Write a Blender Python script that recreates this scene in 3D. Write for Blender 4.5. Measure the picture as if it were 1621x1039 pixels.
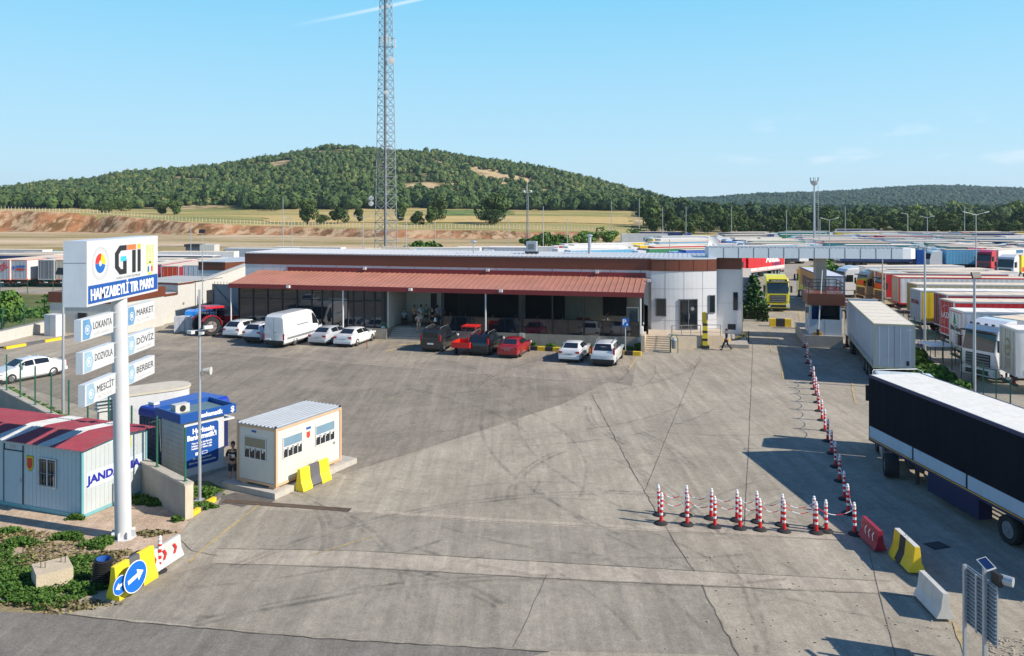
import bpy, math, random
import numpy as np
from mathutils import Vector, Matrix
R = random.Random(7)
scene = bpy.context.scene
for o in list(bpy.data.objects): bpy.data.objects.remove(o)
# ---------------- camera, world, sun, exposure ----------------
F, CAMZ, HY, CX = 1270.0, 11.5, 330.0, 810.5
cam = bpy.data.cameras.new('camera'); camo = bpy.data.objects.new('camera', cam)
scene.collection.objects.link(camo); scene.camera = camo
camo.location = (0, 0, CAMZ); camo.rotation_euler = (math.radians(90), 0, 0)
cam.sensor_width = 36; cam.lens = F/1621*36; cam.shift_y = -(519.5-HY)/1621
cam.clip_end = 20000; cam.clip_start = 0.5
SUN_EL = math.radians(36); SDIR = Vector((.95, -.31, 0)).normalized()
sv = Vector((SDIR.x*math.cos(SUN_EL), SDIR.y*math.cos(SUN_EL), math.sin(SUN_EL)))
sl = bpy.data.lights.new('sun', 'SUN'); sl.energy = 5.0; sl.angle = math.radians(.53); sl.color = (1, .91, .79)
so = bpy.data.objects.new('sun', sl); scene.collection.objects.link(so)
so.rotation_euler = (-sv).to_track_quat('-Z', 'Y').to_euler(); so.location = (60, -20, 60)
w = bpy.data.worlds.new('World'); scene.world = w; w.use_nodes = True
nt = w.node_tree; nt.nodes.clear()
wo = nt.nodes.new('ShaderNodeOutputWorld'); bg = nt.nodes.new('ShaderNodeBackground')
sky = nt.nodes.new('ShaderNodeTexSky'); sky.sky_type = 'NISHITA'; sky.sun_disc = False
sky.sun_elevation = SUN_EL; sky.sun_rotation = math.atan2(SDIR.x, SDIR.y)
sky.air_density = 1.25; sky.dust_density = .6; sky.ozone_density = 1.6; sky.altitude = 100
bg.inputs[1].default_value = .085
# thin clouds low on the right and a contrail, part of the sky itself
tc = nt.nodes.new('ShaderNodeTexCoord')
mp = nt.nodes.new('ShaderNodeMapping'); mp.inputs['Scale'].default_value = (9, 9, 34)
nz = nt.nodes.new('ShaderNodeTexNoise'); nz.inputs['Scale'].default_value = 1.3; nz.inputs['Detail'].default_value = 8
rp = nt.nodes.new('ShaderNodeValToRGB'); rp.color_ramp.elements[0].position = .56; rp.color_ramp.elements[1].position = .8
sx = nt.nodes.new('ShaderNodeSeparateXYZ')
def wmath(op, a, b=None, c=None):
    n = nt.nodes.new('ShaderNodeMath'); n.operation = op
    for i, v in enumerate((a, b, c)):
        if v is None: continue
        if isinstance(v, (int, float)): n.inputs[i].default_value = v
        else: nt.links.new(v, n.inputs[i])
    return n.outputs[0]
def wrange(v, a, b, c, d):
    n = nt.nodes.new('ShaderNodeMapRange'); n.interpolation_type = 'SMOOTHSTEP'
    for i, q in enumerate((v, a, b, c, d)):
        if isinstance(q, (int, float)): n.inputs[i].default_value = q
        else: nt.links.new(q, n.inputs[i])
    return n.outputs[0]
nt.links.new(tc.outputs['Generated'], mp.inputs[0]); nt.links.new(mp.outputs[0], nz.inputs[0])
nt.links.new(nz.outputs[0], rp.inputs[0]); nt.links.new(tc.outputs['Generated'], sx.inputs[0])
mk = wmath('MULTIPLY', wrange(sx.outputs[0], .22, .34, 0, 1), wrange(sx.outputs[2], .03, .055, 0, 1))
mk = wmath('MULTIPLY', mk, wrange(sx.outputs[2], .085, .12, 1, 0))
cl = wmath('MULTIPLY', wmath('MULTIPLY', rp.outputs[0], mk), .55)
# contrail
ctd = wmath('SUBTRACT', wmath('SUBTRACT', sx.outputs[2], .278), wmath('MULTIPLY', sx.outputs[0], .246))
ctl = wrange(wmath('ABSOLUTE', ctd), .0004, .0032, .4, 0)
ctl = wmath('MULTIPLY', ctl, wrange(sx.outputs[0], -.28, -.14, 0, 1)); ctl = wmath('MULTIPLY', ctl, wrange(sx.outputs[0], -.11, -.09, 1, 0))
cl = wmath('ADD', cl, ctl)
mx = nt.nodes.new('ShaderNodeMixRGB'); mx.inputs[2].default_value = (9.5, 9.8, 10.2, 1)
gz_ = sx.outputs[2]; gr_ = nt.nodes.new('ShaderNodeValToRGB'); e_ = gr_.color_ramp.elements
e_[0].color = (.60, .80, .92, 1); e_[1].color = (.03, .09, .28, 1)
for p_, c_ in ((.08, (.45, .74, .92)), (.25, (.23, .62, .90)), (.5, (.07, .22, .58))): q_ = e_.new(p_); q_.color = (*c_, 1)
nt.links.new(gz_, gr_.inputs[0]); sc_ = nt.nodes.new('ShaderNodeVectorMath'); sc_.operation = 'SCALE'; sc_.inputs['Scale'].default_value = 9.6; nt.links.new(gr_.outputs[0], sc_.inputs[0])
mz_ = nt.nodes.new('ShaderNodeMixRGB'); mz_.inputs[0].default_value = .92; nt.links.new(sky.outputs[0], mz_.inputs[1]); nt.links.new(sc_.outputs[0], mz_.inputs[2])
nt.links.new(cl, mx.inputs[0]); nt.links.new(mz_.outputs[0], mx.inputs[1]); nt.links.new(mx.outputs[0], bg.inputs[0])
nt.links.new(bg.outputs[0], wo.inputs[0])
scene.view_settings.view_transform = 'Standard'; scene.view_settings.look = 'None'
scene.view_settings.gamma = 1; scene.view_settings.exposure = 0.47
# ---------------- helpers ----------------
COL = scene.collection
def G(px, py, z=0.0):
    D = F*(CAMZ-z)/(py-HY); return Vector(((px-CX)*D/F, D, z))
def XD(px, D, z=0.0): return Vector(((px-CX)*D/F, D, z))
def yz(py, D): return CAMZ-(py-HY)*D/F
def lin(c): c = c/255; return c/12.92 if c <= .04045 else ((c+.055)/1.055)**2.4
def S(r, g, b): return (lin(r), lin(g), lin(b))
class NT:
    def __init__(s, m): s.t = m.node_tree; s.b = s.t.nodes['Principled BSDF']
    def n(s, kind, **kw):
        x = s.t.nodes.new('ShaderNode'+kind)
        for k, v in kw.items():
            if k.startswith('_'): setattr(x, k[1:], v)
            else: x.inputs[k.replace('__', ' ')].default_value = v
        return x
    def l(s, a, b): s.t.links.new(a, b)
MATS = {}
def mat(name, col, rough=.6, metal=0, var=.1, scale=2.0, bump=0, bscale=20, coat=0, spec=.5, emit=None, dirt=0):
    if name in MATS: return MATS[name]
    m = bpy.data.materials.new(name); m.use_nodes = True; t = NT(m); b = t.b; MATS[name] = m
    m.diffuse_color = (*col, 1)
    b.inputs['Roughness'].default_value = rough; b.inputs['Metallic'].default_value = metal
    b.inputs['Specular IOR Level'].default_value = spec
    if coat: b.inputs['Coat Weight'].default_value = coat; b.inputs['Coat Roughness'].default_value = .06
    tc = t.n('TexCoord'); nz = t.n('TexNoise', Scale=scale, Detail=6, Roughness=.6); t.l(tc.outputs['Object'], nz.inputs['Vector'])
    mr = t.n('MapRange'); t.l(nz.outputs[0], mr.inputs[0]); mr.inputs[1].default_value = .25; mr.inputs[2].default_value = .75
    mr.inputs[3].default_value = 1-var; mr.inputs[4].default_value = 1+var
    vm = t.n('VectorMath', _operation='SCALE'); vm.inputs[0].default_value = col; t.l(mr.outputs[0], vm.inputs['Scale'])
    out = vm.outputs[0]
    if dirt:
        n2 = t.n('TexNoise', Scale=scale*.6, Detail=9, Roughness=.75); mpn = t.n('Mapping'); mpn.inputs['Scale'].default_value = (3, 3, .5)
        t.l(tc.outputs['Object'], mpn.inputs[0]); t.l(mpn.outputs[0], n2.inputs['Vector'])
        r2 = t.n('MapRange'); t.l(n2.outputs[0], r2.inputs[0]); r2.inputs[1].default_value = .45; r2.inputs[2].default_value = .8; r2.inputs[4].default_value = dirt
        mm = t.n('MixRGB'); mm.inputs[2].default_value = (.16, .13, .10, 1); t.l(r2.outputs[0], mm.inputs[0]); t.l(out, mm.inputs[1]); out = mm.outputs[0]
    t.l(out, b.inputs['Base Color'])
    if bump:
        n3 = t.n('TexNoise', Scale=bscale, Detail=5); t.l(tc.outputs['Object'], n3.inputs['Vector'])
        bp = t.n('Bump', Strength=bump, Distance=.05); t.l(n3.outputs[0], bp.inputs['Height']); t.l(bp.outputs[0], b.inputs['Normal'])
    if emit: b.inputs['Emission Color'].default_value = (*emit, 1); b.inputs['Emission Strength'].default_value = 1
    return m
class MB:
    def __init__(s): s.v = []; s.f = []; s.mi = []; s.mats = []; s.cur = 0
    def m(s, mt):
        if mt not in s.mats: s.mats.append(mt)
        s.cur = s.mats.index(mt); return s
    def add(s, vs, fs):
        o = len(s.v); s.v += [tuple(x) for x in vs]; s.f += [tuple(i+o for i in q) for q in fs]; s.mi += [s.cur]*len(fs); return s
    def box(s, c, d, rz=0, tp=1.0, tpy=None, rx=0, ry=0):
        x, y, z = d[0]/2, d[1]/2, d[2]/2; tpy = tp if tpy is None else tpy
        vs = [Vector((sx*x*(tp if sz > 0 else 1), sy*y*(tpy if sz > 0 else 1), sz*z)) for sz in (-1, 1) for sx, sy in ((-1, -1), (1, -1), (1, 1), (-1, 1))]
        if rz or rx or ry:
            mm = Matrix.Rotation(rz, 3, 'Z') @ Matrix.Rotation(ry, 3, 'Y') @ Matrix.Rotation(rx, 3, 'X'); vs = [mm @ v for v in vs]
        c = Vector(c); vs = [v+c for v in vs]
        return s.add(vs, [(3, 2, 1, 0), (4, 5, 6, 7), (0, 1, 5, 4), (1, 2, 6, 5), (2, 3, 7, 6), (3, 0, 4, 7)])
    def bb(s, x0, x1, y0, y1, z0, z1): return s.box(((x0+x1)/2, (y0+y1)/2, (z0+z1)/2), (abs(x1-x0), abs(y1-y0), abs(z1-z0)))
    def tube(s, p0, p1, r0, r1=None, n=8, cap=True):
        p0 = Vector(p0); p1 = Vector(p1); r1 = r0 if r1 is None else r1; d = p1-p0
        if d.length < 1e-6: return s
        q = d.to_track_quat('Z', 'Y'); vs = []
        for p, r in ((p0, r0), (p1, r1)):
            for i in range(n):
                a = 2*math.pi*i/n; vs.append(p+q @ Vector((r*math.cos(a), r*math.sin(a), 0)))
        fs = [(i, (i+1) % n, n+(i+1) % n, n+i) for i in range(n)]
        if cap: fs += [tuple(range(n-1, -1, -1)), tuple(range(n, 2*n))]
        return s.add(vs, fs)
    def path(s, pts, r, n=6):
        for a, b in zip(pts, pts[1:]): s.tube(a, b, r, r, n)
        return s
    def lathe(s, c, prof, n=16, axis='Z', cap=True):
        vs = []; k = len(prof)
        for r, z in prof:
            for i in range(n):
                a = 2*math.pi*i/n; x, y = r*math.cos(a), r*math.sin(a)
                vs.append(Vector((x, y, z)) if axis == 'Z' else (Vector((z, x, y)) if axis == 'X' else Vector((x, z, y))))
        c = Vector(c); vs = [v+c for v in vs]; fs = []
        for j in range(k-1):
            for i in range(n): fs.append((j*n+i, j*n+(i+1) % n, (j+1)*n+(i+1) % n, (j+1)*n+i))
        if cap: fs += [tuple(range(n-1, -1, -1)), tuple(range((k-1)*n, k*n))]
        return s.add(vs, fs)
    def prism(s, prof, axis, a0, a1):
        # prof: list of 2D points; axis 'X': points are (y,z); 'Y': (x,z); 'Z': (x,y)
        def mkp(p, a): return (a, p[0], p[1]) if axis == 'X' else ((p[0], a, p[1]) if axis == 'Y' else (p[0], p[1], a))
        n = len(prof); vs = [mkp(p, a0) for p in prof]+[mkp(p, a1) for p in prof]
        return s.add(vs, [(i, (i+1) % n, n+(i+1) % n, n+i) for i in range(n)]+[tuple(range(n-1, -1, -1)), tuple(range(n, 2*n))])
    def poly(s, pts): return s.add(pts, [tuple(range(len(pts)))])
    def sphere(s, c, r, seg=12, rings=8, sc=(1, 1, 1)):
        vs = []; c = Vector(c)
        for j in range(1, rings):
            t = math.pi*j/rings
            for i in range(seg):
                a = 2*math.pi*i/seg; vs.append(c+Vector((r*sc[0]*math.sin(t)*math.cos(a), r*sc[1]*math.sin(t)*math.sin(a), r*sc[2]*math.cos(t))))
        b = len(vs); vs += [c+Vector((0, 0, r*sc[2])), c-Vector((0, 0, r*sc[2]))]; fs = []
        for j in range(rings-2):
            for i in range(seg): fs.append((j*seg+i, (j+1)*seg+i, (j+1)*seg+(i+1) % seg, j*seg+(i+1) % seg))
        for i in range(seg): fs += [(b, i, (i+1) % seg), (b+1, (rings-2)*seg+(i+1) % seg, (rings-2)*seg+i)]
        return s.add(vs, fs)
    def build(s, name, parent=None, mt=None, smooth=False, fix=True):
        me = bpy.data.meshes.new(name); me.from_pydata(s.v, [], s.f)
        for x in (s.mats or [mt]): me.materials.append(x)
        if len(s.mats) > 1: me.polygons.foreach_set('material_index', s.mi)
        if fix:
            import bmesh
            bm = bmesh.new(); bm.from_mesh(me); bmesh.ops.recalc_face_normals(bm, faces=bm.faces); bm.to_mesh(me); bm.free()
        if smooth:
            me.polygons.foreach_set('use_smooth', [True]*len(me.polygons))
            me.set_sharp_from_angle(angle=math.radians(38 if smooth is True else smooth))
        me.update(); o = bpy.data.objects.new(name, me); COL.objects.link(o)
        if parent: o.parent = parent
        return o
def tag(o, label=None, cat=None, group=None, kind=None):
    if label: o['label'] = label
    if cat: o['category'] = cat
    if group: o['group'] = group
    if kind: o['kind'] = kind
    return o
def thing(name, label, cat, loc=(0, 0, 0), rz=0, group=None):
    o = bpy.data.objects.new(name, None); COL.objects.link(o); o.location = loc; o.rotation_euler = (0, 0, rz); o.empty_display_size = .3
    return tag(o, label, cat, group)
def kids(o, pool=None): return [c for c in bpy.data.objects if c.parent == o]
CH = {}
def copy_tree(root, loc, rz, label=None, group=None):
    def rec(o, par):
        c = o.copy(); COL.objects.link(c)
        if par: c.parent = par
        for k in list(o.children): rec(k, c)
        return c
    r = rec(root, None); r.location = loc; r.rotation_euler = (0, 0, rz)
    if label: r['label'] = label
    if group: r['group'] = group
    return r
def head(hx, hy): return math.atan2(-hx, hy)
FONT = None
def text(s, size, org, u, v, mt, parent, name='lettering', weight=0, ext=.004, align='LEFT', width=None):
    """flat raised lettering; u = reading direction, v = up direction, in the parent's space"""
    cu = bpy.data.curves.new('t', 'FONT'); cu.body = s; cu.size = size; cu.offset = weight; cu.extrude = ext; cu.align_x = align; cu.resolution_u = 3
    to = bpy.data.objects.new('t', cu); COL.objects.link(to)
    dg = bpy.context.evaluated_depsgraph_get(); dg.update()
    me = bpy.data.meshes.new_from_object(to.evaluated_get(dg)); bpy.data.objects.remove(to)
    u = Vector(u).normalized(); v = Vector(v).normalized(); n = u.cross(v)
    if width and len(me.vertices):
        xs = [q.co.x for q in me.vertices]; k = width/(max(xs)-min(xs)+1e-6); u = u*k
    M = Matrix(((u.x, v.x, n.x, org[0]), (u.y, v.y, n.y, org[1]), (u.z, v.z, n.z, org[2]), (0, 0, 0, 1)))
    me.transform(M); me.materials.clear(); me.materials.append(mt); me.name = name
    o = bpy.data.objects.new(name, me); COL.objects.link(o)
    if parent: o.parent = parent
    return o
UP = (0, 0, 1)
# common materials
WHITE = mat('white_paint', (.62, .62, .61), .45, var=.05, dirt=.12)
CREAM = mat('cream_panel', (.52, .51, .47), .55, var=.05, dirt=.18)
DARK = mat('black_plastic', (.018, .018, .02), .55, var=.2)
RUB = mat('tyre_rubber', (.02, .02, .021), .85, var=.2)
CHAS = mat('chassis_metal', (.03, .03, .033), .6, var=.3)
ALU = mat('aluminium', (.55, .56, .58), .35, .8, var=.06)
GALV = mat('galvanised_steel', (.42, .45, .48), .5, .5, var=.1)
GLASSD = mat('dark_glass', (.012, .016, .02), .06, var=.1, spec=.8)
REDP = mat('red_plastic', (.62, .02, .02), .35, var=.05)
REDL = mat('tail_light_red', (.45, .01, .01), .2, var=.1)
YEL = mat('yellow_paint', (.78, .52, .02), .6, var=.08, dirt=.25)
YEL2 = mat('bright_yellow', (.80, .62, .02), .5, var=.05, dirt=.1)
BLK = mat('black_paint', (.03, .03, .035), .6, var=.2)
GREY = mat('grey_plastic', (.18, .19, .2), .6, var=.1)
GRN = mat('green_post', (.01, .10, .06), .5, var=.1)
CONC = mat('cast_concrete', (.34, .31, .27), .85, var=.14, scale=1.5, bump=.25, bscale=15, dirt=.3)
BEIGE = mat('beige_paint', (.55, .36, .22), .6, var=.06)
BLUE = mat('bank_blue', (.012, .075, .30), .4, var=.05)
WHT = mat('white_letter', (.82, .82, .82), .5, var=.02)
def car_paint(n, c): return mat('car_paint_'+n, c, .25, var=.03, coat=.8)
# ---------------- terrain and pavements ----------------
def pavemat(name, c1, c2, c3, s=.25, rough=.9, speck=0, streak=0):
    m = bpy.data.materials.new(name); m.use_nodes = True; t = NT(m); b = t.b
    m.diffuse_color = (*c1, 1); tc = t.n('TexCoord')
    a = t.n('TexNoise', Scale=s, Detail=8, Roughness=.62, Distortion=.6); t.l(tc.outputs['Object'], a.inputs['Vector'])
    r = t.n('ValToRGB'); e = r.color_ramp.elements; e[0].position = .33; e[0].color = (*c2, 1); e[1].position = .68; e[1].color = (*c1, 1)
    t.l(a.outputs[0], r.inputs[0]); out = r.outputs[0]
    # fine grain
    g = t.n('TexNoise', Scale=14, Detail=6, Roughness=.75); t.l(tc.outputs['Object'], g.inputs['Vector'])
    gr = t.n('MapRange'); t.l(g.outputs[0], gr.inputs[0]); gr.inputs[1].default_value = .3; gr.inputs[2].default_value = .7; gr.inputs[3].default_value = .72; gr.inputs[4].default_value = 1.24
    g4 = t.n('TexNoise', Scale=3.3, Detail=5, Roughness=.7); t.l(tc.outputs['Object'], g4.inputs['Vector']); r4 = t.n('MapRange'); t.l(g4.outputs[0], r4.inputs[0]); r4.inputs[1].default_value = .3; r4.inputs[2].default_value = .7; r4.inputs[3].default_value = .84; r4.inputs[4].default_value = 1.14
    m4 = t.n('Math', _operation='MULTIPLY'); t.l(gr.outputs[0], m4.inputs[0]); t.l(r4.outputs[0], m4.inputs[1])
    vm = t.n('VectorMath', _operation='SCALE'); t.l(out, vm.inputs[0]); t.l(m4.outputs[0], vm.inputs['Scale']); out = vm.outputs[0]
    # dark blotches of oil and rubber
    k = t.n('TexNoise', Scale=s*3.1, Detail=9, Roughness=.7, Distortion=1.4)
    mpn = t.n('Mapping'); mpn.inputs['Scale'].default_value = (1, .55, 1); mpn.inputs['Rotation'].default_value = (0, 0, .5); t.l(tc.outputs['Object'], mpn.inputs[0]); t.l(mpn.outputs[0], k.inputs['Vector'])
    kr = t.n('MapRange'); t.l(k.outputs[0], kr.inputs[0]); kr.inputs[1].default_value = .5; kr.inputs[2].default_value = .78; kr.inputs[4].default_value = .55
    mm = t.n('MixRGB'); mm.inputs[2].default_value = (*c3, 1); t.l(kr.outputs[0], mm.inputs[0]); t.l(out, mm.inputs[1]); out = mm.outputs[0]
    for q_, (rot, ms) in enumerate(((.75, (2.2, .12, 1)), (-.5, (1.6, .1, 1)))):
        s5 = t.n('TexNoise', Scale=1.0, Detail=6, Roughness=.7, Distortion=.5); m5 = t.n('Mapping'); m5.inputs['Rotation'].default_value = (0, 0, rot); m5.inputs['Scale'].default_value = ms
        t.l(tc.outputs['Object'], m5.inputs[0]); t.l(m5.outputs[0], s5.inputs['Vector']); r5 = t.n('MapRange'); t.l(s5.outputs[0], r5.inputs[0]); r5.inputs[1].default_value = .32; r5.inputs[2].default_value = .68; r5.inputs[3].default_value = .87; r5.inputs[4].default_value = 1.11
        v5 = t.n('VectorMath', _operation='SCALE'); t.l(out, v5.inputs[0]); t.l(r5.outputs[0], v5.inputs['Scale']); out = v5.outputs[0]
    if streak:
        wv = t.n('TexWave', Scale=.16, Distortion=9, Detail=4); wv.inputs['Detail Scale'].default_value = .5
        mw = t.n('Mapping'); mw.inputs['Rotation'].default_value = (0, 0, 1.0); t.l(tc.outputs['Object'], mw.inputs[0]); t.l(mw.outputs[0], wv.inputs['Vector'])
        wr = t.n('MapRange'); t.l(wv.outputs[0], wr.inputs[0]); wr.inputs[1].default_value = .8; wr.inputs[2].default_value = 1; wr.inputs[4].default_value = streak
        m2 = t.n('MixRGB'); m2.inputs[2].default_value = (*c3, 1); t.l(wr.outputs[0], m2.inputs[0]); t.l(out, m2.inputs[1]); out = m2.outputs[0]
    if speck:
        v = t.n('TexVoronoi', Scale=16); t.l(tc.outputs['Object'], v.inputs['Vector'])
        vr = t.n('MapRange'); t.l(v.outputs['Distance'], vr.inputs[0]); vr.inputs[1].default_value = .1; vr.inputs[2].default_value = .35; vr.inputs[3].default_value = speck; vr.inputs[4].default_value = 0
        m3 = t.n('MixRGB'); m3.inputs[2].default_value = (.75, .7, .62, 1); t.l(vr.outputs[0], m3.inputs[0]); t.l(out, m3.inputs[1]); out = m3.outputs[0]
    t.l(out, b.inputs['Base Color']); b.inputs['Roughness'].default_value = rough; b.inputs['Specular IOR Level'].default_value = .15
    bp = t.n('Bump', Strength=.25, Distance=.03); t.l(g.outputs[0], bp.inputs['Height']); t.l(bp.outputs[0], b.inputs['Normal'])
    return m
M_CONC = pavemat('weathered_concrete', (.385, .345, .275), (.288, .258, .205), (.16, .14, .115), .18, streak=.06)
M_CONC2 = pavemat('grey_concrete_slab', (.315, .284, .23), (.25, .225, .182), (.14, .13, .12), .35)
M_CONC3 = pavemat('pale_concrete_strip', (.42, .37, .295), (.33, .29, .235), (.22, .2, .17), .5)
M_ASPH = pavemat('old_asphalt', (.285, .25, .20), (.203, .179, .144), (.10, .088, .073), .22, streak=.08)
M_PARK = pavemat('dusty_paving', (.35, .305, .235), (.215, .19, .16), (.12, .11, .1), .2, streak=.06)
M_ROAD = pavemat('road_asphalt', (.215, .195, .168), (.165, .15, .13), (.12, .11, .1), .3, speck=.1)
M_SOIL = pavemat('dry_soil', (.34, .26, .16), (.22, .18, .09), (.12, .13, .05), .25, speck=.3)
M_GRAV = pavemat('pale_gravel', (.50, .38, .28), (.38, .28, .2), (.2, .17, .1), .6, speck=.6)
M_WEED = pavemat('weedy_earth', (.14, .15, .05), (.07, .10, .03), (.30, .24, .14), .6)
M_YARD = pavemat('lorry_park_paving', (.36, .32, .26), (.28, .25, .21), (.15, .14, .13), .1)
M_LINE = pavemat('faded_yellow_line', (.46, .34, .14), (.38, .31, .20), (.26, .23, .19), 1.5)
M_CRACK = mat('joint_filler', (.12, .105, .085), .95, var=.3)
def sheet(name, pts, mt, z, kind='structure', label=None):
    b = MB().m(mt); b.poly([(p[0], p[1], z) for p in pts]); o = b.build(name, fix=False)
    me = o.data
    if me.polygons[0].normal.z < 0: me.flip_normals()
    return tag(o, label, None, None, kind)
def psheet(name, pix, mt, z): return sheet(name, [G(*p) for p in pix], mt, z)
sheet('ground', [(-160, -60), (160, -60), (160, 120), (-160, 120)], M_SOIL, -.03)
U = Vector((.9763, -.2164, 0)); V = Vector((.2164, .9763, 0)); AX = Vector((.28, .96, 0)).normalized(); AP = Vector((.96, -.28, 0)).normalized()
BO = Vector((10.4, 65.5, 0))
def bw(a, b, z=0): return BO+U*a+V*b+Vector((0, 0, z))
E0 = Vector((-12.0, 29.8, 0)); ED = Vector((-.732, .681, 0)).normalized()   # end of the retaining wall and its direction
# the yard: concrete base sheet, then asphalt and slabs above it
yard = [G(93, 972), G(172, 918), G(283, 880), G(285, 848), G(300, 824), G(352, 785), E0+ED*4+Vector((1.2, 1.2, 0)), E0+ED*24+Vector((.2, .2, 0)), E0+ED*36, (-44, 66), (-37, 74), (-28, 104), (20, 96), (36, 118), (46, 108), (30.6, 58), (28.6, 49), (24, 34), (19, 20.5), (17, 14.5), (-4, 18.2), G(870, 1031), G(500, 1010), G(215, 985)]
sheet('concrete_yard', yard, M_CONC, 0)
sheet('road', [G(-200, 960), G(0, 968), G(93, 972), G(215, 985), G(500, 1010), G(870, 1031), (-4, 18.2), (17, 14.5), (60, 6), (60, -55), (-60, -55), (-60, 27)], M_ROAD, -.006)
sheet('lorry_park', [(24, 112), (38, 96), (31.2, 60), (29.5, 53.5), (26, 40), (20, 20), (90, 0), (158, 20), (330, 230), (270, 285), (60, 285), (6, 165), (-95, 175), (-120, 120), (-80, 112), (-46, 104)], M_YARD, -.012)
psheet('parking_strip', [(300, 523), (1010, 560), (1000, 612), (962, 604), (850, 598), (600, 578), (340, 557), (150, 548)], M_PARK, .004)
psheet('asphalt_patch', [(-40, 605), (60, 575), (150, 549), (340, 558), (600, 579), (850, 599), (962, 605), (925, 623), (890, 640), (740, 689), (547, 750), (420, 735), (330, 690), (262, 690), (120, 640), (20, 607)], M_ASPH, .008)
psheet('slab_dark_upper', [(560, 812), (1000, 832), (1050, 838), (1100, 904), (900, 892), (560, 872), (400, 868), (420, 808)], M_CONC2, .004)
psheet('slab_dark_lower', [(330, 893), (560, 898), (900, 918), (1112, 927), (1165, 1037), (872, 1030), (500, 1008), (150, 975), (240, 920)], M_CONC2, .004)
psheet('concrete_strip_lower', [(345, 870), (560, 873), (900, 893), (1100, 905), (1405, 920), (1480, 938), (1400, 939), (1110, 926), (900, 917), (560, 897), (335, 892)], M_CONC3, .004)
psheet('concrete_strip_upper', [(450, 800), (560, 806), (800, 822), (1050, 834), (1330, 849), (1330, 856), (1050, 842), (800, 829), (560, 812), (450, 806)], M_CONC3, .008)
def strip(name, pix, wd, mt, z, jit=0, world=False):
    P = [p if world else G(*p) for p in pix]; Q = []
    for a, b in zip(P, P[1:]):
        n = max(1, int((b-a).length/.35)) if jit else 1
        for i in range(n): Q.append(a.lerp(b, i/n)+Vector((R.uniform(-jit, jit), R.uniform(-jit, jit), 0)))
    Q.append(P[-1]); b = MB().m(mt); vs = []; fs = []
    for i, q in enumerate(Q):
        d = (Q[min(i+1, len(Q)-1)]-Q[max(i-1, 0)]); d.z = 0; d.normalize(); nrm = Vector((-d.y, d.x, 0))
        ww = wd*(1 if not jit else R.uniform(.45, 1.3)); vs += [q+nrm*ww/2+Vector((0, 0, z)), q-nrm*ww/2+Vector((0, 0, z))]
    for i in range(len(Q)-1): fs.append((2*i, 2*i+1, 2*i+3, 2*i+2))
    b.add(vs, fs); return b
jt = MB().m(M_CRACK)
def addstrip(dst, *a, **k):
    a = list(a); a[1] = a[1]*(.6 if a[2] is M_CRACK else 1); s = strip('x', *a, **k); dst.add(s.v, s.f)
for pix, wd, j in [([(937, 625), (990, 725), (1055, 838), (1100, 905)], .05, .03), ([(1110, 927), (1140, 985), (1170, 1039)], .06, .04), ([(1192, 545), (1186, 690), (1178, 838)], .045, .01), ([(1110, 560), (1060, 680), (1020, 780)], .035, .01),
                   ([(560, 811), (800, 827), (1050, 840), (1340, 856)], .04, .02), ([(340, 893), (560, 899), (900, 918), (1110, 928), (1405, 941), (1470, 948)], .05, .025), ([(345, 869), (560, 872), (900, 892), (1100, 904), (1410, 921)], .03, .02),
                   ([(1375, 870), (1392, 940), (1418, 1039)], .035, .01), ([(1020, 675), (1200, 700), (1300, 712)], .025, .02), ([(865, 910), (830, 990), (812, 1025)], .03, .02), ([(1090, 600), (1250, 610), (1400, 628)], .03, .02),
                   ([(95, 972), (215, 986), (500, 1011), (870, 1032)], .05, .04), ([(730, 597), (1010, 607)], .03, .02), ([(960, 605), (1240, 560)], .03, .02), ([(280, 850), (305, 872), (345, 880)], .04, .03)]:
    addstrip(jt, pix, wd, M_CRACK, .012, jit=j)
tag(jt.build('paving_joints', fix=False), kind='structure')
ln = MB().m(M_LINE)
for pix, wd in [([(1234, 548), (1240, 600)], .14), ([(1347, 600), (1354, 640)], .14), ([(1258, 498), (1262, 545)], .14), ([(410, 800), (345, 850), (300, 890)], .1), ([(590, 850), (540, 865), (490, 880)], .08), ([(1010, 563), (995, 586)], .13), ([(880, 552), (1010, 560)], .1), ([(590, 537), (606, 544)], .1),
                ([(1215, 520), (1222, 560)], .12), ([(1511, 985), (1528, 1035)], .12), ([(1300, 590), (1345, 560)], .12), ([(610, 556), (660, 548)], .5), ([(615, 549), (672, 543)], .3), ([(1205, 512), (1170, 505)], .2), ([(1265, 485), (1270, 530)], .25), ([(1290, 580), (1390, 565)], .12), ([(1275, 570), (1385, 555)], .12)]:
    addstrip(ln, pix, wd, M_LINE, .016, jit=.01)
tag(ln.build('yellow_road_lines', fix=False), kind='structure')
# tyre marks: worn rubber arcs on the paving
mtm = bpy.data.materials.new('tyre_rubber_stain'); mtm.use_nodes = True; t = NT(mtm)
t.b.inputs['Base Color'].default_value = (.06, .055, .052, 1); t.b.inputs['Roughness'].default_value = .8
tr = t.n('BsdfTransparent'); ms = t.n('MixShader'); nz = t.n('TexNoise', Scale=.9, Detail=7, Roughness=.7); tcn = t.n('TexCoord'); t.l(tcn.outputs['Object'], nz.inputs['Vector'])
mr = t.n('MapRange'); t.l(nz.outputs[0], mr.inputs[0]); mr.inputs[1].default_value = .4; mr.inputs[2].default_value = .75; mr.inputs[3].default_value = 0; mr.inputs[4].default_value = .36
t.l(mr.outputs[0], ms.inputs[0]); t.l(tr.outputs[0], ms.inputs[1]); t.l(t.b.outputs[0], ms.inputs[2]); t.l(ms.outputs[0], t.t.nodes['Material Output'].inputs[0])
tm = MB().m(mtm)
RT = random.Random(5)
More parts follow.
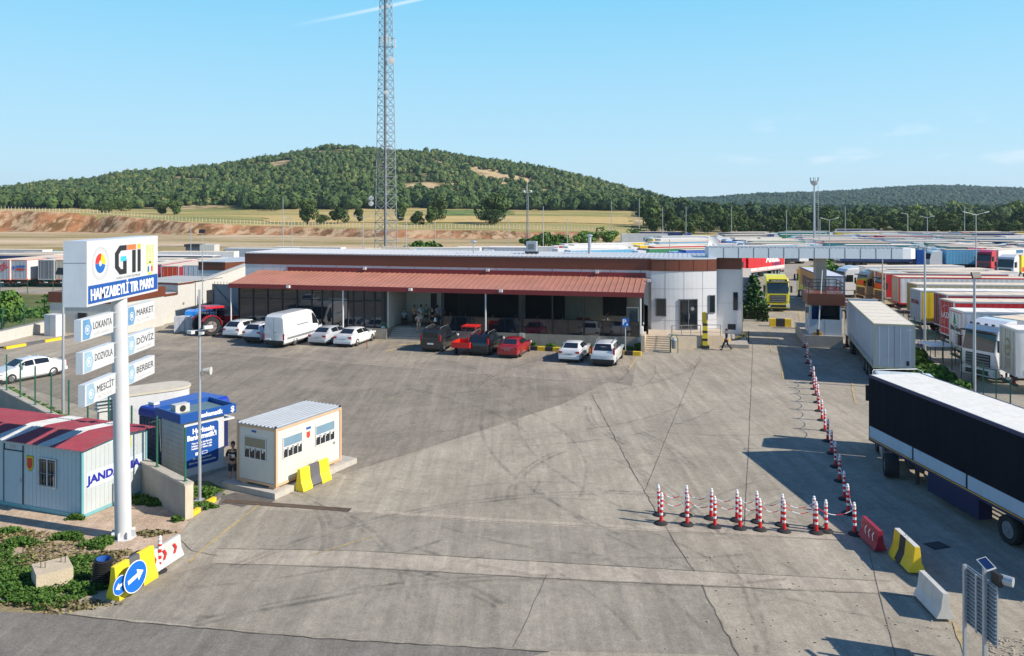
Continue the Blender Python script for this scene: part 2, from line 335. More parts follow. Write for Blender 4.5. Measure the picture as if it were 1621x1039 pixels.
for i in range(40):
    c = G(RT.uniform(380, 1230), RT.uniform(560, 960)); r = RT.uniform(7, 22); a0 = RT.uniform(0, 6.28); da = RT.uniform(.4, 1.1)
    for off in (0, RT.choice((.28, 1.9))):
        pts = [c+Vector((math.cos(a0+da*k/14)*(r+off)-math.cos(a0+da/2)*r, math.sin(a0+da*k/14)*(r+off)-math.sin(a0+da/2)*r, 0)) for k in range(15)]
        if all(-11 < p.x < 19 and 20.5 < p.y < 66 for p in pts): addstrip(tm, pts, RT.uniform(.08, .2), mtm, .020+.0004*i, world=True)
for i in range(0):
    c = G(RT.uniform(420, 1230), RT.uniform(560, 960)); r = RT.uniform(14, 50); a0 = RT.choice((0, 3.1))+RT.uniform(-.6, .6); da = RT.uniform(.3, .6)
    pts = [c+Vector((math.cos(a0+da*k/14)*r-math.cos(a0+da/2)*r, math.sin(a0+da*k/14)*r-math.sin(a0+da/2)*r, 0)) for k in range(15)]
    pts = [p for p in pts if -11 < p.x < 20 and 20.5 < p.y < 66]
    if len(pts) > 4: addstrip(tm, pts, RT.uniform(.6, 1.6), mtm, .055+.0004*i, world=True)
tag(tm.build('tyre_marks', fix=False), kind='structure')
# damp stain by the office container and drain grate
psheet('damp_patch', [(352, 786), (372, 780), (420, 789), (436, 792), (425, 800), (400, 795), (385, 803), (362, 798), (345, 800)], mat('wet_concrete', (.13, .115, .1), .5, var=.3, scale=4), .013)
dg_ = thing('drain_grate', 'dark slotted drain grate set in the concrete beside the white office cabin', 'drain grate', G(452, 801))
ge = (G(553, 810)-G(352, 795)); gl = ge.length; dg_.rotation_euler = (0, 0, math.atan2(ge.y, ge.x))
b = MB().m(mat('rusty_iron', (.12, .085, .06), .8, var=.3, scale=8))
b.bb(-gl/2, gl/2, -.16, -.13, .0, .03); b.bb(-gl/2, gl/2, .13, .16, 0, .03)
for i in range(int(gl/.09)): b.bb(-gl/2+i*.09, -gl/2+i*.09+.05, -.13, .13, .005, .028)
b.build('grate_bars', dg_); MB().m(DARK).bb(-gl/2, gl/2, -.13, .13, .013, .016).build('channel', dg_)
mh = thing('manhole_cover', 'dark square manhole cover in the shade under the black lorry side', 'manhole cover', G(1483, 864), .3)
MB().m(mat('cast_iron', (.05, .048, .045), .7, var=.2)).bb(-.3, .3, -.22, .22, .0, .02).build('lid', mh); MB().m(CHAS).bb(-.34, .34, -.26, .26, -.02, .012).build('rim', mh)
# gravel and weeds at lower left
sheet('gravel_bed', [G(-60, 940), G(93, 971), G(172, 917), G(240, 905), G(283, 879), G(285, 848), G(299, 826), E0+Vector((-.2, 0, 0)), E0+ED*4.6, G(130, 800), G(-60, 770)], M_GRAV, -.016)
# ---- terrain beyond ----
def itp(x, xs, ys): return np.interp(x, xs, ys)
def sstep(t): t = np.clip(t, 0, 1); return t*t*(3-2*t)
def bankD(px): return itp(px, [-900, 0, 133, 300, 440, 630, 833, 900, 1000, 1300, 2600], [430, 400, 388, 352, 345, 312, 302, 300, 300, 330, 330])
def bankH(px): return itp(px, [-900, 0, 133, 300, 420, 630, 833, 930, 1000, 1200, 2600], [12, 10.6, 9.0, 5.0, 3.4, 2.6, 2.6, 2.0, .9, .4, .4])
def fieldH(px): return itp(px, [-900, 0, 300, 1000, 1120, 1300, 2600], [13, 11, 9.6, 9.0, 5, 2.5, 2.5])
def crestH(px):
    y = itp(px, [-900, -400, 0, 150, 250, 350, 430, 500, 540, 600, 700, 800, 900, 1000, 1075, 1120, 1300, 2600], [330, 312, 297, 281, 269, 262, 247, 234, 231, 236, 242, 256, 274, 301, 320, 328, 330, 330])
    return 11.5+(330-y)*1250/F-6.0
def crest2(px):
    y = itp(px, [-900, 900, 1050, 1150, 1200, 1280, 1360, 1420, 1480, 1560, 1621, 1900, 2600], [330, 322, 318, 311, 306, 305, 303, 298, 295, 296, 299, 300, 330])
    return 11.5+(330-y)*2600/F-7.0
def hills_noise(X, Y): return 2.2*np.sin(X/61+1.3)*np.cos(Y/83)+1.3*np.sin(X/23+Y/37)+.7*np.cos(X/13-Y/17)
def terr(X, Y):
    px = CX+F*X/np.maximum(Y, 1); D = np.maximum(Y, 1.0)
    bd = bankD(px); z = np.zeros_like(D)-.04
    jag = 3*np.sin(X/7.0)+4*np.sin(X/17.0+1)
    z = z+bankH(px)*sstep((D-bd-jag)/16)
    zf = fieldH(px)-bankH(px); z = z+zf*sstep((D-bd-20)/(640-bd-20))
    ch = np.maximum(crestH(px)-fieldH(px), -3); t = (D-620)/(1250-620)
    hill = ch*(.35*np.clip(t, 0, 1)+.65*sstep(t))+hills_noise(X, Y)*sstep((D-620)/150)*np.clip(ch/40, .1, 1)
    hill = np.where(D > 1250, hill-(D-1250)*.03, hill)
    z2 = 3+(crest2(px)-3)*sstep((D-1500)/1100)+hills_noise(X/2, Y/2)*1.5*sstep((D-1600)/200)
    z2 = np.where(D > 2600, z2-(D-2600)*.01, z2)
    z = z+hill*1.0
    return np.where(D > 1350, np.maximum(np.minimum(z, z2+ch*.0)+0, z2) if False else np.maximum(z2, np.where(D < 1700, z-(D-1350)*.2, -50)), z)
pxs = np.arange(-900, 2560, 9.0)
Ds = np.concatenate([np.array([85, 110, 140, 180, 220, 260]), np.arange(280, 470, 5), np.arange(470, 660, 14), np.arange(660, 1300, 14), np.array([1300, 1350, 1400, 1450, 1500]), np.arange(1550, 2700, 50), np.array([2800, 3100, 3500])])
PX, DD = np.meshgrid(pxs, Ds); XX = (PX-CX)*DD/F; ZZ = terr(XX, DD)
nr, nc = PX.shape; vs = np.stack([XX, DD, ZZ], -1).reshape(-1, 3)
ii = (np.arange(nr-1)[:, None]*nc+np.arange(nc-1)[None]).ravel(); fs = np.stack([ii, ii+1, ii+nc+1, ii+nc], -1)
def npmesh(name, vs, fs, mats, mi=None, smooth=False, attr=None):
    me = bpy.data.meshes.new(name); k = fs.shape[1]
    me.vertices.add(len(vs)); me.vertices.foreach_set('co', np.asarray(vs, dtype=np.float32).ravel())
    me.loops.add(len(fs)*k); me.loops.foreach_set('vertex_index', np.asarray(fs, dtype=np.int32).ravel())
    me.polygons.add(len(fs)); me.polygons.foreach_set('loop_start', np.arange(0, len(fs)*k, k, dtype=np.int32)); 
    for m in mats: me.materials.append(m)
    if mi is not None: me.polygons.foreach_set('material_index', np.asarray(mi, dtype=np.int32))
    if smooth: me.polygons.foreach_set('use_smooth', np.ones(len(fs), dtype=bool))
    me.update(calc_edges=True)
    if attr is not None:
        at = me.attributes.new('tint', 'FLOAT', 'POINT'); at.data.foreach_set('value', np.asarray(attr, dtype=np.float32))
    o = bpy.data.objects.new(name, me); COL.objects.link(o); return o
def landmat(name, cols, scales, sharp=(.4, .6), stretch=(1, 1, 1), fine=3.0):
    m = bpy.data.materials.new(name); m.use_nodes = True; t = NT(m); tc = t.n('TexCoord'); mpn = t.n('Mapping'); mpn.inputs['Scale'].default_value = stretch
    t.l(tc.outputs['Object'], mpn.inputs[0]); out = None
    for i, (c, s) in enumerate(zip(cols[1:], scales)):
        n = t.n('TexNoise', Scale=s, Detail=8, Roughness=.65); t.l(mpn.outputs[0], n.inputs['Vector'])
        r = t.n('MapRange'); t.l(n.outputs[0], r.inputs[0]); r.inputs[1].default_value = sharp[0]+.02*i; r.inputs[2].default_value = sharp[1]+.02*i
        mm = t.n('MixRGB'); t.l(r.outputs[0], mm.inputs[0])
        if out is None: mm.inputs[1].default_value = (*cols[0], 1)
        else: t.l(out, mm.inputs[1])
        mm.inputs[2].default_value = (*c, 1); out = mm.outputs[0]
    g = t.n('TexNoise', Scale=fine, Detail=4, Roughness=.8); t.l(tc.outputs['Object'], g.inputs['Vector'])
    gr = t.n('MapRange'); t.l(g.outputs[0], gr.inputs[0]); gr.inputs[1].default_value = .3; gr.inputs[2].default_value = .7; gr.inputs[3].default_value = .75; gr.inputs[4].default_value = 1.25
    vm = t.n('VectorMath', _operation='SCALE'); t.l(out, vm.inputs[0]); t.l(gr.outputs[0], vm.inputs['Scale'])
    t.l(vm.outputs[0], t.b.inputs['Base Color']); t.b.inputs['Roughness'].default_value = .95; t.b.inputs['Specular IOR Level'].default_value = .1
    return m
L_PAD = landmat('bare_levelled_ground', [(.40, .30, .17), (.25, .21, .09), (.54, .42, .29)], [.035, .02], (.45, .57), (.35, 1, 1), .6)
L_BANK = landmat('cut_earth_bank', [(.36, .17, .08), (.15, .085, .038), (.46, .32, .19)], [.10, .22], (.44, .56), (1, .3, .8), .8)
L_FIELD = landmat('stubble_field', [(.44, .33, .14), (.28, .25, .09), (.18, .20, .06)], [.02, .03], (.48, .58), (.3, 1, 1), .4)
L_WOODF = landmat('woodland_floor', [(.10, .10, .035), (.05, .06, .02), (.48, .36, .20)], [.02, .012], (.45, .56), (1, 1, 1), .3)
cen = vs[fs].mean(1); cpx = CX+F*cen[:, 0]/cen[:, 1]; bd = bankD(cpx); dd = cen[:, 1]
mi = np.where(dd < bd-4, 0, np.where((dd < bd+19) & (cpx < 960), 1, np.where(dd < 650, 2, 3)))
mi = np.where((cpx > 1000) & (dd > bd+25), 3, mi)
tag(npmesh('hills', vs, fs, [L_PAD, L_BANK, L_FIELD, L_WOODF], mi, smooth=True), kind='structure')
# green field and paler strips on the fields
def tsheet(name, pix, mt, lift=.25):
    # sheet draped on the terrain: pix are (px, D)
    b = MB().m(mt); (p0, d0), (p1, d1) = pix; n1 = 24; n2 = 8; vv = []
    for j in range(n2+1):
        for i in range(n1+1):
            px = p0+(p1-p0)*i/n1+8*math.sin(j*1.7+i); D = d0+(d1-d0)*j/n2; X = (px-CX)*D/F
            vv.append((X, D, float(terr(np.array([X]), np.array([float(D)]))[0])+lift))
    b.add(vv, [(j*(n1+1)+i, j*(n1+1)+i+1, (j+1)*(n1+1)+i+1, (j+1)*(n1+1)+i) for j in range(n2) for i in range(n1)])
    o = b.build(name, fix=False, smooth=180); return tag(o, kind='structure')
tsheet('green_field', ((690, 520), (810, 640)), landmat('green_crop', [(.13, .20, .06), (.2, .22, .08)], [.03], fine=.3))
tsheet('golden_field', ((420, 420), (1000, 500)), landmat('golden_stubble', [(.52, .38, .16), (.42, .32, .13)], [.05], stretch=(.2, 1, 1), fine=.3))
tsheet('hillside_clearing', ((645, 765), (700, 830)), L_PAD, .5)
# ---- forest over the hills: uncountable, one object ----
rng = np.random.default_rng(3)
def leafmat(name, c1, c2, c3=None, trans=.0):
    m = bpy.data.materials.new(name); m.use_nodes = True; t = NT(m); at = t.n('Attribute', _attribute_name='tint')
    r = t.n('ValToRGB'); e = r.color_ramp.elements; e[0].color = (*c1, 1); e[1].color = (*c2, 1)
    if c3: x = e.new(.93); x.color = (*c2, 1); e[-1].color = (*c3, 1)
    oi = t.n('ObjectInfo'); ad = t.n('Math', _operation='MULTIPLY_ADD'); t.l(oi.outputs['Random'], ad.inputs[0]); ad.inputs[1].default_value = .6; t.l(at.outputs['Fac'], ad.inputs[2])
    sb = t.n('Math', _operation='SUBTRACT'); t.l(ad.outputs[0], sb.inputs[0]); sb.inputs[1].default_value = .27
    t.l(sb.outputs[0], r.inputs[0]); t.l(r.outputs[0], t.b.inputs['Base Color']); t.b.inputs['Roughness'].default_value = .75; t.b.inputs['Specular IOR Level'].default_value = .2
    return m
LF_FOREST = leafmat('forest_foliage', (.016, .044, .018), (.10, .155, .042), (.22, .21, .07))
LF_DIST = leafmat('far_forest_foliage', (.010, .032, .020), (.042, .085, .040))
LF_TREE = leafmat('oak_foliage', (.022, .05, .014), (.10, .15, .04))
LF_POP = leafmat('poplar_foliage', (.10, .16, .03), (.22, .27, .06))
LF_BUSH = leafmat('garden_foliage', (.03, .09, .015), (.11, .20, .035))
LF_DRY = leafmat('dry_scrub', (.12, .12, .05), (.25, .2, .1))
import bmesh
def ico(sub):
    bm = bmesh.new(); bmesh.ops.create_icosphere(bm, subdivisions=sub, radius=1); bm.verts.ensure_lookup_table()
    v = np.array([q.co[:] for q in bm.verts]); f = np.array([[a.index for a in q.verts] for q in bm.faces]); bm.free(); return v, f
IV, IF = ico(2)
def crowns(pos, rad, hgt, lump=.42, iv=IV, if_=IF):
    n = len(pos); nv = len(iv); d = 1+lump*rng.uniform(-1, 1, (n, nv))
    v = iv[None]*d[..., None]; v = v*np.stack([rad, rad, hgt], -1)[:, None, :]+pos[:, None, :]
    f = if_[None]+(np.arange(n)*nv)[:, None, None]; tint = np.repeat(.15+.5*rng.uniform(0, 1, n)**1.5, nv)+rng.uniform(-.12, .12, n*nv)
    return v.reshape(-1, 3), f.reshape(-1, 3), tint
def leafcards(C, N, size, seed, per=1.0):
    """C: centres (n,3); N: outward dirs; folded leaf clusters as quads"""
    g = np.random.default_rng(seed); n = len(C); nd = N+g.normal(0, .55, (n, 3)); nd /= np.linalg.norm(nd, axis=1)[:, None]+1e-9
    a = np.cross(nd, g.normal(0, 1, (n, 3))); a /= np.linalg.norm(a, axis=1)[:, None]+1e-9; b = np.cross(nd, a)
    s = size*g.uniform(.6, 1.35, (n, 1)); q = np.stack([C-a*s-b*s*.55, C+a*s*.2-b*s*.9+nd*s*.25, C+a*s+b*s*.5, C-a*s*.15+b*s*.95+nd*s*.3], 1)
    f = np.arange(n*4).reshape(n, 4); return q.reshape(-1, 3), f
def scatter(n, p0, p1, d0, d1, dens=None):
    D = np.sqrt(rng.uniform(d0*d0, d1*d1, n)); P = rng.uniform(p0, p1, n); X = (P-CX)*D/F; return X, D, P
Xs, Ys, Ps = scatter(30000, -420, 1140, 655, 1300)
cl_ = np.sin(Xs/47+2*np.sin(Ys/90))*np.cos(Ys/38+Xs/120)+.6*np.sin(Xs/19+Ys/31)
cl_ = cl_+.75*np.sin(Xs/11+2*np.sin(Ys/13))*np.sin(Ys/9+Xs/17)
keep = (cl_ > -1.1+.62*np.clip((Ys-780)/250, 0, 1)*np.exp(-((Ps-640)/330)**2)) & (rng.uniform(0, 1, len(Xs)) < .93)
keep &= ~((Ps > 640) & (Ps < 705) & (Ys > 750) & (Ys < 860)) & ~((Ps > 225) & (Ps < 390) & (Ys < 690)) & (Ys < 1290-0*Ps)
Xs, Ys = Xs[keep], Ys[keep]; Zs = terr(Xs, Ys); hr = 1.3+3.2*rng.uniform(0, 1, len(Xs))**1.8; hh = hr*rng.uniform(.8, 1.45, len(Xs))
def leafy(Xs, Ys, Zs, hr, hh, k, base, seed):
    # dark cores inside, loose leaf clusters outside; triangles throughout
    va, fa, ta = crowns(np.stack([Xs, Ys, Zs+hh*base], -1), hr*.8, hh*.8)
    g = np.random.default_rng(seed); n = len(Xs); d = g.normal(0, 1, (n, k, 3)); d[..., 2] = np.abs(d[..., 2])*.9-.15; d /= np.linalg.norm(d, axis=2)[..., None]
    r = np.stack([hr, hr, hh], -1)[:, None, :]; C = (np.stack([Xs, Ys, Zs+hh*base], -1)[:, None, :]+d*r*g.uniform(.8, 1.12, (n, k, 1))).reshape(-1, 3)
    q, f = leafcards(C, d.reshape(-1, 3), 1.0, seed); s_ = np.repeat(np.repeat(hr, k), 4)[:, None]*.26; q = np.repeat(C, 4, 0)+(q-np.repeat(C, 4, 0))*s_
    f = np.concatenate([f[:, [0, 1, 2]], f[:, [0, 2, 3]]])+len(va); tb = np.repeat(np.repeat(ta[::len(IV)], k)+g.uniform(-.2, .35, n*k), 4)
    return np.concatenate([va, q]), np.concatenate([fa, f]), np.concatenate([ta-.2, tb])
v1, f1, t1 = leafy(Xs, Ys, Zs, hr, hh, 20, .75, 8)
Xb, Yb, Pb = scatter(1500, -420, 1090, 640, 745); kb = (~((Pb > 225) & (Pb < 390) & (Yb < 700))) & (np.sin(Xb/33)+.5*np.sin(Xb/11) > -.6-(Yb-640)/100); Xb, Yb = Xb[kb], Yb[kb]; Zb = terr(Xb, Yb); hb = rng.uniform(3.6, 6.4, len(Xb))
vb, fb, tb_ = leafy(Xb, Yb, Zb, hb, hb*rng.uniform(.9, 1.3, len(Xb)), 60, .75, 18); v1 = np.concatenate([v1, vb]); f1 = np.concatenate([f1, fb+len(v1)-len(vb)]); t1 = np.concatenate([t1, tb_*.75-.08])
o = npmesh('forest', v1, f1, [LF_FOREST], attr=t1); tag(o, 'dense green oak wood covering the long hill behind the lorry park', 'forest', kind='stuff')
Xs, Ys, Ps = scatter(22000, 900, 2000, 1500, 2750); keep = (np.sin(Xs/90)*np.cos(Ys/70+Xs/200) > -.93); Xs, Ys = Xs[keep], Ys[keep]
Zs = terr(Xs, Ys); hr = rng.uniform(3.5, 6.5, len(Xs)); hh = hr*rng.uniform(.8, 1.2, len(Xs)); iv1, if1 = ico(1)
v2, f2, t2 = crowns(np.stack([Xs, Ys, Zs+hh*.6], -1), hr, hh, .25, iv1, if1)
tag(npmesh('distant_forest', v2, f2, [LF_DIST], attr=t2), 'blue-hazed wooded ridge far off on the right', 'forest', kind='stuff')
Xs, Ys, Ps = scatter(2600, 1010, 2050, 470, 1500); keep = np.sin(Xs/60)*np.cos(Ys/50) > -.75; Xs, Ys = Xs[keep], Ys[keep]
Zs = terr(Xs, Ys); hr = rng.uniform(3, 6, len(Xs)); hh = hr*rng.uniform(.9, 1.3, len(Xs))
v3, f3, t3 = leafy(Xs, Ys, Zs, hr, hh, 40, .7, 9)
tag(npmesh('valley_woodland', v3, f3, [LF_FOREST], attr=t3), 'woodland filling the valley between the lorry park and the far ridge', 'forest', kind='stuff')
# ---- individual trees ----
TREEMESH = {}
def crown_mesh(kind, seed):
    key = (kind, seed)
    if key in TREEMESH: return TREEMESH[key]
    g = np.random.default_rng(seed*7+1); lob = []
    if kind == 'oak': nl, n, sz, mtl = 11, 1900, .42, LF_TREE
    elif kind == 'poplar': nl, n, sz, mtl = 8, 1300, .42, LF_POP
    elif kind == 'bush': nl, n, sz, mtl = 6, 1500, .13, LF_BUSH
    elif kind == 'scrub': nl, n, sz, mtl = 6, 420, .32, LF_BUSH
    elif kind == 'weed': nl, n, sz, mtl = 7, 1600, .10, LF_BUSH
    for i in range(nl):
        a = g.uniform(0, 6.28); rr = g.uniform(.1, .62); zz = g.uniform(.24, .86) if kind in ('oak', 'poplar') else g.uniform(.25, .65)
        k = 1-.45*max(0, zz-.6)/.3; lob.append((rr*math.cos(a)*k, rr*math.sin(a)*k, zz, g.uniform(.24, .44)))
    C = []; N = []; T = []
    for i in range(n):
        l = lob[g.integers(len(lob))]; d = g.normal(0, 1, 3); d /= np.linalg.norm(d)
        r = l[3]*g.uniform(.55, 1.05)**.6; p = np.array([l[0]+d[0]*r, l[1]+d[1]*r, max(.04, l[2]+d[2]*r*.62)])
        C.append(p); N.append(d); T.append(np.clip(g.uniform(0, .75)+.25*(hash((round(l[0], 3), seed)) % 7)/7, 0, 1))
    C = np.array(C); N = np.array(N); T = np.array(T)
    TREEMESH[key] = (C, N, T, sz, mtl); return TREEMESH[key]
BARK = mat('bark', (.09, .065, .045), .9, var=.3, bump=.5)
def proto_tree(kind, seed, H, W):
    C, N, T, sz, mtl = crown_mesh(kind, seed)
    Cw = C*np.array([W/2/.75, W/2/.75, H]); q, f = leafcards(Cw, N, sz*(H/12 if kind in ('oak', 'poplar') else 1)*1.25, seed)
    me = npmesh('crown', q, f, [mtl], attr=np.repeat(T, 4)); d = me.data; bpy.data.objects.remove(me)
    tb = MB().m(BARK); tb.tube((0, 0, -.2), (0, 0, H*.55), .035*H, .015*H, 8)
    g = random.Random(seed)
    for i in range(5):
        a = g.uniform(0, 6.28); z = H*g.uniform(.25, .5); tb.tube((0, 0, z), (math.cos(a)*W*.28, math.sin(a)*W*.28, z+H*.25), .013*H, .004*H, 5)
    to = tb.build('trunk'); td = to.data; bpy.data.objects.remove(to); return d, td
PROTO = {}
def tree(kind, seed, H, W, loc, label, cat='tree', group=None, name=None, rz=0):
    key = (kind, seed, round(H), round(W)) if kind in ('oak', 'poplar') else (kind, seed, round(H, 1), round(W, 1))
    if key not in PROTO: PROTO[key] = proto_tree(kind, seed, H, W)
    cd, td = PROTO[key]; r = thing(name or {'oak': 'oak_tree', 'poplar': 'poplar_tree', 'bush': 'shrub', 'scrub': 'shrub', 'weed': 'weed_clump'}[kind], label, cat, loc, rz, group)
    for nm, dt in (('crown', cd), ('trunk', td)):
        o = bpy.data.objects.new(nm if kind in ('oak', 'poplar') or nm == 'trunk' else 'foliage', dt); COL.objects.link(o); o.parent = r
        if nm == 'trunk' and kind not in ('oak', 'poplar'): o.name = 'stem'
    return r
ORD = ['first', 'second', 'third', 'fourth', 'fifth', 'sixth', 'seventh', 'eighth', 'ninth', 'tenth', 'eleventh', 'twelfth', 'thirteenth', 'fourteenth', 'fifteenth', 'sixteenth', 'seventeenth', 'eighteenth', 'nineteenth', 'twentieth']
def ordn(i):
    if i < 20: return ORD[i]
    t = ['twenty', 'thirty', 'forty', 'fifty', 'sixty', 'seventy', 'eighty', 'ninety'][(i+1)//10-2]
    k = (i+1) % 10
    if k == 0: return {'twenty': 'twentieth', 'thirty': 'thirtieth', 'forty': 'fortieth', 'fifty': 'fiftieth', 'sixty': 'sixtieth', 'seventy': 'seventieth', 'eighty': 'eightieth', 'ninety': 'ninetieth'}[t]
    return t+'-'+ORD[k-1]
def tz(X, Y): return float(terr(np.array([float(X)]), np.array([float(Y)]))[0])
# field trees: (px, base D, height m, width, label)
for px, D, H, W, lb in [(487, 400, 12, 11, 'tall dark tree left of the lattice tower at the field edge'), (535, 410, 9, 9, 'ragged tree between the tall dark tree and the lattice tower'), (512, 395, 5, 9, 'low green bush tree beside the tall dark tree'), (568, 430, 7, 6, 'small thin tree just left of the lattice tower'),
                        (636, 440, 11, 7, 'dark tree just right of the lattice tower'), (658, 400, 7, 7, 'low round tree right of the lattice tower'), (684, 400, 9, 8, 'left of the pair of dark trees in the golden field'), (692, 455, 15, 11, 'taller tree behind the pair in the golden field'), (785, 410, 15, 17, 'broad dark tree in the field left of the thin lattice mast'),
                        (775, 395, 8, 12, 'lower spreading tree in front of the broad dark field tree'), (430, 620, 9, 16, 'tree at the wood edge above the earth bank'), (160, 480, 7, 14, 'left of two bushy green trees above the earth bank'), (192, 560, 9, 15, 'dark tree behind the bushy green ones above the bank'), (276, 500, 9, 9, 'light green tree above the earth bank'), (255, 500, 7, 10, 'small tree beside the light green one above the bank'), (1036, 400, 15, 15, 'dark tree at the near left end of the tree belt behind the lorries')]:
    X = (px-CX)*D/F; tree('oak', R.randrange(5), H, W, (X, D, tz(X, D)), lb, rz=R.uniform(0, 6))
# belt of trees behind the lorry park, individually built
n = 0
for row, (D0, cnt, h0, h1) in enumerate([(335, 24, 4.5, 8.5), (375, 28, 6, 11), (425, 28, 8, 12.5)]):
    for i in range(cnt):
        px = 1045+(i+R.uniform(-.35, .35)+row*.33)*(1690-1045)/cnt; D = D0+R.uniform(-12, 12)-(0 if px < 1300 else 20)
        X = (px-CX)*D/F; H = R.uniform(h0, h1); wd = H*R.uniform(.85, 1.15)
        tree('oak', R.randrange(5), H, wd, (X, D, tz(X, D)), 'dark tree, %s from the left in the %s row of the belt' % (ordn(i), ['nearest', 'middle', 'rearmost'][row]), group='trees in the belt behind the lorry park', rz=R.uniform(0, 6))
for px, D, H, W, lb in [(1448, 500, 13, 12, 'yellow-green poplar rising over the belt right of the mast'), (1605, 540, 15.5, 17, 'largest yellow-green poplar at the right edge behind the belt'), (1510, 800, 17, 24, 'pale bluish-green tree far behind the belt'), (1532, 820, 15, 20, 'pale tree right of the bluish-green one far behind the belt'), (1590, 530, 12, 12, 'yellowish poplar left of the largest one at the right edge')]:
    X = (px-CX)*D/F; tree('poplar', R.randrange(3), H, W, (X, D, tz(X, D)), lb, rz=R.uniform(0, 6))
for k, (px, D, H, W, lb) in enumerate([(665, 205, 4.0, 6.5, 'round green bush left of the pair behind the building roof'), (684, 207, 3.8, 6, 'round green bush right of the pair behind the building roof'), (861, 225, 6, 8, 'largest dark bush at the left edge of the far lorry park'), (836, 235, 4, 6, 'small bush by the earth bank left of the far lorries'), (883, 235, 5, 8, 'bush second along the left edge of the far lorries'), (917, 245, 5.5, 7, 'bush third along the left edge of the far lorries'), (942, 250, 5.5, 8, 'bush fourth along the left edge of the far lorries'), (968, 262, 6.5, 9, 'pointed bush near the back left of the lorry park'), (1008, 270, 6, 9, 'bush behind the white lorry at the back of the park'),
                                     (1308, 128, 4.4, 6, 'green bush showing above the grey gate canopy'), (356, 178, 3, 4, 'small bush behind the left building with the brown band'), (-999, 76, 5.5, 4.6, 'x')]):
    if px < -900: continue
    X = (px-CX)*D/F; tree('scrub', k % 4, H, W, (X, D, tz(X, D) if D > 100 else 0), lb, 'bush', rz=k)

X = (4-CX)*74/F; tree('bush', 1, 5.0, 4.4, (X, 74, 0), 'bright green tree at the left edge beside the low cream wall', 'tree', None, 'leafy_tree')
# ---------------- vehicles ----------------
RIM = mat('wheel_rim', (.28, .28, .30), .35, .6, var=.1)
PLATE = mat('number_plate', (.75, .75, .73), .5, var=.05)
def wheel(x, y, r, wd, par, side, rim=RIM, name='wheel', n=18):
    b = MB().m(RUB); b.lathe((x, y, r), [(r*.62, -wd/2), (r*.93, -wd/2), (r, -wd*.36), (r, wd*.36), (r*.93, wd/2), (r*.62, wd/2)], n, 'X', False); o = b.build('wheel', par, smooth=True)
    b = MB().m(rim); c = side*wd*.5
    b.lathe((x, y, r), [(r*.58, c-side*.02), (r*.5, c-side*.05), (r*.2, c-side*.06), (r*.15, c+side*.005)], n, 'X')
    for k in range(5):
        a = k*math.tau/5; b.box((x+c-side*.035, y+math.cos(a)*r*.36, r+math.sin(a)*r*.36), (.03, r*.42, r*.13), rx=a)
    b.build('rim', o, smooth=True); return o
def interp(st, y):
    for a, b in zip(st, st[1:]):
        if a[0] <= y <= b[0]:
            t = (y-a[0])/(b[0]-a[0]+1e-9); return [a[i]+(b[i]-a[i])*t for i in range(len(a))]
    return list(st[0] if y < st[0][0] else st[-1])
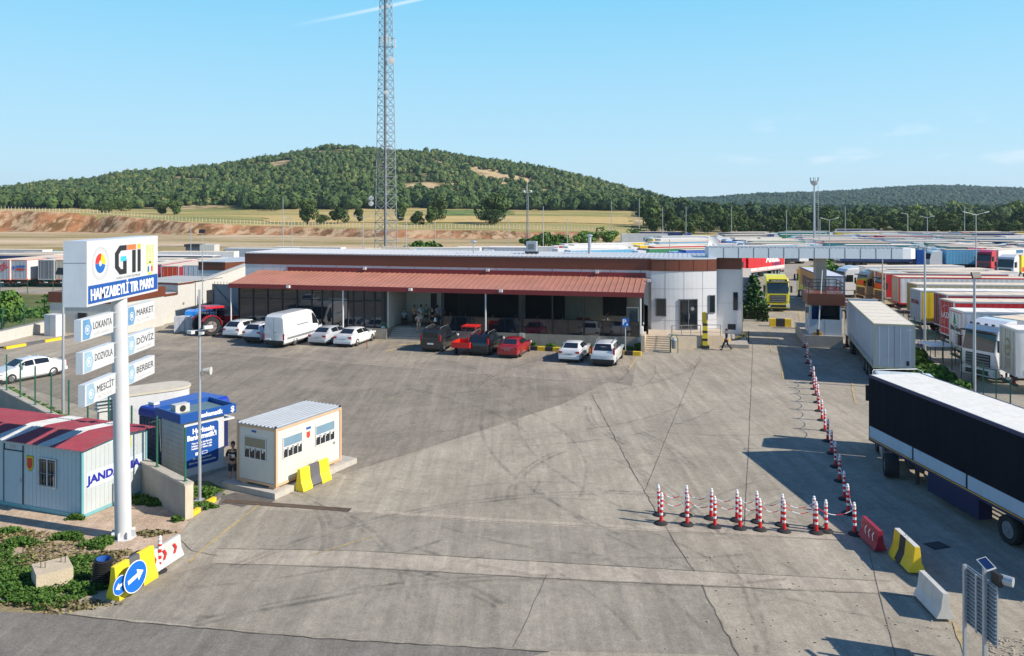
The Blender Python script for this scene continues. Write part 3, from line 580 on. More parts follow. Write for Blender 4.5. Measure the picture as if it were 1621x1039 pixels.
# station: y, half width, bottom z, shoulder z, roof z (== shoulder where there is no cabin), roof half width
KINDS = {
 'hatch': dict(L=4.3, st=[(-2.15, .72, .38, .72, .74, .62), (-2.08, .84, .26, .92, .98, .72), (-1.85, .89, .22, .98, 1.20, .60), (-1.45, .91, .2, .98, 1.42, .60), (-.5, .92, .2, .96, 1.49, .62), (.25, .92, .2, .95, 1.44, .60), (.95, .91, .2, .94, 1.02, .64), (1.75, .86, .22, .80, .84, .6), (2.1, .70, .3, .60, .63, .5), (2.15, .6, .36, .52, .53, .4)], rear=(-2.04, -1.50), front=(.30, .92), side=(-1.45, .62), wh=.32, ax=(-1.33, 1.33)),
 'sedan': dict(L=4.65, st=[(-2.32, .72, .38, .78, .79, .6), (-2.26, .84, .26, .96, .98, .7), (-1.75, .89, .22, 1.0, 1.03, .66), (-1.05, .91, .2, .97, 1.38, .56), (-.3, .92, .2, .95, 1.45, .58), (.4, .92, .2, .94, 1.38, .57), (1.1, .91, .2, .93, .99, .64), (1.9, .86, .22, .80, .84, .6), (2.27, .70, .3, .60, .63, .5), (2.32, .6, .36, .52, .53, .4)], rear=(-1.7, -1.1), front=(.46, 1.05), side=(-1.2, .72), wh=.32, ax=(-1.35, 1.4)),
 'suv': dict(L=4.35, st=[(-2.17, .78, .42, .88, .9, .66), (-2.1, .88, .34, 1.1, 1.14, .74), (-1.9, .91, .3, 1.15, 1.45, .64), (-1.6, .92, .3, 1.15, 1.62, .62), (-.4, .93, .3, 1.12, 1.68, .64), (.3, .93, .3, 1.1, 1.62, .62), (.95, .92, .3, 1.08, 1.16, .66), (1.9, .87, .32, .98, 1.02, .62), (2.14, .76, .38, .8, .82, .56), (2.17, .7, .44, .7, .71, .5)], rear=(-2.06, -1.68), front=(.34, .92), side=(-1.6, .68), wh=.36, ax=(-1.35, 1.32)),
 'mpv': dict(L=4.5, st=[(-2.25, .78, .38, .82, .84, .66), (-2.18, .88, .28, 1.04, 1.1, .76), (-2.02, .9, .24, 1.1, 1.42, .68), (-1.75, .91, .24, 1.1, 1.62, .62), (-.4, .92, .24, 1.06, 1.69, .64), (.35, .92, .24, 1.04, 1.62, .62), (1.1, .91, .24, 1.02, 1.1, .66), (1.9, .86, .26, .88, .92, .6), (2.2, .72, .32, .66, .68, .5), (2.25, .62, .38, .56, .57, .42)], rear=(-2.16, -1.8), front=(.4, 1.05), side=(-1.75, .8), wh=.33, ax=(-1.4, 1.4)),
 'van_small': dict(L=4.3, st=[(-2.15, .82, .36, .9, .92, .76), (-2.12, .87, .26, 1.06, 1.62, .74), (-2.04, .89, .24, 1.1, 1.78, .72), (-1.6, .9, .24, 1.1, 1.84, .72), (-.3, .91, .24, 1.08, 1.85, .72), (.35, .91, .24, 1.06, 1.78, .68), (1.1, .9, .24, 1.04, 1.12, .66), (1.85, .86, .26, .9, .94, .6), (2.1, .74, .32, .68, .7, .5), (2.15, .64, .38, .58, .59, .42)], rear=(-2.1, -2.06), front=(.45, 1.05), side=(-.75, .8), wh=.32, ax=(-1.3, 1.35)),
 'van_big': dict(L=6.9, st=[(-3.45, .92, .5, 1.2, 1.22, .84), (-3.42, .97, .38, 1.4, 2.55, .80), (-3.3, .99, .34, 1.4, 2.72, .80), (-2.6, 1.0, .34, 1.4, 2.8, .80), (.6, 1.0, .34, 1.36, 2.8, .80), (1.35, 1.0, .34, 1.34, 2.62, .78), (2.45, .98, .34, 1.3, 1.42, .74), (3.2, .92, .36, 1.05, 1.1, .66), (3.42, .82, .4, .8, .82, .56), (3.45, .7, .46, .7, .71, .5)], rear=None, front=(1.5, 2.4), side=(1.1, 2.05), wh=.36, ax=(-1.75, 2.35)),
}
def loft_pt(st, y, k):
    """k in 0..7 around the half section, from sill to roof centre"""
    _, w_, zb, zs, zr, rw = interp(st, y); zr = max(zr, zs+.02)
    P = [(w_*.90, zb), (w_*.985, zb+.10), (w_, zb+(zs-zb)*.5), (w_*.985, zs-.06), (w_*.95, zs), (rw+(w_*.95-rw)*.12, zr-(zr-zs)*.12), (rw*.88, zr-(zr-zs)*.02), (0, zr)]
    i = int(k); i = min(i, 6); t = k-i; a, b = P[i], P[i+1]; return (a[0]+(b[0]-a[0])*t, a[1]+(b[1]-a[1])*t)
def make_car(name, kind, paint, label, rz=0, loc=(0, 0, 0), cat='car', roofrack=False, under=None, tail='low', group=None, sidetrim=False, rearglass=True, plate=True):
    K = KINDS[kind]; st = K['st']; t = thing(name, label, cat, loc, rz, group)
    ys = []
    for a, b in zip(st, st[1:]):
        n = max(1, int((b[0]-a[0])/.22)); ys += [a[0]+(b[0]-a[0])*i/n for i in range(n)]
    ys.append(st[-1][0]); vs = []; nk = 8
    for y in ys:
        R_ = [loft_pt(st, y, k) for k in range(nk)]
        row = [(x, y, z) for x, z in R_]+[(-x, y, z) for x, z in R_[-2::-1]]; vs += row
    m = 2*nk-1; fs = [(j*m+i, j*m+i+1, (j+1)*m+i+1, (j+1)*m+i) for j in range(len(ys)-1) for i in range(m-1)]
    fs += [tuple(range(m)), tuple(range((len(ys)-1)*m, len(ys)*m))]
    b = MB().m(paint); b.add(vs, fs); b.build('body', t, smooth=32)
    MB().m(under or DARK).box((0, 0, st[3][2]+.02), (1.62 if kind != 'van_big' else 1.8, K['L']-.5, .26)).build('underbody', t)
    def glass(y0, y1, k0, k1, nm='window', mt=GLASSD, nn=4, off=.012):
        b = MB().m(mt); vv = []
        for i in range(nn+1):
            y = y0+(y1-y0)*i/nn
            for j in range(3):
                x, z = loft_pt(st, y, k0+(k1-k0)*j/2); vv.append((x+off, y, z+off*.6))
        f_ = [(i*3+j, i*3+j+1, (i+1)*3+j+1, (i+1)*3+j) for i in range(nn) for j in range(2)]; return vv, f_
    def both(y0, y1, k0, k1, nm, mt=GLASSD):
        for s in (1, -1):
            vv, f_ = glass(y0, y1, k0, k1); b = MB().m(mt); b.add([(x*s, y, z) for x, y, z in vv], f_); b.build(nm, t, smooth=True)
    s0, s1 = K['side']; md = (s0+s1)/2+.12
    if kind == 'van_big': both(s0, s1, 4.1, 4.9, 'side_window')
    else:
        both(md+.05, s1+.15, 4.12, 4.9, 'side_window'); both(s0+.1, md-.03, 4.12, 4.9, 'side_window')
    def cross(y0, y1, nm, inset=.88, off=.014, dy=0):
        b = MB().m(GLASSD); vv = []
        for i in range(5):
            y = y0+(y1-y0)*i/4; q = interp(st, y); hw = (q[5]*.88)*inset
            for j in range(5): vv.append((hw*(j/2-1), y+dy, q[4]+off*(1.0)))
        b.add(vv, [(i*5+j, i*5+j+1, (i+1)*5+j+1, (i+1)*5+j) for i in range(4) for j in range(4)]); b.build(nm, t, smooth=True)
    cross(K['front'][0], K['front'][1], 'windscreen', 1.0, .016)
    ry = st[0][0]; q1 = st[1]
    if kind == 'van_small':
        MB().m(GLASSD).box((0, -2.135, 1.38), (1.3, .03, .46), rx=-.02).build('rear_window', t)
    elif kind != 'van_big' and rearglass: cross(K['rear'][0], K['rear'][1], 'rear_window', 1.0, .016, -.006)
    # lamps
    zl = q1[3]-.14
    for s in (1, -1):
        if tail == 'high': MB().m(REDL).box((s*(q1[1]-.06), q1[0]+.03, 1.15 if kind != 'van_big' else .95), (.12, .14, .5)).build('tail_light', t)
        else: MB().m(REDL).box((s*(q1[1]-.17), q1[0]-.01, zl), (.30, .12, .14)).build('tail_light', t)
        e = st[-3]; MB().m(mat('headlight', (.6, .62, .65), .15, var=.05)).box((s*(e[1]-.12), e[0]+.12, e[3]-.06), (.26, .3, .14)).build('headlight', t)
        mb = MB().m(paint if kind != 'van_big' else DARK); my = s1+.02; q = interp(st, my)
        mb.box((s*(q[1]+.10), my, q[3]+.08), (.2, .12, .15 if kind != 'van_big' else .34)); mb.build('wing_mirror', t)
    if plate: MB().m(PLATE).box((0 if kind != 'van_big' else -.55, q1[0]-.045 if kind != 'van_small' else -2.16, q1[2]+(.42 if kind != 'van_big' else .35)), (.5, .03, .12)).build('number_plate', t)
    MB().m(DARK if (kind in ('suv', 'mpv', 'van_big')) else paint).box((0, st[0][0]+.05, st[1][2]+.16), (st[1][1]*1.9, .22, .2)).build('rear_bumper', t)
    if kind == 'van_big':
        mb = MB().m(GREY)
        for s in (1, -1): mb.box((s*1.0, -.3, .78), (.04, 5.4, .16))
        mb.build('side_trim', t); mb = MB().m(DARK); mb.box((0, -3.45, 1.5), (.015, .012, 2.0)); mb.box((.15, -3.455, 1.3), (.12, .03, .05)); mb.box((1.005, -.6, 1.72), (.012, 1.9, .03)); mb.build('door_seam', t)
    if kind == 'suv': mb = MB().m(DARK); [mb.box((s*.9, 0, .42), (.08, 2.3, .2)) for s in (1, -1)]; mb.build('side_trim', t)
    if roofrack:
        mb = MB().m(roofrack)
        for s in (1, -1): mb.path([(s*.62, -1.55, st[4][4]-.03), (s*.62, -1.3, st[4][4]+.06), (s*.62, .1, st[4][4]+.07), (s*.6, .35, st[4][4]-.03)], .022)
        mb.build('roof_rail', t)
    for y in K['ax']:
        for s in (1, -1): wheel(s*(st[4][1]-.12), y, K['wh'], .22, t, s, RIM if tail != 'steel' else GREY)
    return t
def place_by_wheel(t, kind, px, py, hd, side=1):
    """put the right rear wheel's ground contact at a photographed ground point"""
    K = KINDS[kind]; g = G(px, py); fwd = Vector((hd[0], hd[1], 0)).normalized(); rt = Vector((fwd.y, -fwd.x, 0))
    t.location = g-rt*side*(K['st'][4][1])-fwd*K['ax'][0]; t.rotation_euler = (0, 0, head(*hd))
WC = car_paint('white', (.66, .67, .68)); HD = (.28, .96)
CAR = [('hatchback_car', 'hatch', WC, 'white hatchback parked between the red tractor and the smaller white off-roader', (388, 534.5), {}),
       ('off_road_car', 'suv', WC, 'white off-roader with black bumper half hidden by the big white van', (421, 543), dict(roofrack=DARK)),
       ('delivery_van', 'van_big', WC, 'big plain white panel van, tallest of the parked row', (468, 547.2), dict(cat='van', tail='high')),
       ('saloon_car', 'sedan', car_paint('silver', (.42, .44, .47)), 'silver saloon parked just right of the big white van', (526, 545.7), {}),
       ('saloon_car', 'sedan', WC, 'white saloon parked right of the silver saloon near the entrance steps', (566.4, 548.2), {}),
       ('small_van', 'van_small', car_paint('charcoal', (.014, .016, .02)), 'charcoal small van with silver roof rails parked right of the entrance steps', (704, 556), dict(cat='van', roofrack=ALU, tail='high')),
       ('estate_car', 'mpv', car_paint('navy', (.004, .005, .009)), 'dark navy estate car between the red cargo tricycle and the red saloon', (779, 562), dict(roofrack=ALU, tail='high')),
       ('saloon_car', 'sedan', car_paint('red', (.30, .012, .018)), 'dark red saloon car parked by the striped kerb', (825.7, 566), {}),
       ('saloon_car', 'sedan', WC, 'white saloon with black lower side trim, left of the white people carrier', (923, 573), dict(sidetrim=True)),
       ('people_carrier', 'mpv', WC, 'tall white people carrier parked beside the blue parking sign', (976.7, 578.6), dict(tail='high', roofrack=GREY))]
for nm, kd, pt, lb, (px, py), kw in CAR:
    if nm == 'saloon_car': kw = dict(kw)
    c_ = make_car(nm, kd, pt, lb, **kw); place_by_wheel(c_, kd, px, py, HD); c_['group'] = 'cars parked along the front of the building'
    if px in (825.7, 923): c_.scale = (.96, .93, .97)
# white saloon at the far left, seen from its side, front towards lower left
c_ = make_car('saloon_car', 'sedan', WC, 'white saloon standing alone on the left behind the green fence')
gf, gr = G(22.5, 607), G(83, 596); d = (gf-gr).normalized(); c_.rotation_euler = (0, 0, head(d.x, d.y)); rt = Vector((d.y, -d.x, 0))
c_.location = (gf+gr)/2+rt*.9*(1 if rt.dot(gf) > 0 else -1)*1+Vector((0, 0, 0))
# second white car just out of the frame edge behind the fence cabinet
# ---- lorries ----
def curtain(name, c, dirt=.28):
    if 'curtain_'+name in MATS: return MATS['curtain_'+name]
    m = mat('curtain_'+name, c, .5, var=.10, scale=.7, dirt=dirt); t = NT(m); tc = t.n('TexCoord'); wv = t.n('TexWave', Scale=.55, Distortion=1.6, Detail=2); wv.bands_direction = 'Y'
    t.l(tc.outputs['Object'], wv.inputs['Vector']); bp = t.n('Bump', Strength=.2, Distance=.05); t.l(wv.outputs[0], bp.inputs['Height']); t.l(bp.outputs[0], t.b.inputs['Normal']); return m
ROOFM = mat('trailer_roof', (.66, .57, .45), .95, spec=.1, var=.08, scale=1.2, dirt=.3)
FRAME = mat('trailer_frame', (.55, .56, .58), .4, .3, var=.05)
def trailer_parts(t, side, rear, roof=ROOFM, L=13.6, W=2.5, H=4.0, floor=1.2, detail=2, frame=FRAME, boards=None, reardetail=True, wheels=True, y0=0.0):
    """rear at local y=y0, heading +Y"""
    b = MB().m(side)
    b.bb(-W/2, W/2, y0+.12, y0+L, floor, H-.05)
    b.build('trailer_body', t)
    b = MB().m(roof); b.bb(-W/2+.05, W/2-.05, y0+.05, y0+L-.03, H-.047, H); 
    if detail > 1:
        for i in range(1, 7): b.bb(-W/2+.06, W/2-.06, y0+L*i/7-.02, y0+L*i/7+.02, H+.001, H+.012)
    b.build('roof', t)
    if detail > 1:
        for s in (1, -1):
            b = MB().m(DARK); y = y0+.5
            while y < y0+L-.3: b.bb(s*(W/2+.001), s*(W/2+.014), y, y+.045, floor+.0, floor+.0+(.35 if not boards else .02)); y += .62
            b.build('curtain_straps', t)
    b = MB().m(frame)
    if detail:
        for s in (1, -1):
            b.bb(s*(W/2+.002), s*(W/2-.07), y0, y0+.119, floor-.1, H); b.bb(s*(W/2+.012), s*(W/2-.05), y0+.12, y0+L, H-.12, H+.012); b.bb(s*(W/2+.012), s*(W/2-.05), y0+.12, y0+L, floor-.16, floor-.002)
        b.bb(-W/2+.07, W/2-.07, y0, y0+.119, H-.1, H); b.bb(-W/2+.07, W/2-.07, y0, y0+.119, floor-.1, floor+.02); b.build('frame', t)
    for s in (1, -1):
        b = MB().m(rear)
        b.bb(s*.012, s*(W/2-.072), y0+.02, y0+.118, floor+.022, H-.102); o = b.build('rear_door', t)
        if detail and reardetail:
            q = MB().m(GALV)
            for x in (.35, .9): q.tube((s*x, y0+.005, floor+.05), (s*x, y0+.005, H-.15), .018, n=5)
            q.bb(s*.3, s*.5, y0-.02, y0+.01, floor+.5, floor+.54); q.build('lock_rod', o)
    if boards:
        mt, yl = boards
        for s in (1, -1):
            n = 4
            for i in range(n):
                a = y0+.15+(L-.2)*i/n; MB().m(mt).bb(s*(W/2+.001), s*(W/2+.03), a+.06, a+(L-.2)/n-.06, floor+.02, floor+.52).build('side_board', t)
        b = MB().m(yl)
        for s in (1, -1): b.bb(s*(W/2+.013), s*(W/2+.02), y0+.15, y0+L, floor-.06, floor-.02)
        b.build('reflective_strip', t)
    b = MB().m(CHAS)
    for s in (1, -1): b.bb(s*.38, s*.5, y0+.3, y0+L-.2, .75, floor-.165)
    b.bb(-1.15, 1.15, y0+.05, y0+.2, .45, .62); 
    for s in (1, -1): b.bb(s*.5, s*.6, y0+.1, y0+.2, .5, 1.0); b.bb(s*.85, s*.97, y0+L-3.2, y0+L-3.05, .1, floor-.165)
    for k in range(3): b.bb(-.95, .95, y0+2.2+k*1.31-.07, y0+2.2+k*1.31+.07, .4, .6)
    b.build('chassis', t)
    if detail:
        for s in (1, -1):
            MB().m(REDL).bb(s*.8, s*1.15, y0+.03, y0+.05, .66, .8).build('tail_light', t)
        MB().m(PLATE).bb(-.26, .26, y0+.02, y0+.045, .66, .8).build('number_plate', t)
        b = MB().m(CHAS)
        for s in (1, -1):
            for z in (.5, .75): b.bb(s*1.18, s*1.2, y0+6.3, y0+9.6, z, z+.1)
        b.build('side_guard', t)
    if wheels:
        for k in range(3):
            for s in (1, -1):
                if detail > 1: wheel(s*1.05, y0+2.2+k*1.31, .5, .36, t, s, GREY)
                else: MB().m(RUB).lathe((s*1.05, y0+2.2+k*1.31, .5), [(.3, -.17), (.5, -.16), (.5, .16), (.3, .17)], 12, 'X').build('wheel', t)
def cab_parts(t, paint, y, detail=2, fair=True, W=2.48, ch=None, low=None):
    """cab with its front face at local y (heading +Y)"""
    low = low or paint
    prof = [(y-2.2, .95), (y-.12, .95), (y, 1.2), (y-.02, 2.0), (y-.32, 3.35), (y-.6, 3.72), (y-2.2, 3.78)]
    b = MB().m(paint); b.prism(prof, 'X', -W/2, W/2); o = b.build('cab', t)
    m2 = o.modifiers.new('b', 'BEVEL'); m2.width = .09; m2.segments = 2; m2.limit_method = 'ANGLE'
    MB().m(GLASSD).prism([(y+.012, 2.06), (y-.275, 3.22), (y-.3, 3.22), (y-.1, 2.06)], 'X', -W/2+.1, W/2-.1).build('windscreen', t)
    MB().m(DARK).prism([(y+.03, 1.05), (y+.03, 1.86), (y-.05, 1.86), (y-.05, 1.05)], 'X', -W/2+.35, W/2-.35).build('grille', t)
    b = MB().m(low); b.bb(-W/2-.01, W/2+.01, y-1.4, y+.07, .42, .93); b.build('bumper', t)
    if detail:
        MB().m(DARK).bb(-.9, .9, y+.072, y+.09, .5, .8).build('air_intake', t)
        b = MB().m(DARK); b.bb(-W/2+.05, W/2-.05, y-.15, y+.14, 3.28, 3.38); b.build('sun_visor', t)
        q = MB().m(GREY)
        for i in range(4): q.bb(-W/2+.4, W/2-.4, y+.031, y+.05, 1.12+i*.19, 1.2+i*.19)
        q.build('grille_slats', t)
        for s in (1, -1):
            MB().m(GLASSD).prism([(y-.32, 2.05), (y-.45, 2.95), (y-1.35, 2.95), (y-1.35, 2.05)], 'X', s*(W/2-.03), s*(W/2+.008)).build('side_window', t)
            MB().m(mat('headlight', (.6, .62, .65), .15, var=.05)).bb(s*.85, s*1.2, y+.071, y+.1, .55, .85).build('headlight', t)
            b = MB().m(DARK); b.box((s*(W/2+.22), y-.12, 2.5), (.2, .14, .75)); b.bb(s*(W/2-.02), s*(W/2+.2), y-.15, y-.11, 2.82, 2.87); b.build('mirror', t)
            MB().m(DARK).bb(s*(W/2-.28), s*(W/2+.0), y-1.35, y-.42, .44, .7).build('step', t) if detail > 1 else None
    if fair: MB().m(paint).prism([(y-.7, 3.72), (y-1.5, 4.02), (y-2.2, 4.05), (y-2.2, 3.78)], 'X', -W/2+.12, W/2-.12).build('roof_deflector', t)
    b = MB().m(CHAS)
    for s in (1, -1): b.bb(s*.3, s*.45, y-6.0, y-.3, .7, .95)
    b.bb(-1.2, 1.2, y-4.5, y-2.4, .95, 1.02); b.build('tractor_chassis', t)
    for s in (1, -1): MB().m(ALU if detail else CHAS).box((s*.95, y-3.1, .65), (.5, 1.1, .55)).build('fuel_tank', t)
    for yy, x in ((y-1.35, 1.05), (y-5.0, 1.0)):
        for s in (1, -1):
            if detail > 1: wheel(s*x, yy, .5, .34 if yy > y-2 else .55, t, s, GREY)
            else: MB().m(RUB).lathe((s*x, yy, .5), [(.3, -.17), (.5, -.16), (.5, .16), (.3, .17)], 12, 'X').build('wheel', t)
LG = curtain('light_grey', (.38, .42, .47)); C_WHITE = curtain('white', (.66, .66, .65)); C_RED = curtain('red', (.52, .012, .018)); C_DRED = curtain('dark_red', (.30, .015, .03)); C_ORG = curtain('orange', (.62, .22, .02)); C_YEL = curtain('yellow', (.75, .55, .02)); C_NAVY = curtain('navy', (.009, .011, .017), .02); C_NAVY.node_tree.nodes['Principled BSDF'].inputs['Specular IOR Level'].default_value = .12; C_NAVY.node_tree.nodes['Principled BSDF'].inputs['Roughness'].default_value = .85; C_BLUE = curtain('blue', (.03, .12, .42)); C_LB = curtain('light_blue', (.12, .38, .60)); C_BEI = curtain('beige', (.50, .46, .36)); C_GRY = curtain('grey', (.16, .17, .19)); C_TEAL = curtain('teal', (.05, .25, .26)); C_BRN = curtain('ochre', (.38, .26, .04)); C_GRN = curtain('green', (.03, .22, .10)); C_PNK = curtain('crimson', (.48, .02, .09))
P_WH = car_paint('lorry_white', (.66, .67, .68)); P_YE = car_paint('lorry_yellow', (.68, .62, .04)); P_RED = car_paint('lorry_red', (.50, .012, .03)); P_BLU = car_paint('lorry_blue', (.02, .10, .40)); P_BEI = car_paint('lorry_beige', (.5, .44, .3)); P_GR = car_paint('lorry_teal', (.03, .3, .3))
# white-sided lorry in the lane
RLT = Vector((23.55, 52.2, 0)); fw = AX; rt = AP
t = thing('articulated_lorry', 'grey-white lorry seen from behind, waiting beside the gate booth', 'lorry', RLT+rt*1.22, head(*AX.xy))
trailer_parts(t, curtain('silver_grey', (.42, .45, .50)), curtain('pale_grey_door', (.36, .41, .47)), roof=mat('cream_roof', (.66, .60, .50), .7, var=.06, dirt=.2), W=2.45, frame=mat('straw_frame', (.40, .40, .26), .6, var=.1))
cab_parts(t, P_WH, 16.6)
MB().m(DARK).bb(.7, .9, -.005, .018, 1.35, 1.65).build('vent_panel', t); MB().m(FRAME).bb(.75, 1.0, -.005, .018, 3.6, 3.7).build('name_plate', t)
# black lorry at right, cab turned right
FL = Vector((16.1, 36.2, 0)); NR = Vector((17.0, 26.6, 0)); d = (FL-NR).normalized(); rt2 = Vector((d.y, -d.x, 0))
t = thing('articulated_lorry', 'large lorry with black curtain side and white lower boards at the right edge', 'lorry', FL-d*13.6+rt2*1.25, head(d.x, d.y))
trailer_parts(t, C_NAVY, curtain('dark_door', (.03, .04, .07)), roof=mat('white_roof', (.68, .67, .62), .7, var=.08, dirt=.3), frame=mat('dark_blue_frame', (.02, .03, .09), .5, var=.1), boards=(mat('pale_blue_board', (.38, .48, .57), .6, var=.06, dirt=.2), mat('amber_strip', (.7, .35, .03), .5)))
MB().m(mat('navy_box', (.008, .014, .06), .5, var=.1)).bb(-1.27, -.75, 6.2, 9.2, .3, 1.03).build('pallet_box', t)
b = MB().m(DARK); b.box((-1.0, 10.4, .9), (.1, 1.0, .35)); b.build('mudguard', t)
q = thing('lorry_tractor', 'tmp', 'lorry'); cab_parts(q, P_WH, 0, 2, fair=False)
an = math.radians(-24); pv = Vector((0, 12.2, 0))
for ch in list(q.children):
    ch.parent = t; ch.matrix_parent_inverse.identity(); ch.rotation_euler = (0, 0, an); ch.location = pv+Matrix.Rotation(an, 3, 'Z') @ Vector((0, 4.05, 0))
bpy.data.objects.remove(q)
b = MB().m(GALV); b.path([(-1.0, 13.7, 3.9), (-.9, 13.9, 4.08), (-.8, 14.0, 4.12), (1.3, 14.0, 4.12), (1.5, 13.9, 4.02), (1.5, 13.6, 3.3)], .018); b.build('front_hoop', t)
# orange and yellow lorry driving away in the lane
RL = Vector((34.3, 89.0, 0)); dd_ = Vector((.18, .98, 0)).normalized(); rr = Vector((dd_.y, -dd_.x, 0))
t = thing('articulated_lorry', 'orange and yellow lorry driving away behind the gate booth', 'lorry', RL+rr*1.27, head(*dd_.xy))
trailer_parts(t, C_ORG, LG, roof=mat('pale_lilac_roof', (.55, .56, .62), .6), frame=mat('navy_frame', (.03, .04, .15), .5))
b = MB().m(C_YEL)
for s in (1, -1): b.bb(s*1.251, s*1.262, .2, 13.5, 1.22, 1.9)
b.build('yellow_skirt', t); cab_parts(t, P_YE, 16.7)
NAVT = mat('navy_letter', (.03, .03, .13), .6, var=.05)
text('DISCORDIA', 1.6, (-1.266, 12.0, 2.05), (0, -1, 0), UP, NAVT, t, width=8.6, weight=.03)
text('DISCORDIA', .5, (-.95, -.012, 2.45), (1, 0, 0), UP, C_DRED, t, width=1.9, weight=.02)
# yellow tractor unit facing the camera
YF = G(1232, 494); fx = -Vector((.10, .99, 0)).normalized()
t = thing('lorry_tractor', 'bright yellow lorry tractor without trailer facing the camera in the lane', 'lorry', YF-fx*6.2, head(fx.x, fx.y)); cab_parts(t, P_YE, 6.1)
text('VOLVO FH', .24, (.75, 6.25, 3.36), (-1, 0, 0), UP, WHT, t, width=1.4); MB().m(DARK).bb(-1.0, 1.0, 6.0, 6.02, 3.4, 3.6).build('name_board', t)
# red trailer crossing behind
a_ = Vector((36.4, 127.5, 0)); b_ = Vector((47.5, 139.5, 0)); d = (a_-b_).normalized()
t = thing('articulated_lorry', 'bright red lorry crossing behind the yellow tractor unit', 'lorry', b_+Vector((-d.y, d.x, 0))*0+Vector((-1.0, .9, 0)), head(d.x, d.y))
trailer_parts(t, C_RED, C_RED, boards=(curtain('white_board', (.66, .6, .58)), REDP)); cab_parts(t, P_RED, 16.6)
text('Ahiba.', 1.9, (-1.262, 7.2, 2.45), (0, -1, 0), UP, WHT, t, width=5.2, weight=.06)
text('Logistics', .8, (-1.262, 4.9, 1.85), (0, -1, 0), UP, NAVT, t, width=3.4, weight=.02)
# grey trailer standing beside the building
t = thing('semi_trailer', 'dull grey trailer parked close behind the round building corner', 'trailer', Vector((23.8, 87.8, 0))+AP*1.15, head(*AX.xy))
trailer_parts(t, curtain('dull_grey', (.30, .31, .32)), curtain('slate_door', (.15, .18, .22)), W=2.3, roof=mat('dusty_roof', (.52, .46, .38), .95, spec=.1, var=.1, dirt=.4))
# row of trailers on the right, rears at left; a = top-left rear corner pixel
RIGHT = [((1582, 513.5), C_WHITE, C_BEI, 'beige-doored trailer nearest the camera in the right row, gold wreath emblem', 'emblem', -.22),
 ((1502.4, 487), LG, curtain('milk_white', (.62, .62, .58)), 'trailer with white doors showing a small green fir tree above black lettering', 'bolu', -.16),
 ((1487.6, 472.3), C_RED, C_RED, 'bright red trailer with white lettering behind the white-doored one', 'lazar', -.1),
 ((1478, 462), C_DRED, C_DRED, 'dark red trailer with round dark emblem on its doors, second of the two red ones', 'ake', -.08),
 ((1441, 456), C_YEL, LG, 'trailer with grey doors and bright yellow side in the right row', 'disc', -.14),
 ((1435.5, 446.6), curtain('sand', (.45, .40, .28)), C_BRN, 'ochre ribbed trailer just behind the yellow-sided one', None, -.1),
 ((1411, 436), C_WHITE, C_BEI, 'beige-doored trailer with red frame and white side', 'cross', -.14),
 ((1388.5, 430), C_RED, C_ORG, 'orange-red trailer left of the beige-doored one with the red frame', 'na', -.1),
 ((1372, 426), C_DRED, C_BRN, 'brown-orange trailer at the left end of the right row', None, -.08)]
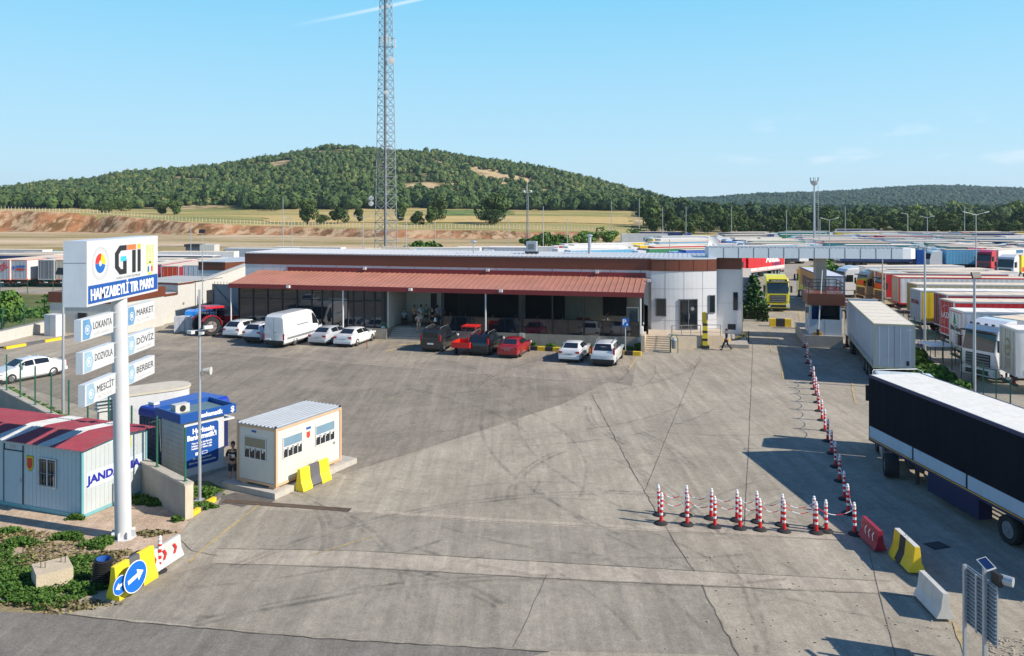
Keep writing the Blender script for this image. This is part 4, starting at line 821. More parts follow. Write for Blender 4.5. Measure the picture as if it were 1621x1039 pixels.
for (px, py), sd, rd, lb, deco, dy in RIGHT:
    g = G(px, py, 4.0); g.z = 0; hd = Vector((1, dy*.9, 0)).normalized(); rt = Vector((hd.y, -hd.x, 0))
    t = thing('semi_trailer', lb, 'trailer', g+rt*1.25, head(*hd.xy), 'trailers standing side by side on the right')
    trailer_parts(t, sd, rd, frame=REDP if deco in ('cross',) else FRAME, roof=[ROOFM, mat('bright_roof', (.72, .70, .66), .9, spec=.1, var=.05, dirt=.1)][deco in ('bolu', 'disc', 'emblem')], detail=2 if py > 450 else 1)
    if deco == 'bolu':
        text('Bolu Güneş', .5, (-.95, -.03, 2.45), (1, 0, 0), UP, DARK, t, width=1.9, weight=.012)
        b = MB().m(mat('logo_green', (.02, .25, .08), .5))
        for k in range(3): b.prism([(-.45+.09*k-.05, 2.95+.22*k), (.05-.09*k-.05, 2.95+.22*k), (-.25, 3.3+.2*k)], 'Y', -.03, -.01)
        b.bb(-.28, -.22, -.03, -.01, 2.8, 2.96); b.build('tree_logo', t)
        for k in range(5): text('Gıda Tarım Ltd', .2, (.0, -.03, 2.15-.17*k), (1, 0, 0), UP, GREY, t, width=.85)
        q = MB().m(REDP); q.bb(-1.15, 1.15, .0, .017, 3.78, 3.84); q.bb(1.1, 1.16, 0, .017, 1.3, 3.8); q.build('red_stripe', t)
    if deco == 'lazar':
        text('LAZAR', .62, (-.85, -.03, 2.55), (1, 0, 0), UP, WHT, t, width=1.95, weight=.01)
        b = MB().m(WHT)
        for k in range(9): a = math.pi*.45+k*.36; b.box((-.1+math.cos(a)*.85, -.01, 2.8+math.sin(a)*.75), (.07, .03, .07))
        b.build('star_logo', t); text('Spedition International', .15, (-1.0, -.03, 1.7), (1, 0, 0), UP, WHT, t, width=1.7)
    if deco == 'ake':
        text('AKE', .45, (-.5, -.03, 2.55), (1, 0, 0), UP, GREY, t, width=.9, weight=.01); b = MB().m(GREY); b.lathe((-.05, -.02, 3.3), [(.22, -.012), (.36, -.012), (.36, .012), (.22, .012)], 20, 'Y'); b.build('round_logo', t)
        for k in range(3): text('LOGISTICS', .3, (-.5, -.03, 2.1-.35*k), (1, 0, 0), UP, C_GRY, t, width=.9)
    if deco == 'disc': text('DISCORDIA', .5, (-.95, -.03, 2.7), (1, 0, 0), UP, C_DRED, t, width=1.9, weight=.01)
    if deco == 'na': text('NIKA', .5, (-.2, -.03, 2.9), (1, 0, 0), UP, C_BEI, t, width=1.2)
    if deco == 'emblem':
        b = MB().m(mat('gold_letter', (.40, .32, .15), .5))
        for k in range(20):
            a = math.pi*(-.32)+k*math.pi*1.64/19; b.box((math.cos(a+math.pi)*.42*-1*0+math.sin(a+math.pi*.18)*.42, -.015, 2.75+math.cos(a+math.pi*.18)*-.5*-1), (.05, .03, .12), ry=a)
        b.build('wreath_emblem', t); text('AR', .4, (-.25, -.03, 2.6), (1, 0, 0), UP, mat('gold_letter', (.40, .32, .15)), t, width=.5, weight=.01)
        for k in range(4): text('www otr com tr', .14, (-.2, -.03, 1.95-.16*k), (1, 0, 0), UP, mat('gold_letter', (.4, .32, .15)), t, width=.75)
# white lorry cab facing left in the right row
g = G(1536, 600); hd = Vector((-.93, -.36, 0)).normalized()
t = thing('articulated_lorry', 'white lorry with its cab facing left between the fir-tree trailer and the beige-doored one', 'lorry', (0, 0, 0), head(*hd.xy)); trailer_parts(t, C_WHITE, C_WHITE, y0=-16.6); cab_parts(t, P_WH, 0)
fr = Vector((31.0, 53.4, 0)); t.location = fr
b = MB().m(DARK)
for x in (-.8, -.3, .3, .8): b.bb(x-.08, x+.08, -.5, -.35, 3.72, 3.84)
b.build('roof_lamp', t)
# three cabs facing left at the end of the right row
for k, (px, py, c, lb) in enumerate([(1343, 441, P_WH, 'white and red cab, furthest of the three cabs facing left beside the lane'), (1353, 446, P_BEI, 'beige cab, middle of the three cabs facing left beside the lane'), (1366, 451, P_BEI, 'beige cab with red windscreen, nearest of the three facing left beside the lane')]):
    D = [104, 98.5, 94][k]; X = [42.3, 42.8, 43.0][k]; hd = Vector((-.97, -.1, 0))
    t = thing('articulated_lorry', lb, 'lorry', (X, D, 0), head(*hd.xy), 'lorries standing side by side on the right'); trailer_parts(t, [C_WHITE, C_BEI, C_WHITE][k], C_WHITE, y0=-16.6, detail=1); cab_parts(t, c, 0, 1)
    MB().m(REDP).bb(-.7, .7, -.05, .022, 2.15, 2.7).build('sun_shade', t)
# red and white lorries facing the camera on the right
for k, (px, py, c, sd, lb) in enumerate([(1553, 427, P_RED, C_RED, 'crimson lorry, left of the two red ones facing the camera at right'), (1571, 432, P_RED, C_WHITE, 'crimson lorry with white trailer, right of the two red ones facing the camera'), (1605, 444, P_WH, C_YEL, 'white lorry with yellow trailer facing the camera at the right edge'), (1519, 417, P_RED, C_RED, 'small crimson lorry leftmost of the red ones facing the camera at right')]):
    g = G(px-14, py); hd = Vector((-.80, -.60, 0)); t = thing('articulated_lorry', lb, 'lorry', g, head(*hd.xy), 'lorries facing the camera on the right'); trailer_parts(t, sd, sd, y0=-16.6, detail=1); cab_parts(t, c, 0, 1)
    if k == 2:
        MB().m(REDP).bb(-1.262, -1.255, -10, -3.2, 1.3, 2.0).build('red_band', t)
# ---- far lorry park: ranks of parked lorries ----
PR = {}
FAR = [('white', C_WHITE, P_WH), ('white', C_WHITE, P_WH), ('pale grey', LG, P_WH), ('beige', C_BEI, P_WH), ('blue', C_BLUE, P_BLU), ('light blue', C_LB, P_WH), ('red', C_RED, P_RED), ('dark grey', C_GRY, P_WH), ('navy', curtain('deep_blue', (.012, .04, .14)), P_BLU), ('yellow', C_YEL, P_YE), ('teal', C_TEAL, P_WH), ('crimson', C_PNK, P_RED), ('green', C_GRN, P_WH)]
roofs = [ROOFM, mat('bright_roof', (.72, .70, .66), .9, spec=.1, var=.05, dirt=.1), mat('dusty_roof', (.50, .46, .40), .8), mat('cream_roof', (.66, .60, .50), .7)]
def far_proto(i, rf):
    if (i, rf) in PR: return PR[(i, rf)], True
    nm, sd, cp = FAR[i]; t = thing('articulated_lorry', 'x', 'lorry')
    W = 2.5; b = MB().m(sd); b.bb(-W/2, W/2, 0, 13.6, 1.15, 3.94); b.build('trailer_body', t)
    MB().m(roofs[rf]).bb(-W/2-.02, W/2+.02, -.02, 13.62, 3.95, 4.0).build('roof', t)
    MB().m(C_WHITE if i % 3 else sd).bb(-1.2, 1.2, -.03, 0, 1.2, 3.9).build('rear_door', t)
    y = 16.5; MB().m(cp).prism([(y-2.2, .5), (y, .5), (y, 2.0), (y-.32, 3.35), (y-.6, 3.6), (y-2.2, 3.7)], 'X', -1.23, 1.23).build('cab', t)
    MB().m(GLASSD).prism([(y+.015, 2.06), (y-.27, 3.2), (y-.3, 3.2), (y-.1, 2.06)], 'X', -1.1, 1.1).build('windscreen', t)
    b = MB().m(DARK); b.bb(-1.1, 1.1, .3, 13, .75, 1.14); b.bb(-1.2, 1.2, 9.5, 13.9, .4, .74)
    for yy in (2, 3.3, 4.6, 11.6, 15.1): b.lathe((0, yy, .5), [(.3, -1.2), (.5, -1.2), (.5, 1.2), (.3, 1.2)], 10, 'X')
    b.build('chassis', t); PR[(i, rf)] = t; return t, False
RF = random.Random(21); usedp = set(); total = 0
colr = [0, 0, 0, 1, 2, 2, 3, 3, 4, 5, 6, 7, 8, 9, 10, 11, 12]
def put_far(x, y, dirn, lb_pos, ci=None, ang=-.12):
    global total
    i = ci if ci is not None else colr[RF.randrange(len(colr))]; rf = RF.choice((0, 0, 1, 1, 2, 3)); p, old = far_proto(i, rf)
    hd = Vector((.985, ang+RF.uniform(-.03, .03), 0)).normalized()*dirn; x -= hd.x*8; y -= hd.y*8
    lb = '%s lorry, %s' % (FAR[i][0], lb_pos); total += 1
    zsc = RF.choice((1, 1, .98, .95, .9, 1.03))
    if old: o_ = copy_tree(p, (x, y, 0), head(hd.x, hd.y), lb, 'lorries parked in ranks in the far park')
    else: p.location = (x, y, 0); p.rotation_euler = (0, 0, head(hd.x, hd.y)); p['label'] = lb; p['group'] = 'lorries parked in ranks in the far park'; o_ = p
    o_.scale = (1, 1, zsc)
colx = [14, 33, 52, 71, 90, 109, 128, 147, 166]
for ci, x0 in enumerate(colx):
    y = {0: 150, 1: 148, 2: 166, 3: 158, 4: 150, 5: 166, 6: 172, 7: 178, 8: 184}[ci]; k = 0
    ymax = {0: 185, 1: 232, 2: 255, 3: 268, 4: 268, 5: 272, 6: 268, 7: 262, 8: 255}[ci]
    while y < ymax:
        if RF.random() < .93:
            xx = x0+.19*(y-150)+RF.uniform(-3.5, 3.5); yy = y-.12*(xx-x0)
            pxc = CX+F*xx/yy
            if -20 < pxc < 1720: put_far(xx, yy, RF.choice((1, -1, -1)), '%s back in the %s file of the far park' % (ordn(k), ordn(ci)), None, [.42, .36, .26, -.12, -.12, -.32, .12, -.25, -.12][ci])
            k += 1
        y += RF.choice((3.3, 3.5, 3.8, 4.6, 6.5)) if y < 200 else RF.choice((3.8, 4.8, 6, 8))
# lorries peeking over the long roof
for k, (px, py, ci) in enumerate([(425, 393, 2), (480, 392, 0), (612, 392.5, 5), (535, 391.5, 0), (650, 391, 3), (715, 392, 0), (770, 391, 2), (820, 390, 1)]):
    g = G(px, py+.0, 4.0); put_far(g.x, g.y, RF.choice((1, -1)), '%s from the left peeking over the long building roof' % ordn(k), ci)
# longer labelled ones at the back
for px, py, ci, lb in [(1052, 367, 8, 'at the back left corner beside the lettered white trailer'), (1400, 364, 8, 'long one at the back right of the lamp mast'), (1570, 370, 8, 'long one by the wood at the far right'), (1360, 363, 8, 'at the back just right of the tall mast'), (1180, 369, 7, 'tall one at the back left of the mast'), (1480, 368, 4, 'short one near the back right'), (1440, 371, 5, 'near the back right beside the blue one')]:
    g = G(px, py, 4.0); put_far(g.x, g.y, 1, lb, ci)
g = G(1015, 370, 4.0); t = thing('semi_trailer', 'white trailer with dark lettering at the back left corner of the far park', 'trailer', (g.x-6, g.y, 0), head(.985, -.12)); trailer_parts(t, C_WHITE, C_BLUE, detail=0); text('KANTIGY', 1.5, (1.27, 6.5, 1.9), (0, 1, 0), UP, GREY, t, width=5.5, weight=.03)
# left far trailers seen from their rears
for px0, sd, rd, nm, lb in [(-8, C_WHITE, LG, 'DE', 'grey-doored trailer with red lettering at the left edge'), (19, C_WHITE, LG, 'NURMIS', 'grey-doored trailer with red frame and blue lettering at left'), (62, C_GRY, C_GRY, None, 'dark grey curtain trailer behind the big sign at left'), (87, C_WHITE, C_BEI, None, 'beige-doored trailer with pink frame just left of the big sign')]:
    g = XD(px0, 117); t = thing('semi_trailer', lb, 'trailer', g+AP*1.25, head(.12, 1), 'trailers parked behind the left fence'); trailer_parts(t, sd, rd, frame=mat('salmon_frame', (.6, .25, .2), .5) if px0 != 62 else FRAME, detail=1)
    if nm == 'DE': text('DE', 1.3, (.0, -.03, 2.3), (.8, 0, .5), (-.5, 0, .8), REDP, t, width=1.2, weight=.03)
    if nm == 'NURMIS': text('NURMIS', .4, (-.5, -.03, 2.9), (1, 0, 0), UP, C_BLUE, t, width=1.5, weight=.03); text('METALS', .3, (-.5, -.03, 2.5), (1, 0, 0), UP, REDP, t, width=1.5, weight=.03); MB().m(C_BLUE).sphere((-.85, -.02, 2.85), .25, sc=(.7, .1, 1.3)).build('drop_logo', t)
t = thing('lorry_tractor', 'black cab between the grey-doored and dark grey trailers at left', 'lorry', XD(56, 119)+Vector((2.2, 6, 0)), head(-.3, -.95)); cab_parts(t, car_paint('lorry_black', (.02, .02, .025)), 6, 1)
for k, (px, py, ci) in enumerate([(8, 399, 6), (45, 401, 0), (75, 402, 8), (108, 400, 8), (30, 396, 0), (85, 395.5, 0), (300, 410, 0), (290, 405.5, 7), (330, 409, 3)]):
    g = G(px, py, 4.0); put_far(g.x, g.y, 1, '%s in the rank behind the big sign on the left' % ordn(k), ci)
for px, py, sd, rd, lb in [(256.5, 421, C_DRED, curtain('vermilion', (.55, .05, .015)), 'bright orange-red trailer rear just right of the big sign'), (251-20, 418, C_PNK, C_PNK, 'crimson trailer half hidden by the big sign'), (291, 420, C_WHITE, curtain('ice_blue', (.36, .46, .56)), 'pale blue doored trailer left of the brown-banded building')]:
    g = G(px, py, 4.0); g.z = 0; t = thing('semi_trailer', lb, 'trailer', g+AP*1.2, head(.02, 1)); trailer_parts(t, sd, rd, W=2.3, detail=1)
g = G(252, 398, 4.0); t = thing('semi_trailer', 'long white trailer with turquoise lettering behind the orange-red one', 'trailer', (g.x, g.y, 0), head(1, -.02)); trailer_parts(t, C_WHITE, C_WHITE, detail=0)
TQ = mat('turquoise_letter', (.05, .42, .48), .5); text('VENUS CARGO', 2.0, (1.27, 2.2, 1.5), (0, 1, 0), UP, TQ, t, width=8.8, weight=.09)
# ---------------- main building ----------------
WALLM = mat('white_cladding', (.62, .62, .63), .6, var=.05, scale=.7, dirt=.10)
BROWN = mat('rust_brown_fascia', (.145, .04, .018), .45, var=.08, scale=1.5)
CANR = mat('terracotta_canopy_sheet', (.38, .17, .12), .6, var=.16, scale=.5, dirt=.25)
REDT = mat('oxide_red_trim', (.20, .02, .02), .45, var=.06)
RSHEET = mat('grey_roof_sheet', (.52, .53, .55), .45, .2, var=.08, dirt=.2)
def frame_obj(name, label, cat, org, ang):
    return thing(name, label, cat, org, ang)
BA = math.atan2(U.y, U.x)
bd_ = thing('service_building', 'long low service building with white walls, brown roof band and curved right corner', 'building', BO, BA)
H1 = 7.1; XL = -38.6
# main block with curved right corner: plan outline (local x,y), facade at y=5.07
FY = 5.07; arc = []
x_a = .75; x_b = 6.3
for i in range(15):
    tt = i/14; arc.append((x_a+(x_b-x_a)*tt, 4.62+.23*(x_a+(x_b-x_a)*tt-x_a)-.42*math.sin(math.pi*tt)+.25*tt*tt))
plan = [(XL, FY), (x_a-.25, FY)]+arc+[(x_b+.02, FY+3.0), (x_b+2.2, FY+3.0), (x_b+2.2, FY+8), (XL, FY+8)]
b = MB().m(WALLM); b.prism(plan, 'Z', 0, 6.05); b.build('wall', bd_)
def offs(pl, o): return [(x, y-o) if y < FY+7 else (x, y+o) for x, y in pl]
b = MB().m(BROWN); pl2 = [(XL-.03, FY-.05), (x_a-.28, FY-.05)]+[(x, y-.05) for x, y in arc]+[(x_b+.06, FY+2.95), (x_b+2.25, FY+2.95), (x_b+2.25, FY+8.05), (XL-.03, FY+8.05)]
b.prism(pl2, 'Z', 6.05, H1-.04); b.build('roof_band', bd_)
b = MB().m(RSHEET); pl3 = [(XL-.06, FY-.09), (x_a-.3, FY-.09)]+[(x, y-.09) for x, y in arc]+[(x_b+.1, FY+2.9), (x_b+2.3, FY+2.9), (x_b+2.3, FY+8.1), (XL-.06, FY+8.1)]
b.prism(pl3, 'Z', H1-.04, H1+.06)
x = XL
while x < x_b: b.bb(x, x+.14, FY-.13 if x < x_a-.3 else FY+1.6, FY+8, H1+.061, H1+.09); x += .42
b.build('roof', bd_)
b = MB().m(mat('panel_joint', (.30, .30, .31), .7))
for z in (4.45, 2.9): b.bb(x_a, x_a+.02, FY-.02, FY, z, z+.02)
for z in (4.5, 3.0, 1.75):
    for (xa, ya), (xb2, yb2) in zip(arc, arc[1:]):
        b.add([(xa, ya-.008, z), (xb2, yb2-.008, z), (xb2, yb2-.008, z+.025), (xa, ya-.008, z+.025)], [(0, 1, 2, 3)])
for i in (3, 7, 11): x_, y_ = arc[i]; b.bb(x_, x_+.02, y_-.01, y_, .96, 6.04)
b.bb(x_b+.02, x_b+2.2, FY+2.985, FY+2.995, 3.0, 3.02)
for i in range(20): b.bb(XL+1.9*i, XL+1.9*i+.02, FY-.008, FY, 5.4, 6.04)
b.build('panel_joint', bd_)
b = MB().m(mat('fascia_joint', (.06, .02, .012), .6))
for i in range(0, 15, 3): x_, y_ = arc[i]; b.bb(x_, x_+.03, y_-.062, y_-.03, 6.06, 7.05)
b.build('fascia_joint', bd_)
# openings on the curved corner
def arcy(x): return float(np.interp(x, [a[0] for a in arc], [a[1] for a in arc]))
def opening(x0, x1, z0, z1, nm, extra=None):
    ya, yb = arcy(x0), arcy(x1); an = math.atan2(yb-ya, x1-x0); L = math.hypot(x1-x0, yb-ya)
    b = MB().m(GLASSD); b.box(((x0+x1)/2, (ya+yb)/2-.03, (z0+z1)/2), (L, .06, z1-z0), rz=an); o = b.build(nm, bd_)
    q = MB().m(mat('window_frame_grey', (.12, .13, .15), .5)); c = Vector(((x0+x1)/2, (ya+yb)/2-.05, 0)); dx = Vector((math.cos(an), math.sin(an), 0))
    for s in (-1, 1): q.box(c+dx*s*L/2+Vector((0, 0, (z0+z1)/2)), (.07, .09, z1-z0+.07), rz=an)
    for z in (z0, z1): q.box(c+Vector((0, 0, z)), (L-.07, .09, .07), rz=an)
    if extra: q.box(c+Vector((0, 0, (z0+z1)/2)), (.06, .085, z1-z0-.07), rz=an)
    q.build('frame', o); return o
opening(1.15, 2.0, 2.15, 3.65, 'window'); o = opening(3.15, 4.65, .98, 3.6, 'glass_door', True)
b = MB().m(ALU); b.bb(3.96, 4.0, arcy(3.98)-.16, arcy(3.98)-.12, 1.9, 2.4); b.lathe((4.25, arcy(4.25)-.10, 2.8), [(.0, -.004), (.16, -.004), (.16, .004), (0, .004)], 16, 'Y'); b.build('handle', o)
opening(5.65, 6.15, 2.4, 3.9, 'window'); b = MB().m(GLASSD); b.bb(x_b+1.5, x_b+1.9, FY+2.95, FY+2.985, 2.4, 4.0); b.build('window', bd_)
MB().m(ALU).tube((x_b+2.26, FY+2.9, .3), (x_b+2.26, FY+2.9, 6.2), .06).build('drainpipe', bd_)
# platform (terrace base) in pieces around the stairs
PZ = .96; SL, SR = -21.9, -16.9
PLAT = mat('terrace_concrete', (.30, .27, .22), .85, var=.18, scale=1.5, bump=.3, dirt=.45)
b = MB().m(PLAT); b.bb(-36.9, SL, 0, FY, 0, PZ); b.bb(SL, SR, 1.55, FY, 0, PZ-.002); b.bb(SR, .25, 0, FY, 0, PZ); b.build('terrace_base', bd_)
b = MB().m(CONC)
for i in range(6): b.bb(SL+.02, SR-.02, 1.55-.26*(i+1), 1.55-.26*i, 0, PZ-.16*(i+.0)-.0-(.0 if i else .002)-.12)
ob = b.build('entrance_steps', bd_)
b = MB().m(mat('stair_edge', (.58, .52, .42), .8))
for i in range(6): b.bb(SL+.1, SR-.1, 1.55-.26*(i+1)-.02, 1.55-.26*(i+1)+.10, PZ-.16*i-.119, PZ-.16*i-.10)
b.build('step_edge', ob)
b = MB().m(mat('terrace_wall_top', (.5, .47, .4), .8))
for x in (-9.8, .05): b.bb(x-.2, x+.2, -.12, .0, 0, PZ+.03)
b.build('pier', bd_)
# left glazed shop front, with dark mullions
b = MB().m(mat('shop_glass', (.012, .02, .03), .03, var=.15, scale=.3, spec=1)); b.bb(-36.4, SL-.1, .32, .36, PZ+.05, 4.25); o = b.build('shop_window', bd_)
b = MB().m(DARK); x = -36.4
while x < SL-.2: b.bb(x-.05, x+.05, .24, .315, PZ+.05, 4.25); x += 1.0 if x > -30.5 else 1.45
b.bb(-36.4, SL-.1, .25, .317, PZ, PZ+.1); b.bb(-36.4, SL-.1, .25, .317, 3.25, 3.33); b.bb(SL-.6, SL-.1, .24, .318, PZ+.1, 4.25); b.build('mullion', o)
b = MB().m(mat('interior_shade', (.05, .05, .055), .8)); b.bb(-36.4, SL-.2, 4.26, 4.3, PZ, 4.2) if False else None
# recessed entrance
b = MB().m(CREAM); b.bb(SL-.1, SL+.05, .36, FY, PZ, 4.3); b.bb(SL+.05, SL+2.4, FY-.1, FY-.002, PZ, 4.3); b.bb(SL+3.0, SL+3.7, FY-.1, FY-.002, PZ, 4.3); b.build('entrance_wall', bd_)
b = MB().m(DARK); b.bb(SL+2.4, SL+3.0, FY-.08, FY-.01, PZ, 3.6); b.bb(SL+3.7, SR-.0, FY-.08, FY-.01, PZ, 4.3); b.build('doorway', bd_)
# terrace enclosure at right: tinted clear glass above dark lower panes
gt = bpy.data.materials.new('tinted_clear_glass'); gt.use_nodes = True; t_ = NT(gt)
t_.b.inputs['Base Color'].default_value = (.01, .012, .015, 1); t_.b.inputs['Roughness'].default_value = .03
tb = t_.n('BsdfTransparent'); tb.inputs[0].default_value = (.74, .76, .78, 1); ms = t_.n('MixShader'); fr = t_.n('Fresnel', IOR=1.45); t_.l(fr.outputs[0], ms.inputs[0]); t_.l(tb.outputs[0], ms.inputs[1]); t_.l(t_.b.outputs[0], ms.inputs[2]); t_.l(ms.outputs[0], t_.t.nodes['Material Output'].inputs[0])
o = MB().m(gt).bb(SR, .1, .12, .14, 2.2, 4.2).build('terrace_window', bd_)
MB().m(mat('dark_lower_pane', (.012, .014, .018), .05, spec=1, var=.2)).bb(SR, .1, .11, .15, PZ+.02, 2.2).build('lower_pane', o)
b = MB().m(DARK)
for x in (SR+.05, -12.9, -9.8, -7.2, -4.55, .05): b.bb(x-.07, x+.07, .02, .108, PZ, 4.25)
for x in (-15.6, -14.3, -11.3, -8.5, -5.9, -3.0, -1.5): b.bb(x-.025, x+.025, .05, .108, PZ, 2.2)
b.bb(SR, .1, .04, .109, 2.17, 2.23); b.build('mullion', o)
o = MB().m(gt).bb(.10, .13, .2, 3.6, 1.7, 4.3).build('side_window', bd_)
b = MB().m(DARK)
for y in (.2, 1.3, 2.4, 3.5): b.bb(.09, .16, y-.04, y+.04, PZ, 4.5)
b.build('mullion', o); MB().m(WALLM).bb(.05, .25, .15, 3.6, PZ, 1.7).build('parapet', bd_)
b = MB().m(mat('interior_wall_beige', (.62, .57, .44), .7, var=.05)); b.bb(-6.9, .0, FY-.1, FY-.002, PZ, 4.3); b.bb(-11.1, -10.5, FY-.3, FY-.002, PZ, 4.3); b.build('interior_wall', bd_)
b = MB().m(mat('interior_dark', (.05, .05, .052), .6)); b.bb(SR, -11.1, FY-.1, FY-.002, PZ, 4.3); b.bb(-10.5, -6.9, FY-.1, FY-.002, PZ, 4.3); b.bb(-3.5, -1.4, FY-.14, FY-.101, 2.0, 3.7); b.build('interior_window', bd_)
# canopy
CF, CBk = -.35, FY-.06; zf_, zb_ = 4.62, 5.45; x0c, x1c = -37.0, .35
b = MB().m(CANR)
b.add([(x0c, CF, zf_), (x1c, CF, zf_), (x1c, CBk, zb_), (x0c, CBk, zb_), (x0c, CF, zf_-.06), (x1c, CF, zf_-.06), (x1c, CBk, zb_-.06), (x0c, CBk, zb_-.06)], [(0, 1, 2, 3), (7, 6, 5, 4), (0, 4, 5, 1), (1, 5, 6, 2), (2, 6, 7, 3), (3, 7, 4, 0)])
x = x0c; sl_ = (zb_-zf_)/(CBk-CF)
while x < x1c:
    b.add([(x, CF, zf_+.002), (x+.05, CF, zf_+.002), (x+.05, CBk, zb_+.002), (x, CBk, zb_+.002), (x, CF, zf_+.05), (x+.05, CF, zf_+.05), (x+.05, CBk, zb_+.05), (x, CBk, zb_+.05)], [(4, 5, 6, 7), (0, 1, 5, 4), (1, 2, 6, 5), (3, 0, 4, 7)]); x += .5
b.build('canopy', bd_)
b = MB().m(REDT); b.bb(x0c-.05, x1c+.05, CF-.08, CF-.002, 4.26, zf_+.03); b.bb(x0c+3, x1c-.1, CBk-.1, CBk+.05, zb_-.05, zb_+.38); b.build('canopy_fascia', bd_)
b = MB().m(mat('soffit', (.25, .2, .18), .8)); b.bb(x0c, x1c, CF, .3, 4.28, 4.33); b.bb(x0c, SL, .36, 4.9, 4.31, 4.35); b.bb(SL, x1c-.2, .3, 4.9, 4.31, 4.35); b.build('canopy_soffit', bd_)
b = MB().m(WHITE)
for x, zt in ((-36.9, 0), (-25.9, .96), (-12.9, .96), (.1, 0)): b.tube((x, -.2, zt if zt else .2), (x, -.2, 4.3), .07, n=10)
for x in (-25.9, -12.9): b.path([(x, -.2, 1.15), (x-.35, -.22, .95), (x-.35, -.22, .1)], .06)
b.build('downpipe', bd_)
for x, y, z in ((-31, CF-.2, 4.5), (-11.5, CF-.2, 4.55), (-19.5, CF-.2, 4.5), (-26, CBk-.15, zb_+.35), (-14, CBk-.15, zb_+.4), (-4, CBk-.15, zb_+.4), (.6, 3.5, 5.3)):
    MB().m(WHITE).box((x, y, z), (.28, .3, .22)).build('floodlight', bd_)
b = MB().m(REDT); y = CBk-.12
for i in range(14): b.tube((x0c+3+i*2.6, y-.1, zb_+.1), (x0c+3+i*2.6, y-.1, zb_+.62), .02, n=4)
b.build('roof_peg', bd_)
# stair and terrace at the right corner
cb = MB().m(mat('pale_sandstone_concrete', (.48, .40, .30), .8, var=.12, bump=.2, dirt=.25))
cb.prism([(2.5, .9), (5.0, 1.75), (5.0, 2.2), (5.4, 2.35), (5.4, 1.95), (6.7, 2.35), (6.7, 6.3), (2.5, 5.5)], 'Z', 0, PZ-.004); cb.bb(.25, 2.5, 1.0, FY, 0, PZ-.006)
cb.build('corner_terrace', bd_)
b = MB().m(mat('pale_sandstone_concrete', (.48, .40, .30)))
for i in range(7): b.bb(.52, 2.45, 1.0-.3*(i+1), 1.0-.3*i, 0, PZ-.135*(i+1)+.02)
b.bb(.2, .5, -1.2, 1.0, 0, 1.3); o = b.build('corner_steps', bd_)
b = MB().m(GREY); rl = [(3.0, -1.05, .05, 1.0), (3.0, 1.15, PZ, PZ+.95)]
b.path([(3.05, -1.1, .05), (3.05, -1.1, .95), (3.05, 1.0, 1.9), (3.05, -.98, 1.9)], .03) if False else None
hy = lambda x: .98+.34*(x-2.5)
b.path([(2.55, -1.1, .02), (2.55, -1.1, .95), (2.55, 1.05, 1.85), (4.9, hy(4.9), 1.85)], .03)
for z in (1.25, 1.55): b.path([(2.6, hy(2.6), z), (4.9, hy(4.9), z)], .015); b.path([(5.3, hy(5.3)+.2, z), (6.5, hy(6.5), z)], .015)
b.path([(5.3, hy(5.3)+.2, 1.85), (6.5, hy(6.5), 1.85)], .03)
for x in (2.6, 3.35, 4.1, 4.9, 5.3, 6.5): b.tube((x, hy(x)+(.2 if x == 5.3 else 0), PZ), (x, hy(x)+(.2 if x == 5.3 else 0), 1.85), .025, n=6)
b.build('handrail', bd_)
b = MB().m(GLASSD); b.box((.45, 1.9, 2.2), (.06, 1.0, 2.4), rz=.35); b.build('open_door', bd_)
# rooftop things
t = thing('air_handling_unit', 'grey box ventilation unit on the long building roof', 'ventilation unit', bw(-10.7, 9, H1+.1), BA)
b = MB().m(GALV); b.bb(-.48, .48, -.4, .4, .2, 1.15); b.build('casing', t); MB().m(CHAS).bb(-.6, .6, -.4, .4, 0, .2).build('stand', t); MB().m(GREY).bb(-.3, .3, -.42, -.4, .4, .9).build('fan_grille', t)
for a_, h_, lb in ((-5.3, 1.7, 'thick grey vent pipe on the roof right of the ventilation unit'), (-16.2, 1.1, 'short thin vent pipe left of the ventilation unit')):
    t = thing('vent_pipe', lb, 'vent pipe', bw(a_, 10 if h_ > 1.5 else 8, H1+.05), 0); MB().m(GALV).tube((0, 0, 0), (0, 0, h_), .16 if h_ > 1.5 else .06, n=10).build('pipe', t); MB().m(GALV).lathe((0, 0, h_), [(.16, 0), (.3, .02), (.3, .1), (.05, .2)], 10).build('cowl', t)
t = thing('satellite_dish', 'white satellite dish on the roof at the left end of the gate canopy', 'satellite dish', bw(6.2, 11, H1+.1), .3)
b = MB().m(WHITE); b.lathe((0, 0, 1.0), [(.02, .12), (.35, .08), (.62, -.05), (.62, -.03), (.35, .1), (.02, .15)], 20, 'Y'); b.build('dish', t, smooth=True); MB().m(GALV).tube((0, .15, 0), (0, .1, 1.0), .04).build('mast', t)
# ---------------- gate, booth ----------------
GP = mat('grey_cladding_panel', (.60, .66, .70), .5, 0, var=.05)
g0 = Vector((17.3, 70.6, 0)); t = thing('gate_canopy', 'long flat grey-panelled gate canopy over the lanes on a concrete column', 'canopy', g0, BA+math.radians(6))
b = MB().m(GP); b.bb(0, 16.3, 0, 2.6, 7.15, 8.02); b.build('canopy_box', t)
b = MB().m(mat('sunlit_panel', (.66, .68, .70), .4, var=.03)); b.prism([(16.301, 0), (17.0, .12), (17.5, .5), (17.7, 1.3), (17.5, 2.1), (17.0, 2.5), (16.301, 2.6)], 'Z', 7.15, 8.02); b.build('rounded_end', t)  # rounded end coloured lighter than the cladding: sunlight put into its colour
b = MB().m(mat('panel_seam', (.05, .06, .07), .7))
for i in range(1, 13): b.bb(i*1.28, i*1.28+.045, -.012, 0, 7.15, 8.02)
b.build('panel_seam', t)
b = MB().m(RSHEET); b.bb(0, 16.3, .05, 2.55, 8.021, 8.05)
x = 0
